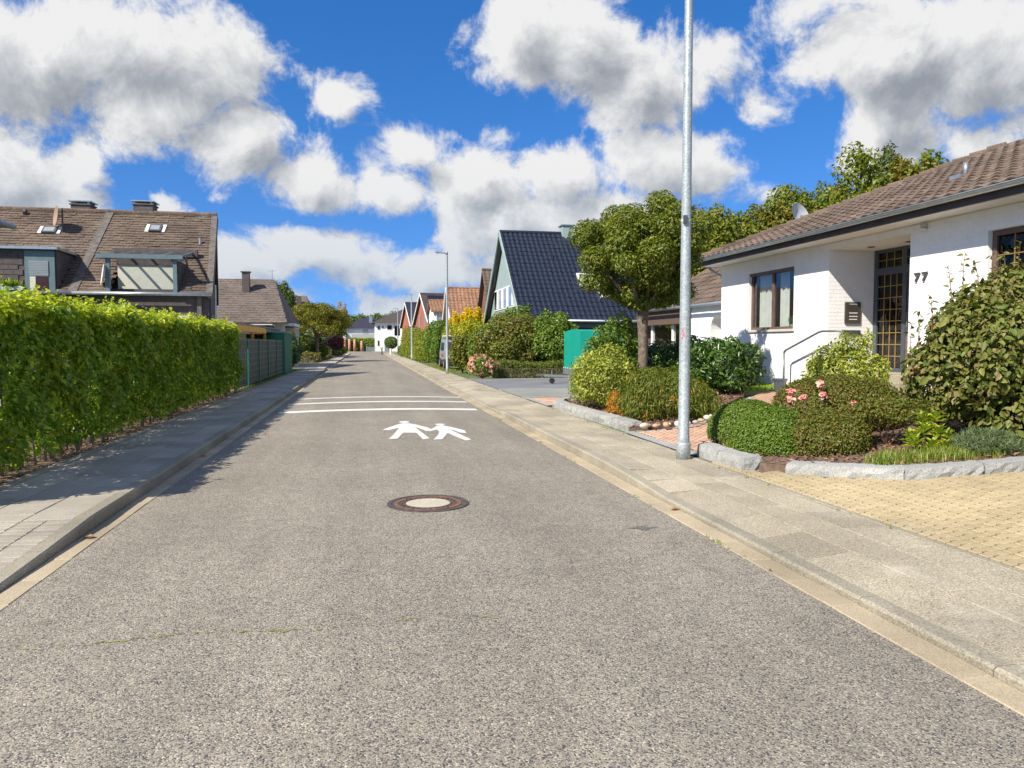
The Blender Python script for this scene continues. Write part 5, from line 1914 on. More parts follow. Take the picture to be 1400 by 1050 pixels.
def hedge_leaves(n, face):
    if face == 'front':
        y = RNG.uniform(HY0, HY1, n)
        z = .24 + (HZ - .24) * RNG.random(n) ** .86
        x = HX0 + hedge_noise(y, z) - np.abs(RNG.normal(0, .17, n)) + .03
        low = z < .7
        x[low] -= .10 * RNG.random(low.sum())
        nr_ = np.tile([1.0, 0, .15], (n, 1))
    elif face == 'top':
        y = RNG.uniform(HY0, HY1, n)
        x = RNG.uniform(HX1, HX0 + .05, n)
        z = HZ + hedge_noise(y, x * 3) + .03 - np.abs(RNG.normal(0, .10, n)) + np.where(RNG.random(n) < .10, RNG.random(n) * .16, 0)
        nr_ = np.tile([.2, 0, 1.0], (n, 1))
    elif face == 'end':
        x = RNG.uniform(HX1, HX0, n)
        z = .3 + (HZ - .3) * RNG.random(n)
        s_ = RNG.random(n) < .5
        y = np.where(s_, HY0 + np.abs(RNG.normal(0, .1, n)), HY1 - np.abs(RNG.normal(0, .1, n)) + hedge_noise(x * 2, z))
        nr_ = np.where(s_[:, None], [[0, -1.0, .1]], [[0, 1.0, .1]])
    elif face == 'back':
        y = RNG.uniform(HY0, HY1, n)
        z = RNG.uniform(.3, HZ, n)
        x = HX1 + np.abs(RNG.normal(0, .1, n))
        nr_ = np.tile([-1.0, 0, .1], (n, 1))
    else:
        y = RNG.uniform(HY0, HY1, n)
        z = RNG.uniform(.35, HZ - .1, n)
        x = RNG.uniform(HX1 + .1, HX0 - .1, n)
        nr_ = RNG.normal(size=(n, 3))
    return np.stack([x, y, z], 1), nr_


for nm, n in (('front', 84000), ('top', 44000), ('end', 8000), ('back', 9000), ('inner', 9000)):
    p, nr = hedge_leaves(n, nm)
    if nm == 'front':
        gap = np.sin(p[:, 1] * 3.7 + 2 * np.sin(p[:, 2] * 2.9)) + np.sin(p[:, 2] * 6.1 + 1.7 * np.sin(p[:, 1] * 2.3)) + .8 * np.sin(p[:, 1] * 9.3 - p[:, 2] * 7.7)
        kp = (gap < 1.05) | (RNG.random(n) < .12)
        p, nr = p[kp], nr[kp]
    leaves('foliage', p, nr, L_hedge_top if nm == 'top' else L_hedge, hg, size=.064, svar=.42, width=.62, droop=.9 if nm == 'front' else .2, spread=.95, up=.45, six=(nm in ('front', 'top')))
# young shoots standing up from the top
P, N = [], []
mb = MB()
for k in range(260):
    x, y = random.uniform(HX1 + .2, HX0), random.uniform(HY0, HY1)
    z0 = HZ - .02
    h = random.uniform(.08, .24)
    tx, ty = x + random.uniform(-.06, .06), y + random.uniform(-.06, .06)
    mb.tube([(x, y, z0), (tx, ty, z0 + h)], [.003, .002], 4, cap=False)
    for q in np.linspace(.2, 1, 6):
        P.append((x + (tx - x) * q, y + (ty - y) * q, z0 + h * q))
        N.append((random.uniform(-1, 1), random.uniform(-1, 1), .6))
tag(mb.build('shoots', M['wood'], hg, fix=False), kind='stuff')
leaves('shoot_leaves', np.array(P), np.array(N), L_hedge_top, hg, size=.06, width=.55, droop=-.4, spread=.6)
# the row of bare stems
M['beech_bark'] = solid('beech_bark', (0.24, 0.22, 0.185), .85, .2, 14, bump=.3)
y = HY0 + .1
while y < HY1:
    x = HX0 - .14 - random.uniform(0, .2)
    r_ = random.uniform(.016, .034)
    lx, ly = random.uniform(-.08, .05), random.uniform(-.06, .06)
    MB().tube([(x, y, .06), (x + lx * .4, y + ly, .5), (x + lx, y + ly * 1.6, 1.3)], [r_, r_ * .85, r_ * .5], 7).build('stem', M['beech_bark'], hg, smooth=True)
    y += random.uniform(.16, .36)
chipP = np.stack([RNG.uniform(-4.9, -3.83, 2600), RNG.uniform(6.5, 25, 2600), np.full(2600, .1)], 1)
o = leaves('leaf_litter', chipP, np.tile([0, 0, 1.0], (2600, 1)), CH, None, size=.05, spread=.5)
for k, (x, y, lab) in enumerate(((-2.26, 11.1, 'orange fallen leaf in the shaded left gutter'), (-2.24, 6.6, 'brown fallen leaf in the sunlit left gutter'), (2.90, 6.65, 'reddish fallen leaf against the right kerb'))):
    o = MB().add([(x - .05, y, .012), (x - .01, y - .03, .03), (x + .05, y, .016), (x, y + .035, .034), (x - .03, y + .02, .02)], [(0, 1, 2), (0, 2, 3, 4)]).build('fallen_leaf', solid('dry_leaf', (.42, .17, .05) if k == 0 else (.30, .15, .06), .8, .2, 20))
    tag(o, lab, 'leaf', 'fallen leaves in the gutters')

# ---------------------------------------------------------------- privacy strip fence
M['strip'] = solid('privacy_strip', (0.078, 0.09, 0.076), .6, .12, 3.0)
M['green_steel'] = solid('green_steel', (0.012, 0.16, 0.105), .5, .1, 5.0)
M['rod'] = solid('pale_rod', (0.16, 0.21, 0.17), .5, .1, 5.0)
fn = thing('mesh_fence', 'grey privacy strip mesh fence with green posts beyond the hedge', 'fence', (-3.95, 31, .1))
py_ = [24.2, 26.7, 29.4, 32.1, 35.0, 37.55]
for i, yy in enumerate(py_):
    MB().box(-3.99, -3.91, yy - .035, yy + .035, .05, 1.79).build('post', M['green_steel'], fn)
for a, b_ in zip(py_[:-1], py_[1:]):
    pn = MB()
    n = 12
    w_ = (b_ - a - .12) / n
    pan = None
    for k in range(n):
        y0_ = a + .06 + k * w_
        off = .006 if k % 2 else -.006
        o = MB().box(-3.965 + off, -3.955 + off, y0_ + .004, y0_ + w_ - .004, .2, 1.74)
        if pan is None:
            pan = o.build('panel_strip', M['strip'], fn)
        else:
            o.build('panel_strip', M['strip'], fn)
    for k in range(8):
        z = .25 + k * .21
        MB().beam((-3.945, a + .04, z), (-3.945, b_ - .04, z), .008, .014).build('rod', M['rod'], fn)
    MB().beam((-3.95, a + .03, 1.755), (-3.95, b_ - .03, 1.755), .03, .03).build('top_rail', M['green_steel'], fn)

# ---------------------------------------------------------------- carport with yellow beam and green cabinet
M['yellow'] = solid('yellow_paint', (0.85, 0.42, 0.015), .5, .06, 3.0)
M['orange_wood'] = solid('orange_boards', (0.62, 0.24, 0.035), .6, .12, 5.0)
M['felt'] = solid('roof_felt', (0.30, 0.30, 0.29), .9, .1, 3.0)
cp = thing('carport', 'flat roofed carport with yellow and green beams behind the fence', 'carport', (-5.6, 33, .1))
MB().box(-4.52, -4.40, 26.0, 35.3, 2.06, 2.30).build('yellow_beam', M['yellow'], cp)
MB().box(-4.52, -4.405, 35.31, 41.2, 2.13, 2.29).build('green_beam', M['green_steel'], cp)
MB().box(-7.4, -4.36, 26.5, 41.3, 2.305, 2.36).build('roof_deck', M['felt'], cp)
MB().box(-7.4, -4.53, 26.6, 26.72, 2.13, 2.30).build('yellow_beam', M['yellow'], cp)
for yy in (27.0, 31.5, 35.2):
    MB().box(-4.51, -4.41, yy - .06, yy + .06, .1, 2.128).build('post', M['yellow'], cp)
for k in range(14):
    MB().box(-6.2, -6.16, 33.0 + .3 * k, 33.0 + .3 * k + .29, .1, 2.1).build('wall_board', M['orange_wood'], cp)
for k in range(8):
    MB().box(-6.1 + .2 * k, -6.1 + .2 * k + .19, 40.9, 40.95, .1, 2.1).build('wall_board', M['orange_wood'], cp)
MB().box(-7.4, -7.3, 26.6, 41.2, .1, 2.1).build('back_wall', M['shingle'], cp)
gc = thing('green_cabinet', 'tall green corrugated metal cabinet at the end of the fence', 'cabinet', (-4.35, 39.4, .1))
mb = MB()
n = 30
ys_ = np.linspace(37.75, 41.3, n * 2 + 1)
out = [(-3.84 + (.0 if (i // 2) % 2 else -.03), ys_[i]) for i in range(n * 2 + 1)]
mb.slab([(x, y, .1) for x, y in out] + [(-4.9, 41.3, .1), (-4.9, 37.75, .1)], (0, 0, 2.02))
mb.build('body', M['green_steel'], gc)
MB().box(-4.98, -3.80, 37.68, 41.36, 2.125, 2.19).build('lid', M['felt'], gc)
MB().box(-4.9, -3.85, 37.70, 37.745, .12, 2.1).build('door', M['green_steel'], gc)

# ---------------------------------------------------------------- brown semi-detached houses
M['tile_left'] = speckle('weathered_tile', [(0.3, (0.075, 0.052, 0.04)), (0.5, (0.135, 0.098, 0.074)), (0.7, (0.215, 0.165, 0.125))], scale=14, big=(0.7, 1.2), bump=.3, patch=((0.30, 0.27, 0.22), .8, .55, .5))
M['slate'] = solid('slate_brown', (0.085, 0.068, 0.068), .7, .15, 6.0, stain=((0.12, 0.10, 0.098), 1.2, .55))
M['verge'] = solid('verge_grey', (0.125, 0.108, 0.095), .9, .25, 5.0, bump=.3)
M['blue_grey'] = solid('blue_grey_metal', (0.12, 0.175, 0.20), .5, .08, 5.0)
M['blind'] = solid('cream_blind', (0.60, 0.60, 0.50), .9, .04, 6.0)
M['house_wall'] = solid('cream_render', (0.55, 0.53, 0.49), .85, .06, 2.0)
M['shutter'] = solid('grey_shutter', (0.25, 0.29, 0.32), .55, .05, 5.0)
M['terracotta'] = solid('rusty_dish', (0.30, 0.20, 0.13), .6, .12, 5.0)
M['white_trim'] = solid('white_trim', (0.74, 0.74, 0.72), .6, .04, 5.0)
M['glass_dark'] = glass_mat('roof_glass', (0.25, 0.28, 0.30), 3.0)

YE, ZE, YR, ZR = 32.0, 3.6, 36.8, 7.5          # eave and ridge of the slope that faces us
ang = math.atan2(ZR - ZE, YR - YE)
SL = math.hypot(ZR - ZE, YR - YE)
UP = Vector((0, math.cos(ang), math.sin(ang)))
NR = Vector((0, -math.sin(ang), math.cos(ang)))


def on_slope(x, s, h=0.0):
    return Vector((x, YE, ZE)) + UP * s + NR * h


def slope_box(x0, x1, s0, s1, h0, h1):
    m_ = MB()
    vs = [on_slope(x, s, h) for h in (h0, h1) for x, s in ((x0, s0), (x1, s0), (x1, s1), (x0, s1))]
    return m_.add(vs, [(3, 2, 1, 0), (4, 5, 6, 7), (0, 1, 5, 4), (1, 2, 6, 5), (2, 3, 7, 6), (3, 0, 4, 7)])


def left_house(name, label, xl, xr, xr_top, holes, xback=None):
    t = thing(name, label, 'house', ((xl + xr) / 2, YR, .1))
    yb = 2 * YR - YE
    xb = xr if xback is None else xback
    w = MB()
    w.add([(xl, YE + .5, .1), (xr - .15, YE + .5, .1), (xr - .15, YE + .5, ZE + .2), (xl, YE + .5, ZE + .2)], [(0, 1, 2, 3)])
    w.add([(xr - .15, YE + .5, .1), (xb - .15, yb - .5, .1), (xb - .15, yb - .5, ZE + .2), (xr_top - .15, YR, ZR - .15), (xr - .15, YE + .5, ZE + .2)], [(0, 1, 2, 3, 4)])
    w.add([(xl, YE + .5, .1), (xl, yb - .5, .1), (xl, yb - .5, ZE + .2), (xl, YR, ZR - .15), (xl, YE + .5, ZE + .2)], [(0, 1, 2, 3, 4)])
    w.build('wall', M['slate'], t, fix=False)
    r_ = MB()
    (h0, h1, _, hs) = holes[0]
    h0 = max(h0, xl)
    xe = lambda q: xr + (xr_top - xr) * q / SL
    if h0 > xl + .05:
        r_.add([on_slope(xl, 0), on_slope(h0, 0), on_slope(h0, hs), on_slope(xl, hs)], [(0, 1, 2, 3)])
    r_.add([on_slope(h1, 0), on_slope(xr, 0), on_slope(xe(hs), hs), on_slope(h1, hs)], [(0, 1, 2, 3)])
    r_.add([on_slope(xl, hs), on_slope(xe(hs), hs), on_slope(xr_top, SL), on_slope(xl, SL)], [(0, 1, 2, 3)])
    r_.add([on_slope(xr_top, SL), (xb, yb, ZE), (xl, yb, ZE), on_slope(xl, SL)], [(0, 1, 2, 3)])
    rf_ = r_.build('roof', M['tile_left'], t, fix=False)
    tfm = tile_field(on_slope(xl, 0), (1, 0, 0), UP, NR, lambda s: (0, xr - xl + (xr_top - xr) * s / SL), SL, .30, .20, 0, .042, seg=1, flat=True)
    keep = []
    for fi in range(0, len(tfm.f), 2):
        c = Vector(tfm.v[tfm.f[fi][0]])
        s = (c - Vector((0, YE, ZE))).dot(UP)
        if any(h[0] - .1 < c.x < h[1] - .12 and h[2] - .1 < s < h[3] for h in holes):
            continue
        keep += [tfm.f[fi], tfm.f[fi + 1]]
    tfm.f = keep
    tag(tfm.build('roof_tiles', M['tile_left'], rf_, fix=False), kind='stuff')
    MB().tube([on_slope(xl, SL, .03), on_slope(xr_top, SL, .03)], .11, 7).build('ridge_cap', M['tile_left'], rf_)
    MB().tube([(xl, YE - .05, ZE - .02), (xr, YE - .05, ZE - .02)], .075, 8).build('gutter', M['zinc'], t, smooth=True)
    return t, rf_


# right half
XP, XRB, XRT = -11.2, -6.05, -6.68
hA, rfA = left_house('brown_gable_house', 'brown tiled semi-detached house half with glazed canopy dormer, right one', XP, XRB, XRT, [(-9.98, -7.34, -.1, 1.75)], xback=-7.55)
# left half
hB, rfB = left_house('brown_gable_house', 'brown tiled semi-detached house half with dark shuttered dormer, left one', -19.0, XP - .02, XP - .02, [(-19.2, -11.72, -.1, 1.75)])
# grey verge bands
mb = MB()
mb.add([on_slope(XP - .16, -.05, .06), on_slope(XP + .16, -.05, .06), on_slope(XP + .16, SL, .06), on_slope(XP - .16, SL, .06), on_slope(XP - .16, -.05, -.05), on_slope(XP + .16, -.05, -.05), on_slope(XP + .16, SL, -.05), on_slope(XP - .16, SL, -.05)], [(0, 1, 2, 3), (7, 6, 5, 4), (0, 4, 5, 1), (1, 5, 6, 2), (2, 6, 7, 3), (3, 7, 4, 0)])
mb.build('party_verge', M['verge'], hA)
mb = MB()
mb.add([on_slope(XRB - .22, -.05, .06), on_slope(XRB + .03, -.05, .06), on_slope(XRT + .03, SL, .06), on_slope(XRT - .22, SL, .06), on_slope(XRB - .22, -.05, -.1), on_slope(XRB + .03, -.05, -.25), on_slope(XRT + .03, SL, -.25), on_slope(XRT - .22, SL, -.1)], [(0, 1, 2, 3), (7, 6, 5, 4), (0, 4, 5, 1), (1, 5, 6, 2), (2, 6, 7, 3), (3, 7, 4, 0)])
mb.build('verge', M['verge'], hA)
MB().tube([(XRB + .02, YE + .55, ZE + .4), (XRB + .02, YE + .55, .1)], .05, 8).build('downpipe', M['zinc'], hA)
# slate band and windows under the eave
MB().box(XP + .02, XRB - .2, YE + .30, YE + .48, 2.75, ZE - .06).build('slate_band', M['slate'], hA)
MB().box(XP - 8, XP - .02, YE + .30, YE + .48, 2.75, ZE - .06).build('slate_band', M['slate'], hB)
MB().box(XP + 1.5, XRB - .75, YE + .22, YE + .30, 2.62, 2.74).build('window_head', M['white_trim'], hA)
MB().box(XRB - .62, XRB - .45, YE + .15, YE + .30, .1, ZE - .08).build('corner_post', M['verge'], hA)
wd = MB().box(XP + 1.5, XRB - .75, YE + .30, YE + .34, 1.2, 2.61).build('window', M['white_trim'], hA)
for k in range(3):
    MB().box(XP + 1.6 + k * .95, XP + 2.45 + k * .95, YE + .285, YE + .299, 1.3, 2.52).build('pane', M['glass_dark'], wd)


def chimney(parent, x, s, w, d, zt, cap_w=.08):
    c = on_slope(x, s)
    ch = MB().box(c.x - w / 2, c.x + w / 2, c.y - d / 2, c.y + d / 2, c.z - .6, zt).build('chimney', M['slate'], parent)
    MB().box(c.x - w / 2 - .05, c.x + w / 2 + .05, c.y - d / 2 - .05, c.y + d / 2 + .05, zt, zt + .05).build('chimney_collar', M['verge'], ch)
    for sx in (-1, 1):
        for sy in (-1, 1):
            MB().box(c.x + sx * (w / 2 - .06) - .04, c.x + sx * (w / 2 - .06) + .04, c.y + sy * (d / 2 - .06) - .04, c.y + sy * (d / 2 - .06) + .04, zt + .05, zt + .14).build('chimney_leg', M['zinc'], ch)
    MB().box(c.x - w / 2 - cap_w, c.x + w / 2 + cap_w, c.y - d / 2 - cap_w, c.y + d / 2 + cap_w, zt + .14, zt + .19).build('chimney_cap', M['zinc'], ch)


chimney(rfA, -9.82, SL + .4, .82, .8, 7.88)
chimney(rfB, -12.45, SL + .5, .78, .8, 7.8)


def skylight(parent, x, s, w, h):
    f = slope_box(x - w / 2, x + w / 2, s, s + h, .02, .13).build('skylight', M['slate'], parent)
    slope_box(x - w / 2 + .07, x + w / 2 - .07, s + .07, s + h - .07, .131, .14).build('pane', M['shutter'], f)
    slope_box(x - w / 2 - .16, x - w / 2 - .01, s, s + h + .1, .03, .07).build('flashing', M['white_trim'], f)
    slope_box(x + w / 2 + .01, x + w / 2 + .16, s, s + h + .1, .03, .07).build('flashing', M['white_trim'], f)


skylight(rfA, -9.05, 4.55, .5, .5)
skylight(rfB, -13.2, 4.2, .55, .45)
c = on_slope(-7.05, 3.7)
MB().tube([c, c + Vector((0, 0, .28))], .05, 8).build('vent_pipe', M['zinc'], rfA)
for (x, s) in ((-10.35, 2.9), (-7.15, 2.85), (-10.1, .4), (-7.0, .25)):
    slope_box(x - .1, x + .1, s, s + .12, .03, .08).build('vent_tile', M['slate'], rfA)
slope_box(-14.6, -14.5, 5.7, 5.95, .03, .2).build('vent_tile', M['slate'], rfB)
# canopy dormer on the right half: posts, beam, glass roof bars, blind
XA, XB = -9.95, -7.42
ZB_ = ZE + 1.36
dm = MB()
dm.add([(XA, YE + .1, ZE), (XB, YE + .1, ZE), (XB, YE + 1.9, ZE), (XA, YE + 1.9, ZE)], [(0, 1, 2, 3)])
dm.build('terrace_floor', M['slate'], hA, fix=False)
MB().box(XA - .05, XA + .10, YE + .02, YE + .17, ZE + .05, ZB_).build('canopy_post', M['blue_grey'], hA)
MB().box(XB - .10, XB + .05, YE + .02, YE + .17, ZE + .05, ZB_).build('canopy_post', M['blue_grey'], hA)
MB().box(XA - .35, XB + .3, YE - .1, YE + .06, ZB_, ZB_ + .17).build('canopy_beam', M['blue_grey'], hA)
gr2 = MB().add([(XA - .3, YE - .02, ZB_ + .16), (XB + .25, YE - .02, ZB_ + .16), (XB + .25, YE + 1.9, ZB_ + .50), (XA - .3, YE + 1.9, ZB_ + .50)], [(0, 1, 2, 3)]).build('canopy_glass', M['glass'], hA, fix=False)
for k in range(5):
    x = XA - .25 + (XB - XA + .5) * k / 4
    MB().beam((x, YE, ZB_ + .13), (x, YE + 1.9, ZB_ + .46), .07, .08).build('canopy_bar', M['blue_grey'], gr2)
MB().box(XA - .3, XB + .45, YE + 1.85, YE + 2.05, ZB_ + .30, ZB_ + .62).build('canopy_head', M['slate'], hA)
MB().box(XA + .12, XB - .02, YE + .95, YE + .98, ZE + .06, ZB_ - .16).build('blind', M['blind'], hA)
MB().box(XA + .10, XB, YE + .90, YE + 1.03, ZB_ - .16, ZB_ + .16).build('dark_interior_band', M['slate'], hA)  # dark slate band put in for the shaded interior below the beam
MB().box(XB + .02, XB + .10, YE + .1, YE + 1.8, ZE, ZB_ - .05).build('dormer_cheek', M['slate'], hA)
MB().tube([(XB + .42, YE + .0, ZB_ + .15), (XB + .42, YE + .05, ZB_ - .1), (XB + .36, YE + .55, ZE + .95)], .04, 8).build('drain_pipe', M['slate'], hA)
MB().box(XA, XB, YE + 1.75, YE + 1.85, ZE, ZB_ + .2).build('dormer_back', M['slate'], hA)
# dishes
sd1 = thing('satellite_dish', 'white satellite dish beside the glazed canopy dormer', 'satellite dish', (-10.25, YE + .3, ZE + .3))
m_ = MB()
dish(m_, (-10.15, YE + .12, ZE + .75), .42, (-.93, -.35, .15), .1)
m_.build('reflector', M['white_trim'], sd1, smooth=True)
MB().tube([(-10.08, YE + .3, ZE + .2), (-10.08, YE + .3, ZE + .8)], .03, 6).build('mast', M['zinc'], sd1)
sd2 = thing('satellite_dish', 'rust coloured satellite dish on a mast on the left brown roof', 'satellite dish', (-12.55, 35.4, 6.2))
c = on_slope(-12.68, 4.35)
MB().tube([c, c + Vector((0, 0, 1.05))], .035, 8).build('mast', M['slate'], sd2)
m_ = MB()
dish(m_, (c.x - .25, c.y - .05, c.z + .72), .44, (-.86, -.52, .12), .1)
m_.build('reflector', M['terracotta'], sd2, smooth=True)
MB().beam((c.x - .2, c.y, c.z + .72), (c.x, c.y, c.z + .72), .05, .05).build('arm', M['zinc'], sd2)
# slate dormer on the left half
dzt = ZE + 1.62
XD = -11.77
dm = MB()
dm.add([(-19, YE + .12, ZE), (XD, YE + .12, ZE), (XD, YE + .12, dzt), (-19, YE + .12, dzt)], [(0, 1, 2, 3)])
yb_ = YE + .12 + 1.9
dm.add([(XD, YE + .12, ZE), (XD, YE + .12, dzt), (XD, yb_, dzt - .02)], [(0, 1, 2)])
dmo = dm.build('dormer', M['slate'], hB, fix=False)
MB().add([(-19, YE - .12, dzt + .02), (XD + .12, YE - .12, dzt + .02), (XD + .12, yb_ + .15, dzt), (-19, yb_ + .15, dzt), (-19, YE - .12, dzt + .12), (XD + .12, YE - .12, dzt + .12), (XD + .12, yb_ + .15, dzt + .10), (-19, yb_ + .15, dzt + .10)], [(3, 2, 1, 0), (4, 5, 6, 7), (0, 1, 5, 4), (1, 2, 6, 5), (2, 3, 7, 6), (3, 0, 4, 7)]).build('dormer_roof', M['zinc'], dmo)
# slates on its face
mb = MB()
for r_ in range(7):
    for k in range(18):
        x = -18.9 + .34 * k + (.17 if r_ % 2 else 0)
        if x + .33 < -12.92:
            mb.box(x, x + .33, YE + .095, YE + .115, ZE + .05 + .2 * r_, ZE + .05 + .2 * (r_ + 1) + .02)
tag(mb.build('face_slates', M['slate'], dmo, fix=False), kind='stuff')
wf = MB().box(-12.87, -11.82, YE + .05, YE + .10, ZE + .03, dzt - .02).build('window', M['blue_grey'], hB)
MB().box(-12.72, -12.04, YE + .03, YE + .049, ZE + .62, dzt - .42).build('roller_shutter', M['shutter'], wf)
for k in range(9):
    MB().box(-12.72, -12.04, YE + .022, YE + .03, ZE + .65 + .062 * k, ZE + .69 + .062 * k).build('shutter_slat', M['shutter'], wf)
MB().box(-12.70, -12.50, YE + .03, YE + .048, ZE + .05, ZE + .6).build('curtain', M['blind'], wf)
MB().box(-12.49, -12.06, YE + .035, YE + .048, ZE + .05, ZE + .6).build('pane', solid('dark_pane', (.06, .03, .028), .2), wf)
fb = thing('flower_box', 'pale blue flower box with grasses below the shuttered dormer window', 'flower box', (-13.3, YE - .1, ZE + .1))
MB().box(-13.75, -12.9, YE - .15, YE + .03, ZE + .06, ZE + .22, bev=.02).build('box', solid('box_blue', (.42, .50, .55), .6, .05), fb)
p_ = np.stack([RNG.uniform(-13.7, -12.95, 400), RNG.uniform(YE - .12, YE, 400), np.full(400, ZE + .2)], 1)
leaves('foliage', p_, np.tile([1.0, 0, 0], (400, 1)), L_hedge, fb, size=.2, width=.12, droop=-2.5, spread=.8, up=0)
# eave corner of a nearer roof peeping in at the left frame edge
eh = thing('neighbour_eave', 'grey gutter corner of a brown tiled roof at the left picture edge', 'house', (-13, 27, .1))
x1 = -10.46
MB().slab([(x1 - .06, 17, 5.16), (x1 - .02, 17, 5.24), (x1 - 4, 17, 6.9), (x1 - 4, 17, 6.7), (x1 - .6, 17, 5.2)], (0, 8.3, 0)).build('roof', M['tile_left'], eh)
MB().tube([(x1 + .02, 16.9, 5.14), (x1 + .02, 25.35, 5.14)], .085, 8).build('gutter', M['zinc'], eh, smooth=True)
MB().add([(x1 - .03, 17, 5.1), (x1 - .03, 25.25, 5.1), (x1 - .9, 25.25, 5.1), (x1 - .9, 17, 5.1)], [(0, 1, 2, 3)]).build('soffit', M['shutter'], eh, fix=False)
MB().box(x1 - 5, x1 - .7, 17.2, 25.0, .1, 5.09).build('wall', M['slate'], eh)

# ---------------------------------------------------------------- hipped brown house further on
M['tile_far'] = speckle('grey_brown_tile', [(0.3, (0.09, 0.072, 0.06)), (0.5, (0.15, 0.12, 0.102)), (0.7, (0.22, 0.185, 0.155))], scale=9, big=(.8, 1.15), bump=.2)


def hip_slope(t, name, pts_eave, ridge_l, ridge_r, mat, cw=.32, ex=.3, amp=.0, flat=True, thick=.03, seg=1):
    """front slope as a mesh of tiles between an eave (x0,x1,y,z) and a ridge"""
    x0, x1, y, z = pts_eave
    a, b_ = Vector(ridge_l), Vector(ridge_r)
    up_ = Vector((0, a.y - y, a.z - z))
    L = up_.length
    up_.normalize()
    nr_ = Vector((0, -up_.z, up_.y))
    base = MB().add([(x0, y, z), (x1, y, z), b_, a], [(0, 1, 2, 3)]).build(name, mat, t, fix=False)
    f = tile_field((x0, y, z), (1, 0, 0), up_, nr_, lambda s: ((a.x - x0) * s / L, (x1 - x0) + (b_.x - x1) * s / L), L, cw, ex, amp, thick, seg=seg, flat=flat)
    tag(f.build('roof_tiles', mat, base, fix=False), kind='stuff')
    return base


h3 = thing('brown_hipped_house', 'dark brown hip roofed house with square chimney behind the carport', 'house', (-10, 54, .1))
MB().box(-14, -5.0, 48.6, 58, .1, 3.1).build('wall', M['house_wall'], h3)
r3 = hip_slope(h3, 'roof', (-15, -4.75, 48.0, 2.9), (-12, 53, 5.95), (-6.0, 53, 5.95), M['tile_far'])
MB().add([(-4.75, 48, 2.9), (-4.75, 58.2, 2.9), (-6.0, 53, 5.95)], [(0, 1, 2)]).build('roof_end', M['tile_far'], r3, fix=False)
MB().add([(-4.75, 58.2, 2.9), (-15, 58.2, 2.9), (-12, 53, 5.95), (-6, 53, 5.95)], [(0, 1, 2, 3)]).build('roof_back', M['tile_far'], r3, fix=False)
ch = MB().box(-7.85, -7.4, 51.3, 51.75, 4.4, 6.25).build('chimney', M['slate'], r3)
MB().box(-7.92, -7.33, 51.23, 51.82, 6.25, 6.32).build('chimney_cap', M['verge'], ch)
MB().box(-9.4, -5.6, 47.0, 48.6, 2.2, 2.72).build('lower_fascia', M['slate'], h3)
MB().box(-9.45, -5.5, 46.9, 48.6, 2.725, 2.78).build('lower_roof', M['white_trim'], h3)
MB().tube([(-6.15, 53, 5.95), (-6.15, 53, 6.6)], .02, 5).build('aerial_mast', M['zinc'], r3)
MB().beam((-6.4, 53, 6.5), (-5.9, 53, 6.55), .02, .02).build('aerial', M['zinc'], r3)
# grey garage with white cap
gg = thing('grey_garage', 'small grey slate clad garage with white roof edge behind the green cabinet', 'garage', (-5.2, 52, .1))
MB().box(-7.0, -4.5, 49.6, 53, .1, 2.0).build('wall', M['house_wall'], gg)
MB().box(-7.1, -4.45, 49.5, 53.1, 2.0, 2.62).build('slate_band', M['shutter'], gg)
for r_ in range(3):
    for k in range(8):
        MB().box(-7.08 + .33 * k, -7.08 + .33 * k + .32, 49.46, 49.5, 2.01 + .2 * r_, 2.2 + .2 * r_).build('slate', M['shutter'], gg)
MB().box(-7.15, -4.75, 49.42, 53.15, 2.625, 2.72).build('roof_edge', M['fascia'], gg)
MB().box(-5.6, -4.4, 49.4, 53.2, 2.725, 2.9).build('white_cap', M['white_trim'], gg)
MB().box(-4.6, -4.45, 49.40, 49.5, .1, 2.6).build('corner_post', M['orange_wood'], gg)

# ---------------------------------------------------------------- right side beyond the bungalow
def xform(mb, m):
    mb.v = [tuple(m @ Vector(v)) for v in mb.v]
    return mb


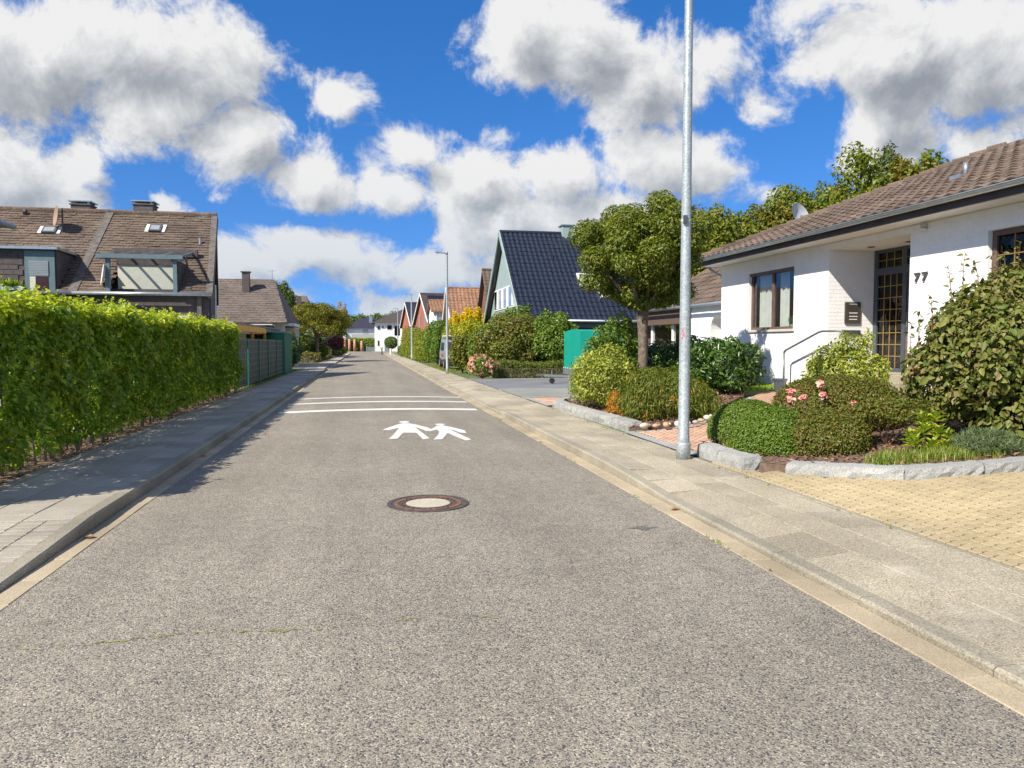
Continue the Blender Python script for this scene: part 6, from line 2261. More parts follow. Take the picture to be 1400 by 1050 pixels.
def gable_house(name, label, gx, yr, zr, hw, ze, length, wall, roof, cw=.3, ex=.34, amp=.04, rot=0.0, verge=None, flat=False, ov=.3, ground=.09, seg=4):
    """gable in the plane x = gx facing the road, ridge running to +x"""
    t = thing(name, label, 'house', (gx, yr, ground))
    mt = Matrix.Translation((gx, yr, 0)) @ Matrix.Rotation(rot, 4, 'Z')
    k = (zr - ze) / hw
    w = MB()
    zt = lambda y: zr - abs(y) * k - .12
    i = hw - .35
    w.add([(0, -i, ground), (0, i, ground), (0, i, zt(i)), (0, 0, zt(0)), (0, -i, zt(i))], [(0, 1, 2, 3, 4)])
    w.add([(length, -i, ground), (length, i, ground), (length, i, zt(i)), (length, 0, zt(0)), (length, -i, zt(i))], [(0, 1, 2, 3, 4)])
    w.add([(0, -i, ground), (length, -i, ground), (length, -i, zt(i)), (0, -i, zt(i))], [(0, 1, 2, 3)])
    w.add([(0, i, ground), (length, i, ground), (length, i, zt(i)), (0, i, zt(i))], [(0, 1, 2, 3)])
    xform(w, mt).build('wall', wall, t, fix=False)
    r_ = MB()
    for s in (-1, 1):
        P = [(-ov, s * hw, ze), (length + ov, s * hw, ze), (length + ov, 0, zr), (-ov, 0, zr)]
        r_.add(P + [(x, y, z - .1) for x, y, z in P], [(0, 1, 2, 3), (7, 6, 5, 4), (0, 4, 5, 1), (1, 5, 6, 2), (2, 6, 7, 3), (3, 7, 4, 0)])
    rf_ = xform(r_, mt).build('roof', roof, t, fix=False)
    L = math.hypot(hw, zr - ze)
    up_ = Vector((0, hw / L, (zr - ze) / L))
    f = tile_field((-ov, -hw, ze + .004), (1, 0, 0), up_, (0, -up_.z, up_.y), lambda s: (0, length + 2 * ov), L, cw, ex, amp, .03, seg=seg, flat=flat)
    tag(xform(f, mt).build('roof_tiles', roof, rf_, fix=False), kind='stuff')
    xform(MB().tube([(-ov, 0, zr + .03), (length + ov, 0, zr + .03)], .1, 8), mt).build('ridge_cap', roof, rf_)
    if verge:
        for s in (-1, 1):
            xform(MB().beam((-ov - .03, s * (hw + .03), ze - .06), (-ov - .03, 0, zr - .03), .06, .24, up=(0, 0, 1)), mt).build('verge_board', verge, rf_)
    return t, rf_, mt


M['navy_tile'] = solid('glazed_navy_tile', (0.018, 0.023, 0.036), .28, .15, 6.0, spec=.6)
M['pale_green'] = solid('pale_green_cladding', (0.30, 0.38, 0.36), .6, .06, 2.0)
M['red_brick'] = speckle('red_brick', [(.3, (.22, .07, .045)), (.5, (.36, .125, .08)), (.7, (.46, .19, .13))], scale=12, big=(.9, 1.1), bump=.2)
M['brown_brick'] = speckle('brown_brick', [(.3, (.12, .06, .045)), (.5, (.19, .10, .075)), (.7, (.26, .15, .115))], scale=12, big=(.9, 1.1), bump=.2)
M['tile_orange'] = speckle('orange_brown_tile', [(.3, (.15, .075, .045)), (.5, (.27, .145, .085)), (.7, (.36, .22, .14))], scale=7, big=(.8, 1.15), bump=.2)
M['solar'] = solid('solar_panel', (0.014, 0.016, 0.024), .2, .1, 3.0, spec=.7)
M['white_render'] = solid('white_render', (0.80, 0.80, 0.78), .85, .03, 1.0)
M['purple_tile'] = solid('blue_black_tile', (0.035, 0.033, 0.048), .5, .15, 2.0)
M['dark_tile'] = solid('dark_brown_tile', (0.075, 0.058, 0.054), .6, .15, 2.0)
M['grey_door'] = solid('grey_door', (0.22, 0.25, 0.27), .5, .05)

# dark blue roofed house
GX, YRD = 7.75, 41.4
hD, rD, mD = gable_house('blue_roof_house', 'house with glazed dark blue pantile roof and pale green gable', GX, YRD, 7.82, 5.7, 2.74, 13, M['brown_brick'], M['navy_tile'], cw=.27, ex=.36, amp=.055, verge=M['pale_green'], ov=.35)
k = (7.82 - 2.74) / 5.7
for i in range(26):
    y0, y1 = -5.2 + .4 * i, -5.2 + .4 * i + .385
    zt0, zt1 = 7.82 - abs(y0) * k - .2, 7.82 - abs(y1) * k - .2
    zb_ = 2.6
    if max(zt0, zt1) < zb_ + .1:
        continue
    MB().slab([(GX - .03, YRD + y0, zb_), (GX - .03, YRD + y1, zb_), (GX - .03, YRD + y1, max(zt1, zb_ + .02)), (GX - .03, YRD + y0, max(zt0, zb_ + .02))], (-.03, 0, 0)).build('cladding_board', M['pale_green'], hD)
wn = MB().box(GX - .10, GX - .061, YRD - 2.9, YRD + 3.1, 3.55, 4.75).build('window', M['white_trim'], hD)
for i in range(4):
    MB().box(GX - .115, GX - .101, YRD - 2.8 + 1.5 * i, YRD - 1.5 + 1.5 * i, 3.62, 4.68).build('pane', M['glass_dark'], wn)
    MB().box(GX - .12, GX - .116, YRD - 2.8 + 1.5 * i, YRD - 2.3 + 1.5 * i, 3.63, 4.67).build('curtain', M['curtain'], wn)
MB().tube([(GX - .3, YRD - 5.78, 2.72), (GX + 13, YRD - 5.78, 2.72)], .075, 8).build('gutter', M['zinc'], hD, smooth=True)
MB().box(GX + .02, GX + 13, YRD - 5.55, YRD - 5.42, 2.40, 2.66).build('eave_board', M['blue_grey'], hD)
ch = MB().box(10.95, 11.6, YRD - .35, YRD + .35, 7.4, 8.25).build('chimney', M['pale_green'], rD)
MB().box(10.88, 11.67, YRD - .42, YRD + .42, 8.25, 8.31).build('chimney_cap', M['zinc'], ch)
upD = Vector((0, 5.7, 5.08)).normalized()
nD = Vector((0, -upD.z, upD.y))
for (x, s) in ((11.45, 2.65), (12.35, 1.75)):
    o_ = Vector((x, YRD - 5.7, 2.74)) + upD * s + nD * .05

    def sb(u0, u1, s0, s1, h0, h1):
        vs = [o_ + Vector((u, 0, 0)) + upD * q + nD * h for h in (h0, h1) for u, q in ((u0, s0), (u1, s0), (u1, s1), (u0, s1))]
        return MB().add(vs, [(3, 2, 1, 0), (4, 5, 6, 7), (0, 1, 5, 4), (1, 2, 6, 5), (2, 3, 7, 6), (3, 0, 4, 7)])
    sk = sb(-.45, .45, 0, 1.1, 0, .1).build('skylight', M['white_trim'], rD)
    sb(-.35, .35, .1, 1.0, .101, .11).build('pane', M['shutter'], sk)
c_ = Vector((10.0, YRD - 5.7, 2.74)) + upD * 5.2
MB().tube([c_, c_ + Vector((0, 0, .25))], .06, 8).build('vent_pipe', M['navy_tile'], rD)

gable_house('brown_brick_house', 'narrow brown brick gable peeking out behind the blue roofed house', 8.5, 53.0, 6.85, 3.2, 3.2, 10, M['brown_brick'], M['tile_brown'], rot=0.0, amp=.04)
hW, rW, mW = gable_house('orange_tile_house', 'house with orange brown tiled roof behind the yellow shrubs', 7.3, 66, 6.5, 4.2, 2.6, 12, M['white_render'], M['tile_orange'], cw=.34, ex=.36, amp=.05, verge=M['white_trim'])
hS, rS, mS = gable_house('white_brown_house', 'small white house front with brown tiled roof left of the orange roof', 6.75, 78, 6.1, 3.2, 4.85, 6, M['white_render'], M['tile_orange'], cw=.34, ex=.36, amp=.05)
MB().box(8.0, 8.55, 77.2, 77.8, 5.6, 7.0).build('chimney', M['brown_brick'], rS)
wn = MB().box(7.2, 8.6, 75.08, 75.13, 2.2, 4.3).build('window', M['shutter'], hS)
for i in range(3):
    MB().box(7.25 + .45 * i, 7.63 + .45 * i, 75.05, 75.078, 2.3, 3.5).build('pane', M['glass_dark'], wn)
MB().box(6.9, 7.05, 75.0, 75.12, .1, 4.8).build('corner_board', M['white_trim'], hS)
# red brick pair
hR, rR, mR = gable_house('red_brick_house', 'red brick gabled house with black solar panels, nearer of the two', 6.85, 92, 7.7, 4.8, 4.1, 9, M['red_brick'], M['dark_tile'], rot=R(7), verge=M['white_trim'], flat=True, seg=1)
L_ = math.hypot(4.8, 3.6)
for i in range(4):
    for j in range(2):
        u = Vector((0, 4.8 / L_, 3.6 / L_))
        n_ = Vector((0, -u.z, u.y))
        P = [Vector((.5 + 1.25 * i + a, -4.8, 4.1)) + u * (2.0 + 1.8 * j + s_) + n_ * h for h in (.08, .13) for a, s_ in ((0, 0), (1.15, 0), (1.15, 1.7), (0, 1.7))]
        xform(MB().add(P, [(3, 2, 1, 0), (4, 5, 6, 7), (0, 1, 5, 4), (1, 2, 6, 5), (2, 3, 7, 6), (3, 0, 4, 7)]), mR).build('solar_panel', M['solar'], rR)
for (ya, w_, z0, z1) in ((-1.9, .35, 3.6, 4.9), (1.4, .3, 2.6, 5.0)):
    wo_ = MB().box(-.06, -.01, ya - w_, ya + w_, z0, z1)
    wo_.slab([(-.06, ya + w_ * math.cos(a), z1 + w_ * math.sin(a)) for a in np.linspace(0, math.pi, 9)], (.05, 0, 0))
    xform(wo_, mR).build('window', M['grey_door'], hR)
hR2, rR2, mR2 = gable_house('red_brick_house', 'red brick gabled house with dark roof, farther of the two', 5.9, 109, 7.5, 5.0, 4.0, 9, M['red_brick'], M['purple_tile'], rot=R(6), verge=M['white_trim'], flat=True, seg=1)
# white house at the junction: hipped roof
hw_ = thing('white_villa', 'white two storey villa with dark hipped roof at the end of the street', 'house', (6, 155, .1))
MB().box(1.9, 8.8, 150.5, 160, .06, 5.8).build('wall', M['white_render'], hw_)
MB().box(7.0, 14, 149.9, 158, .06, 4.9).build('wing_wall', M['white_render'], hw_)
rr_ = MB().add([(1.2, 149.8, 5.75), (9.6, 149.8, 5.75), (9.6, 161, 5.75), (1.2, 161, 5.75), (7.6, 155.4, 8.7), (9.6, 155.4, 8.7)], [(0, 1, 5, 4), (0, 4, 3), (3, 4, 5, 2)]).build('roof', M['dark_tile'], hw_, fix=False)
MB().add([(7.0, 149.2, 4.9), (14.5, 149.2, 4.9), (14.5, 154, 8.0), (9.4, 154, 8.0)], [(0, 1, 2, 3)]).build('wing_roof', M['dark_tile'], rr_, fix=False)
for (xa, xb, z0, z1) in ((2.3, 2.9, 4.4, 5.2), (3.2, 3.6, 4.6, 5.2), (4.2, 5.2, 4.4, 5.3), (2.3, 2.7, 1.2, 2.3), (5.6, 6.8, 3.2, 5.2)):
    f_ = MB().box(xa, xb, 150.42, 150.5, z0, z1).build('window', M['white_trim'], hw_)
    MB().box(xa + .06, xb - .06, 150.40, 150.42, z0 + .06, z1 - .06).build('pane', M['glass_dark'], f_)
MB().box(3.7, 4.6, 150.42, 150.49, .1, 2.3).build('door', M['grey_door'], hw_)
MB().beam((8.4, 149.1, 6.2), (10.2, 150.6, 7.6), .8, .05).build('roof_window', M['shutter'], rr_)
# far house with blue-black roof
hf = thing('far_white_house', 'distant pale house with blue black hipped roof beyond the junction hedge', 'house', (0, 190, .1))
MB().box(-4.4, 6, 185, 195, .06, 5.4).build('wall', solid('grey_white_render', (.52, .54, .57), .8, .03), hf)
rf2 = MB().add([(-5.2, 184.3, 5.3), (6.6, 184.3, 5.3), (6.6, 196, 5.3), (-5.2, 196, 5.3), (-1.2, 190, 8.0), (2.4, 190, 8.0)], [(0, 1, 5, 4), (1, 2, 5), (2, 3, 4, 5), (3, 0, 4)]).build('roof', M['purple_tile'], hf, fix=False)
MB().box(.9, 1.7, 187.5, 188.2, 6.6, 8.4).build('chimney', M['zinc'], rf2)
f_ = MB().box(-.6, .6, 184.9, 185, 3.9, 5.0).build('window', M['shutter'], hf)
MB().box(-3.2, 6, 181, 185, 2.9, 3.9).build('balcony', solid('beige_balcony', (.42, .41, .38), .8, .03), hf)
MB().box(-2.6, 6, 184.85, 184.95, .5, 2.8).build('garage_front', M['grey_door'], hf)
MB().add([(-4.4, 181, .1), (-4.4, 185, .1), (-4.4, 185, 4.4), (-4.4, 181, 2.9)], [(0, 1, 2, 3)]).build('side_wall', M['white_render'], hf, fix=False)
MB().box(-6.2, -4.5, 176, 180, .06, 3.9).build('annex', M['white_render'], hf)

# junction hedge with terracotta posts
L_far = leaf_mat('far_leaf', [(0.05, 0.085, 0.016), (0.085, 0.125, 0.022), (0.13, 0.165, 0.03), (0.07, 0.105, 0.02)], trans=.2)
L_bright = leaf_mat('bright_leaf', [(0.10, 0.17, 0.02), (0.17, 0.24, 0.027), (0.24, 0.30, 0.035)], trans=.25)


def box_points(x0, x1, y0, y1, z0, z1, n, sink=.08):
    A = [(y1 - y0) * (z1 - z0), (y1 - y0) * (z1 - z0), (x1 - x0) * (z1 - z0), (x1 - x0) * (z1 - z0), (x1 - x0) * (y1 - y0)]
    k_ = RNG.choice(5, n, p=np.array(A) / sum(A))
    x, y, z = RNG.uniform(x0, x1, n), RNG.uniform(y0, y1, n), RNG.uniform(z0, z1, n)
    d_ = np.abs(RNG.normal(0, sink, n))
    nr_ = np.zeros((n, 3))
    for i, (ax, sg) in enumerate(((0, -1), (0, 1), (1, -1), (1, 1), (2, 1))):
        m_ = k_ == i
        nr_[m_, ax] = sg
        lim = ((x0, x1), (y0, y1), (z0, z1))[ax][0 if sg < 0 else 1]
        (x, y, z)[ax][m_] = lim - sg * d_[m_]
    P = np.stack([x, y, z], 1)
    P += .06 * np.sin(P[:, [1, 2, 0]] * 2.3) + .04 * np.sin(P[:, [2, 0, 1]] * 6)
    return P, nr_


def box_hedge(name, label, x0, x1, y0, y1, z0, z1, n, mat, size, **kw):
    t = thing(name, label, 'hedge', ((x0 + x1) / 2, (y0 + y1) / 2, z0))
    p, nr = box_points(x0, x1, y0, y1, z0, z1, n)
    leaves('foliage', p, nr, mat, t, size=size, **kw)
    MB().box(x0 + .25, x1 - .25, y0 + .25, y1 - .25, z0 - .02, z1 - .3).build('twig_core', M['wood'], t)
    return t


box_hedge('junction_hedge', 'clipped green hedge across the end of the street', -6.5, 1.5, 150.5, 152.2, .06, 2.65, 7000, L_bright, .2, width=.6)
M['salmon'] = solid('salmon_post', (0.55, 0.27, 0.19), .8, .1, 2.0)
for i, (x, z, lab) in enumerate(((-4.0, 2.4, 'salmon terracotta post leftmost before the junction hedge'), (-3.1, 2.4, 'salmon terracotta post second from left before the junction hedge'), (-2.1, 2.35, 'salmon terracotta post third from left before the junction hedge'), (-.75, 2.0, 'salmon terracotta post rightmost before the junction hedge'))):
    o = MB().lathe([(.26, 0), (.24, z * .6), (.22, z), (.1, z + .08)], (x, 150.1, .08), 10).build('terracotta_post', M['salmon'], None, smooth=True)
    tag(o, lab, 'post', 'terracotta posts before the junction hedge')
gp = MB().box(.1, .3, 149.6, 149.8, .08, 1.2).build('gate_post', M['zinc'])
tag(gp, 'slim pale gate post at the foot of the junction hedge', 'post')
gt = thing('low_gate', 'low grey slatted gate between junction hedge and white villa', 'gate', (1, 149.7, .08))
for k_ in range(7):
    MB().box(.35 + .2 * k_, .5 + .2 * k_, 149.65, 149.7, .1, 1.0).build('slat', M['grey_door'], gt)

# ---------------------------------------------------------------- trees
def tree(name, label, x, y, h, blobs, n, mat, size, trunk_r=.12, z0=.09, group=None, cat='tree', limbs=8, **kw):
    t = thing(name, label, cat, (x, y, z0), group=group)
    mb = MB()
    zc = min(b_[2] for b_ in blobs)
    top = max(zc, z0 + h * .35)
    mb.tube([(x, y, z0 - .05), (x + .03, y, z0 + (top - z0) * .5), (x, y + .02, top)], [trunk_r * 1.2, trunk_r, trunk_r * .8], 9)
    tk = mb.build('trunk', M['trunk'], t, smooth=True)
    mb = MB()
    for b_ in blobs[1:1 + limbs * 2:2]:
        s0 = Vector((x, y, z0 + (top - z0) * random.uniform(.6, 1)))
        e = Vector(b_[:3])
        mb.tube([s0, s0.lerp(e, .5) + Vector((0, 0, -.05 * h)), e], [trunk_r * .5, trunk_r * .3, .01], 5)
    mb.build('limbs', M['trunk'], tk, smooth=True)
    shell, keep, fill = kw.pop('shell', .5), kw.pop('keep', .75), kw.pop('fill', .08)
    p, nr = blob_points(blobs, n, shell=shell, keep=keep, fill=fill)
    leaves('crown', p, nr, mat, t, size=size, **kw)
    return t


L_back = leaf_mat('backdrop_tree_leaf', [(0.07, 0.105, 0.013), (0.125, 0.155, 0.018), (0.19, 0.205, 0.024), (0.25, 0.235, 0.03), (0.10, 0.13, 0.016)], trans=.3, patch=([(0.30, 0.18, 0.025), (0.24, 0.19, 0.025)], .55, .57))
L_con = leaf_mat('conifer_leaf', [(0.03, 0.055, 0.02), (0.055, 0.085, 0.03), (0.075, 0.11, 0.038)], trans=.1)
random.seed(11)
back = [(15.8, 35, 8.3, 2.0, 'olive green tree behind the maple crown and lamp pole'), (18.2, 35.5, 8.2, 2.2, 'yellow green tree behind the far corner of the bungalow roof'), (20.4, 35, 9.1, 2.1, 'yellow green tree behind the satellite dish'), (22.3, 34, 9.6, 2.2, 'tree with golden patches behind the middle of the bungalow roof'), (22.7, 30.5, 10.3, 2.0, 'tallest tree with feathery top behind the bungalow roof'), (23.2, 28.4, 9.7, 1.7, 'rightmost leafy tree behind the bungalow ridge')]
for (x, y, h, r_, lab) in back:
    h *= .96
    r_ *= 1.18
    bl = lumps((x, y, h * .6), (r_, r_, h * .40), 34, .34, jit=.2, zmin=-.7)
    bl += [(x + random.uniform(-1, 1) * r_ * .6, y + random.uniform(-1, 1) * r_ * .5, h * random.uniform(.88, 1.02), .4, .4, .55) for _ in range(7)]
    tree('leafy_tree', lab, x, y, h, bl, 20000, L_back, .18, .16, z0=.5, group='trees behind the bungalow', width=.55, spread=1.0)
bl = [(22.6, 29.4, z, .75 * (1 - (z - 2) / 9.0) + .15, .75 * (1 - (z - 2) / 9.0) + .15, .8) for z in np.arange(2, 10.2, .55)]
tree('conifer_tree', 'dark conifer top between the leafy trees behind the roof', 22.6, 29.4, 10, bl, 6000, L_con, .16, .14, z0=.5, width=.3, droop=1.0)

# left side trees and shrubs
L_acer2 = leaf_mat('golden_maple_leaf', [(0.095, 0.11, 0.016), (0.15, 0.155, 0.021), (0.21, 0.185, 0.026), (0.17, 0.16, 0.022), (0.26, 0.20, 0.028)], trans=.28)
ac = (-4.15, 67.0)
bl = [(ac[0] + a, ac[1] + b_, 3.6 + c_, r_, r_, r_ * .5) for a, b_, c_, r_ in [(random.gauss(0, 1.5), random.gauss(0, 1.4), 0, random.uniform(.5, .85)) for _ in range(95)]]
bl = [(x, y, 2.0 + 3.15 * math.sqrt(max(0, 1 - min(1, ((x - ac[0]) ** 2 + (y - ac[1]) ** 2) / 8.2))) * random.uniform(.35, 1), a, b_, c_) for x, y, z, a, b_, c_ in bl if (x - ac[0]) ** 2 + (y - ac[1]) ** 2 < 7.6]
tree('japanese_maple', 'broad domed golden green maple over the left pavement', ac[0], ac[1], 5.6, bl, 24000, L_acer2, .15, .15, width=.45, spread=.9, limbs=14, up=.7)
bl = lumps((-8.6, 82, 5.4), (1.6, 1.6, 2.7), 22, .36)
tree('dark_tree', 'dark green tree beside the hip of the brown roof', -8.6, 82, 8.1, bl, 6000, L_far, .22, .18)
hb = thing('distant_brown_roof', 'small distant brown roof behind the golden maple', 'house', (-8.4, 92, .1))
MB().box(-11, -6.6, 90.5, 97, .1, 5.3).build('wall', M['house_wall'], hb)
MB().add([(-11.4, 90, 5.2), (-6.2, 90, 5.2), (-6.9, 93.5, 7.35), (-10.7, 93.5, 7.35), (-6.2, 97, 5.2), (-11.4, 97, 5.2)], [(0, 1, 2, 3), (1, 4, 2), (4, 5, 3, 2)]).build('roof', M['tile_brown'], hb, fix=False)
MB().box(-7.9, -7.4, 91.3, 91.9, 6.2, 7.2).build('chimney', M['slate'], hb)
L_orange = leaf_mat('autumn_leaf', [(0.34, 0.16, 0.03), (0.46, 0.24, 0.04), (0.40, 0.28, 0.04), (0.26, 0.19, 0.03)], trans=.3)
bl = lumps((-3.6, 121, 5.3), (1.5, 1.5, 2.0), 16, .34, jit=.25) + [(-3.9, 121, 7.7, .35, .35, .6), (-3.2, 121, 7.6, .3, .3, .5)]
tree('autumn_tree', 'thin orange autumn tree behind the golden maple', -3.6, 121, 8, bl, 2600, L_orange, .24, .12, fill=.3)
random.seed(5)
for i, (x, y, h, r_, lab) in enumerate(((-8, 245, 10.5, 5, 'leftmost round tree of the far wood'), (-2, 240, 11, 4.4, 'second round tree of the far wood'), (3, 250, 11.6, 4.6, 'tallest dark tree of the far wood'), (8, 245, 11.8, 4.4, 'tree of the far wood above the white villa roof'), (13.5, 248, 10.8, 4.6, 'tree of the far wood right of the villa ridge'), (-14, 246, 9.5, 5, 'tree of the far wood hidden by the golden maple'))):
    bl = lumps((x, y, h * .6), (r_, r_, h * .40), 22, .34)
    tree('wood_tree', lab, x, y, h, bl, 4200, L_far, .55, .3, group='far wood beyond the junction')
bush('dark_shrub', 'dark green shrub right behind the green cabinet', 'shrub', (-4.45, 44.2, .1), lumps((-4.45, 44.4, 1.05), (.78, 1.6, 1.05), 16, .38), 9000, L_laurel, .13, stem_mat=M['wood'])
bush('yellow_shrub', 'small yellow green shrub at the foot of the golden maple', 'shrub', (-5.6, 67, .1), lumps((-5.5, 66.5, 1.0), (.9, .8, .95), 10, .4), 2600, L_skim, .13, stem_mat=M['wood'])
bush('dark_shrub', 'dense green shrub under the golden maple crown', 'shrub', (-4.2, 69, .1), lumps((-4.2, 69, 1.0), (1.1, .9, .9), 12, .4), 4000, L_far, .15, stem_mat=M['wood'])
L_purple = leaf_mat('purple_leaf', [(0.07, 0.018, 0.035), (0.11, 0.03, 0.05), (0.15, 0.05, 0.07)], trans=.2)
bush('purple_shrub', 'wine purple shrub beside the golden maple', 'shrub', (-3.3, 86, .1), lumps((-3.25, 86, 1.65), (.95, .95, .95), 12, .4), 3000, L_purple, .16, stem_mat=M['wood'])
bush('green_shrub', 'green shrub below the wine purple one', 'shrub', (-3.2, 90, .1), lumps((-3.2, 90, .8), (1.0, 2.0, .8), 12, .4), 2500, L_far, .17, stem_mat=M['wood'])
L_dry = leaf_mat('olive_hedge_leaf', [(0.09, 0.095, 0.022), (0.15, 0.14, 0.035), (0.21, 0.18, 0.05)], trans=.15)
box_hedge('low_hedge', 'low clipped olive hedge block, nearer one on the left', -6.6, -3.72, 61.5, 65.5, .08, .85, 5000, L_dry, .10, width=.5)
box_hedge('low_hedge', 'low clipped olive hedge block, farther one on the left', -6.0, -3.6, 70, 84, .08, .95, 5000, L_dry, .13, width=.5)
bn = thing('wheelie_bin', 'black wheelie bin on the far left pavement', 'bin', (-3.15, 101, .1))
MB().slab([(-3.45, 100.7, .14), (-2.85, 100.7, .14), (-2.85, 101.4, .14), (-3.45, 101.4, .14)], (0, 0, 1.0)).build('body', M['fascia'], bn)
MB().slab([(-3.5, 100.6, 1.15), (-2.8, 100.6, 1.15), (-2.8, 101.5, 1.28), (-3.5, 101.5, 1.28)], (0, 0, .08)).build('lid', M['anthracite'], bn)
for x in (-3.42, -2.9):
    MB().tube([(x - .03, 101.3, .2), (x + .03, 101.3, .2)], .12, 10).build('wheel', M['fascia'], bn)

bush('green_shrub', 'green shrub filling the gap left of the golden maple trunk', 'shrub', (-6.4, 66, .1), lumps((-6.2, 66, 1.3), (1.6, 2.0, 1.3), 16, .38), 5000, L_far, .16, stem_mat=M['wood'])
bush('green_shrub', 'tall dark shrub behind the low olive hedges', 'shrub', (-7.5, 88, .1), lumps((-6.8, 88, 1.7), (2.6, 2.5, 1.7), 18, .38), 5000, L_far, .2, stem_mat=M['wood'])

# right side shrubs
L_yel = leaf_mat('yellow_shrub_leaf', [(0.20, 0.22, 0.02), (0.32, 0.30, 0.025), (0.42, 0.36, 0.03), (0.16, 0.19, 0.02)], trans=.3)
L_gold = leaf_mat('golden_flower', [(0.66, 0.46, 0.012), (0.74, 0.54, 0.02), (0.56, 0.38, 0.012)], trans=.3)
L_bronze = leaf_mat('bronze_shrub_leaf', [(0.09, 0.12, 0.02), (0.14, 0.16, 0.027), (0.19, 0.165, 0.036), (0.11, 0.135, 0.022)], trans=.22, patch=([(0.20, 0.13, 0.045), (0.25, 0.16, 0.055), (0.17, 0.125, 0.035)], .9, .54))
L_mid = leaf_mat('mid_shrub_leaf', [(0.07, 0.125, 0.02), (0.125, 0.185, 0.028), (0.18, 0.235, 0.036), (0.09, 0.145, 0.022)], trans=.25)
L_thuja = leaf_mat('thuja_leaf', [(0.13, 0.165, 0.018), (0.20, 0.225, 0.024), (0.27, 0.27, 0.03), (0.16, 0.19, 0.02)], trans=.2)
bush('bronze_shrub', 'large bronze tinged shrub left of the teal trailer', 'shrub', (7.0, 34.6, .09), lumps((7.0, 34.6, 1.55), (1.75, 1.5, 1.45), 24, .34), 15000, L_bronze, .115, stem_mat=M['wood'])
bush('green_shrub', 'tall mid green shrub touching the teal trailer', 'shrub', (8.9, 34.2, .09), lumps((8.75, 34.0, 1.55), (1.25, 1.3, 1.5), 20, .36), 12000, L_mid, .12, stem_mat=M['wood'])
bush('green_shrub', 'green shrub rising in front of the pale green gable', 'shrub', (7.6, 36.4, .09), lumps((7.45, 36.6, 2.0), (1.5, 1.2, 1.35), 20, .36), 11000, L_mid, .12, stem_mat=M['wood'])
bush('green_shrub', 'light green shrub left of the bronze one', 'shrub', (5.9, 36.2, .09), lumps((5.8, 36.4, 1.3), (.85, .8, 1.25), 16, .38), 7000, L_mid, .12, stem_mat=M['wood'])
bush('olive_shrub', 'brown olive upright shrub right behind the second lamp', 'shrub', (4.95, 38.6, .09), lumps((4.95, 38.6, 1.05), (.62, .8, 1.02), 16, .36), 7000, leaf_mat('olive_brown_leaf', [(0.12, 0.125, 0.017), (0.17, 0.165, 0.022), (0.22, 0.19, 0.026), (0.11, 0.13, 0.017)], trans=.25), .10, stem_mat=M['wood'])
bush('yellow_shrub', 'broad yellow green shrub above the silver van', 'shrub', (6.2, 44.8, .09), lumps((6.2, 45.8, 2.0), (1.6, 1.4, 1.0), 20, .36), 9000, L_yel, .13, stem_mat=M['wood'])
bl = [(5.35 + .17 * k_ + random.uniform(-.1, .1), 47.5 + random.uniform(-.6, .6), 2.95 + random.uniform(-.25, .55), .13, .13, .5) for k_ in range(13)]
t_ = bush('golden_spire_shrub', 'shrub with bright golden spires in front of the orange roof', 'shrub', (6.3, 47.5, .09), bl, 6000, L_gold, .13, width=.35, droop=-1.2, stem_mat=M['wood'])
p, nr = blob_points(lumps((6.4, 47.8, 2.0), (1.5, 1.2, 1.4), 14, .36), 6000)
leaves('leaves', p, nr, L_yel, t_, size=.13)
bush('green_shrub', 'dark green shrub to the left of the silver van, touching the lamp row', 'shrub', (4.95, 52, .09), lumps((4.95, 52, 1.6), (.95, 1.9, 1.6), 24, .34), 11000, L_shrub, .13, stem_mat=M['wood'])
bush('green_shrub', 'green shrub behind the silver van roof', 'shrub', (6.2, 51, .09), lumps((6.5, 50.5, 1.8), (1.3, 1.5, 1.7), 20, .36), 8000, L_shrub, .14, stem_mat=M['wood'])
for i, (x, y, h, r_, lab) in enumerate(((4.95, 60.5, 3.0, .85, 'yellow green conifer column nearest in the row'), (4.85, 66, 2.85, .8, 'yellow green conifer column second in the row'), (4.8, 72, 3.25, .8, 'yellow green conifer column third in the row'), (4.75, 78, 3.35, .8, 'yellow green conifer column fourth in the row'), (4.65, 85.5, 3.6, .9, 'yellow green conifer column farthest in the row'))):
    bl = [(x, y, z, r_ * (1.02 - .62 * (z / h) ** 2.2), 1.15 * r_ * (1.02 - .62 * (z / h) ** 2.2), .5) for z in np.arange(.45, h - .3, .38)]
    bush('thuja_column', lab, 'conifer', (x, y, .09), bl, 4600, L_thuja, .14, group='conifer columns along the right pavement', width=.35, droop=-.8, shell=.2, stem_mat=M['wood'])
tb = thing('topiary_tree', 'round clipped ball topiary before the white villa', 'tree', (3.95, 108, .09))
MB().tube([(3.6, 108, .05), (3.6, 108, 1.2)], .07, 7).build('trunk', M['trunk'], tb)
p, nr = blob_points([(3.6, 108, 1.78, .95, .95, .86)], 4200, shell=.1)
leaves('crown', p, nr, leaf_mat('topiary_leaf', [(0.07, 0.12, 0.018), (0.10, 0.16, 0.022)], trans=.2), tb, size=.13)
wb_ = MB().box(3.3, 3.55, 106.4, 106.7, .08, .95).build('white_bollard', M['white_trim'])
tag(wb_, 'white stump bollard under the ball topiary', 'bollard')
bush('green_shrub', 'low green shrub behind the farthest street lamp', 'shrub', (4.6, 95, .09), lumps((4.6, 95, .7), (.6, 3.5, .7), 12, .35), 3000, L_mid, .15, stem_mat=M['wood'])
box_hedge('juniper_hedge', 'low spreading juniper hedge along the grey driveway', 5.5, 10.5, 31.9, 33.1, .09, .80, 12000, leaf_mat('juniper_leaf', [(0.07, 0.11, 0.02), (0.115, 0.155, 0.028), (0.16, 0.185, 0.036), (0.19, 0.14, 0.05)], trans=.15), .085, width=.25, spread=1.1)
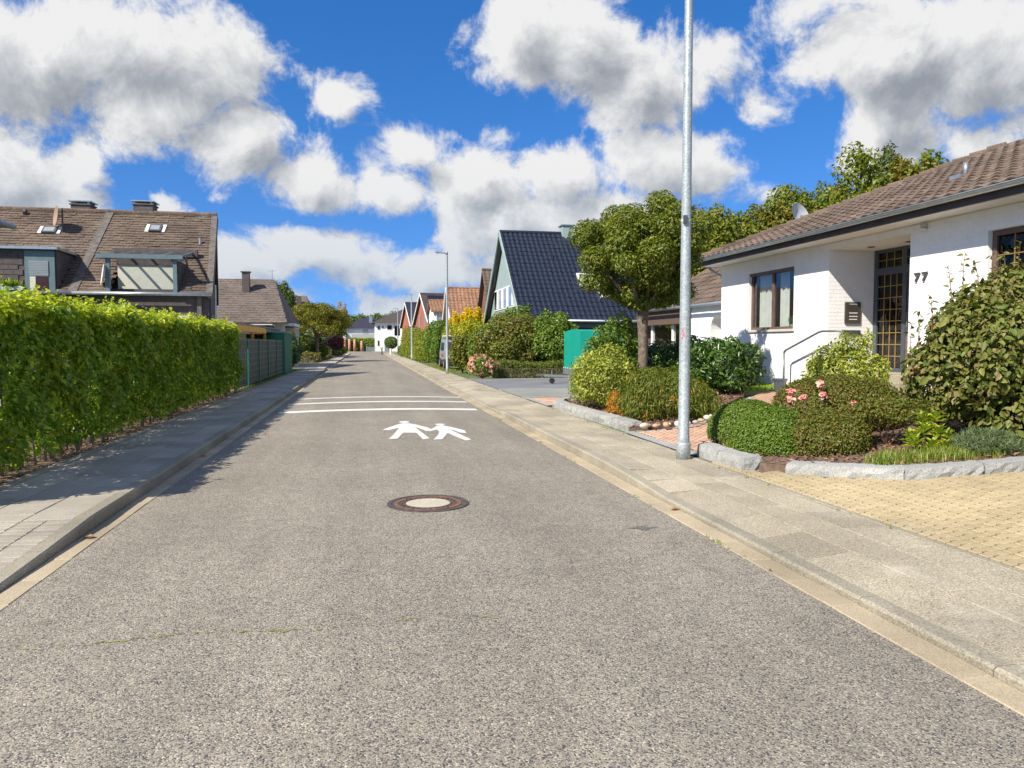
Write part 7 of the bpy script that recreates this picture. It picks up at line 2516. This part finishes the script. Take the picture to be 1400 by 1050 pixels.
rb = bush('rose_bush', 'rose bush covered in pink blossom beside the grey driveway', 'shrub', (4.95, 31.8, .09), lumps((4.95, 31.8, .55), (.68, .6, .52), 14, .38), 4200, L_mid, .065, stem_mat=M['wood'])
p, nr = blob_points(lumps((4.95, 31.75, .62), (.70, .62, .52), 14, .38), 130, shell=.08, fill=0)
P2 = np.repeat(p, 14, axis=0) + RNG.normal(0, .028, (130 * 14, 3))
leaves('blossom', P2, np.repeat(nr, 14, axis=0), L_pink, rb, size=.05, width=.9, spread=.6)
grass('verge_grass', 'strip of weedy grass beside the van', [(4.5 + .1 * (k_ % 3), 40 + .45 * k_) for k_ in range(30)], L_grass, 5000, .14, .18, zf=lambda a, b: gz(a, b) - .02)
grass('verge_grass', 'strip of weedy grass under the fence', [(-3.88, 24.6 + .45 * k_) for k_ in range(28)], L_grass, 1500, .08, .06, zf=lambda a, b: .1)

random.seed(3)
grass('gutter_weeds', 'tiny weeds in the joint of the right gutter', [(2.765 + random.uniform(-.006, .006), random.choice((5.2, 7.1, 9.8, 12.0, 15.5, 18.2, 23)) + random.gauss(0, .25)) for _ in range(60)], L_grass, 220, .018, .012, zf=lambda a, b: .004)
grass('edging_weeds', 'tiny weeds along the outer edging of the right pavement', [(4.205, random.uniform(5, 20)) for _ in range(40)], L_grass, 220, .022, .015, zf=lambda a, b: .088)

# ---------------------------------------------------------------- teal trailer
M['teal'] = solid('teal_tarpaulin', (0.0, 0.30, 0.215), .45, .06, 1.5, bump=.15, bscale=5)
M['tyre'] = solid('tyre', (0.02, 0.02, 0.02), .85, .1)
tr_ = thing('tarp_trailer', 'box trailer under a teal tarpaulin on the grey driveway', 'trailer', (9, 27.2, .12))
gzt = .14
vs = [(7.62, 26.05, .66), (9.3, 26.05, .66), (9.3, 28.3, .66), (7.62, 28.3, .66), (7.62, 26.05, 2.06), (9.3, 26.05, 2.06), (9.3, 28.3, 2.06), (7.62, 28.3, 2.06), (7.62, 27.2, 2.14), (9.3, 27.2, 2.14)]
MB().add(vs, [(0, 1, 5, 4), (1, 2, 6, 9, 5), (2, 3, 7, 6), (3, 0, 4, 8, 7), (4, 5, 9, 8), (7, 8, 9, 6)]).build('tarpaulin', M['teal'], tr_)
MB().box(7.6, 9.32, 26.02, 28.33, .42, .655).build('tray', M['zinc'], tr_)
MB().beam((7.7, 26.3, .4), (6.55, 27.1, .42), .06, .08).build('drawbar', M['steel'], tr_)
MB().beam((7.7, 28.0, .4), (6.55, 27.15, .42), .06, .08).build('drawbar', M['steel'], tr_)
MB().beam((6.6, 27.12, .43), (6.25, 27.12, .45), .07, .07).build('coupling', M['steel'], tr_)
MB().tube([(6.8, 26.95, .62), (6.8, 26.95, .24)], .03, 8).build('jockey_post', M['steel'], tr_)
MB().tube([(6.8, 26.9, .23), (6.8, 27.0, .23)], .1, 12).build('jockey_wheel', M['tyre'], tr_)
for y_ in (25.98, 28.3):
    w_ = MB().tube([(8.7, y_, .42), (8.7, y_ + .18, .42)], .29, 18).build('wheel', M['tyre'], tr_)
    MB().tube([(8.7, y_ - .005, .42), (8.7, y_ + .185, .42)], .16, 12).build('rim', M['zinc'], w_)
for k_ in range(8):
    MB().box(7.58, 7.6, 26.1 + .3 * k_, 26.14 + .3 * k_, .66, .70).build('eyelet', M['white_trim'], tr_)

# ---------------------------------------------------------------- silver van
M['silver'] = solid('silver_paint', (0.42, 0.45, 0.49), .3, .04, 3.0, metal=.5)
M['car_glass'] = solid('car_glass', (0.03, 0.04, 0.045), .08, .05, spec=.8)
M['black_plastic'] = solid('black_plastic', (0.03, 0.03, 0.032), .6, .1)
vn = thing('silver_van', 'silver delivery van with roof rack parked behind the second lamp', 'van', (5.3, 44, .1))
prof = [(0, .32), (0, .72), (.06, .92), (.75, 1.10), (1.42, 1.62), (1.75, 1.74), (2.6, 1.78), (3.85, 1.76), (3.98, 1.60), (4.05, .95), (4.05, .32)]
V0 = (5.28, 42.3, .1)


def vw(z):
    return .84 if z < 1.08 else .84 - .16 * (z - 1.08) / .7


n = len(prof)
vs = [(V0[0] + s * vw(z) * (.93 if (y < .1 or y > 3.9) else 1), V0[1] + y, V0[2] + z) for s in (-1, 1) for y, z in prof]
fs = [(i, i + 1, n + i + 1, n + i) for i in range(n - 1)] + [(n - 1, 0, n, 2 * n - 1), tuple(range(n)), tuple(reversed(range(n, 2 * n)))]
body = MB().add(vs, fs).build('body', M['silver'], vn)


def vq(pts, nm, mat, th=.012, par=None):
    return MB().slab([(V0[0] + x, V0[1] + y, V0[2] + z) for x, y, z in pts], th).build(nm, mat, par or vn)


wsn = Vector((0, -.62, .78)) * .012
vq([(-.72, .80, 1.13), (.72, .80, 1.13), (.64, 1.38, 1.60), (-.64, 1.38, 1.60)], 'windshield', M['car_glass'], wsn)
for s in (-1, 1):
    sx = Vector((s * .012, 0, .003))
    vq([(s * .83, 1.05, 1.12), (s * .83, 1.95, 1.12), (s * .765, 1.95, 1.58), (s * .765, 1.52, 1.58)], 'side_window', M['car_glass'], sx)
    vq([(s * .83, 2.05, 1.12), (s * .83, 2.9, 1.12), (s * .765, 2.9, 1.58), (s * .765, 2.05, 1.58)], 'side_window', M['car_glass'], sx)
    vq([(s * .842, .1, .40), (s * .842, 3.9, .40), (s * .842, 3.9, .56), (s * .842, .1, .56)], 'side_moulding', M['black_plastic'], sx)
    vq([(s * .5, -.005, .74), (s * .76, -.005, .72), (s * .74, .06, .93), (s * .52, .06, .93)], 'headlight', M['lens'], Vector((0, -.02, 0)))
    MB().box(V0[0] + s * .86 - .08, V0[0] + s * .86 + .08, V0[1] + 1.0, V0[1] + 1.08, V0[2] + 1.1, V0[2] + 1.3, bev=.02).build('mirror', M['black_plastic'], vn)
    for y in (.78, 3.3):
        w_ = MB().tube([(V0[0] + s * .66, V0[1] + y, V0[2] + .31), (V0[0] + s * .865, V0[1] + y, V0[2] + .31)], .31, 20).build('wheel', M['tyre'], vn)
        MB().tube([(V0[0] + s * .68, V0[1] + y, V0[2] + .31), (V0[0] + s * .872, V0[1] + y, V0[2] + .31)], .19, 14).build('rim', M['zinc'], w_)
vq([(-.8, -.02, .34), (.8, -.02, .34), (.8, -.02, .66), (-.8, -.02, .66)], 'bumper', M['black_plastic'], Vector((0, -.05, 0)))
vq([(-.4, -.01, .72), (.4, -.01, .72), (.4, .03, .86), (-.4, .03, .86)], 'grille', M['black_plastic'], Vector((0, -.02, 0)))
vq([(-.26, -.08, .42), (.26, -.08, .42), (.26, -.08, .53), (-.26, -.08, .53)], 'number_plate', M['white_trim'], Vector((0, -.008, 0)))
vq([(-.853, 1.7, .78), (-.853, 2.5, .78), (-.853, 2.5, .92), (-.853, 1.7, .92)], 'red_lettering', solid('red_lettering', (.5, .06, .06), .5), Vector((-.003, 0, 0)))
rk = MB().tube([(V0[0] - .7, V0[1] + 1.9, V0[2] + 1.78), (V0[0] - .7, V0[1] + 1.9, V0[2] + 1.92), (V0[0] + .7, V0[1] + 1.9, V0[2] + 1.92), (V0[0] + .7, V0[1] + 1.9, V0[2] + 1.78)], .02, 6).build('roof_rack', M['zinc'], vn)
for y in (2.6, 3.4):
    MB().tube([(V0[0] - .7, V0[1] + y, V0[2] + 1.78), (V0[0] - .7, V0[1] + y, V0[2] + 1.92), (V0[0] + .7, V0[1] + y, V0[2] + 1.92), (V0[0] + .7, V0[1] + y, V0[2] + 1.78)], .02, 6).build('rack_bar', M['zinc'], rk)
for x in (-.55, -.4):
    MB().beam((V0[0] + x, V0[1] + 1.4, V0[2] + 1.98), (V0[0] + x, V0[1] + 4.1, V0[2] + 1.98), .1, .08).build('ladder_rail', M['sill'], rk)
# scooter by the villa corner
sc_ = thing('parked_scooter', 'tiny dark scooter parked by the far right kerb', 'scooter', (2.35, 112, .02))
for y in (111.5, 112.6):
    MB().tube([(2.3, y, .27), (2.42, y, .27)], .26, 14).build('wheel', M['tyre'], sc_)
MB().slab([(2.28, 111.6, .3), (2.28, 112.6, .3), (2.28, 112.7, .8), (2.28, 112.2, .82), (2.28, 112.0, .45), (2.28, 111.75, .95), (2.28, 111.6, .95)], (.16, 0, 0)).build('body', M['fascia'], sc_)
MB().tube([(2.05, 111.7, 1.0), (2.65, 111.7, 1.0)], .03, 6).build('handlebar', M['tyre'], sc_)
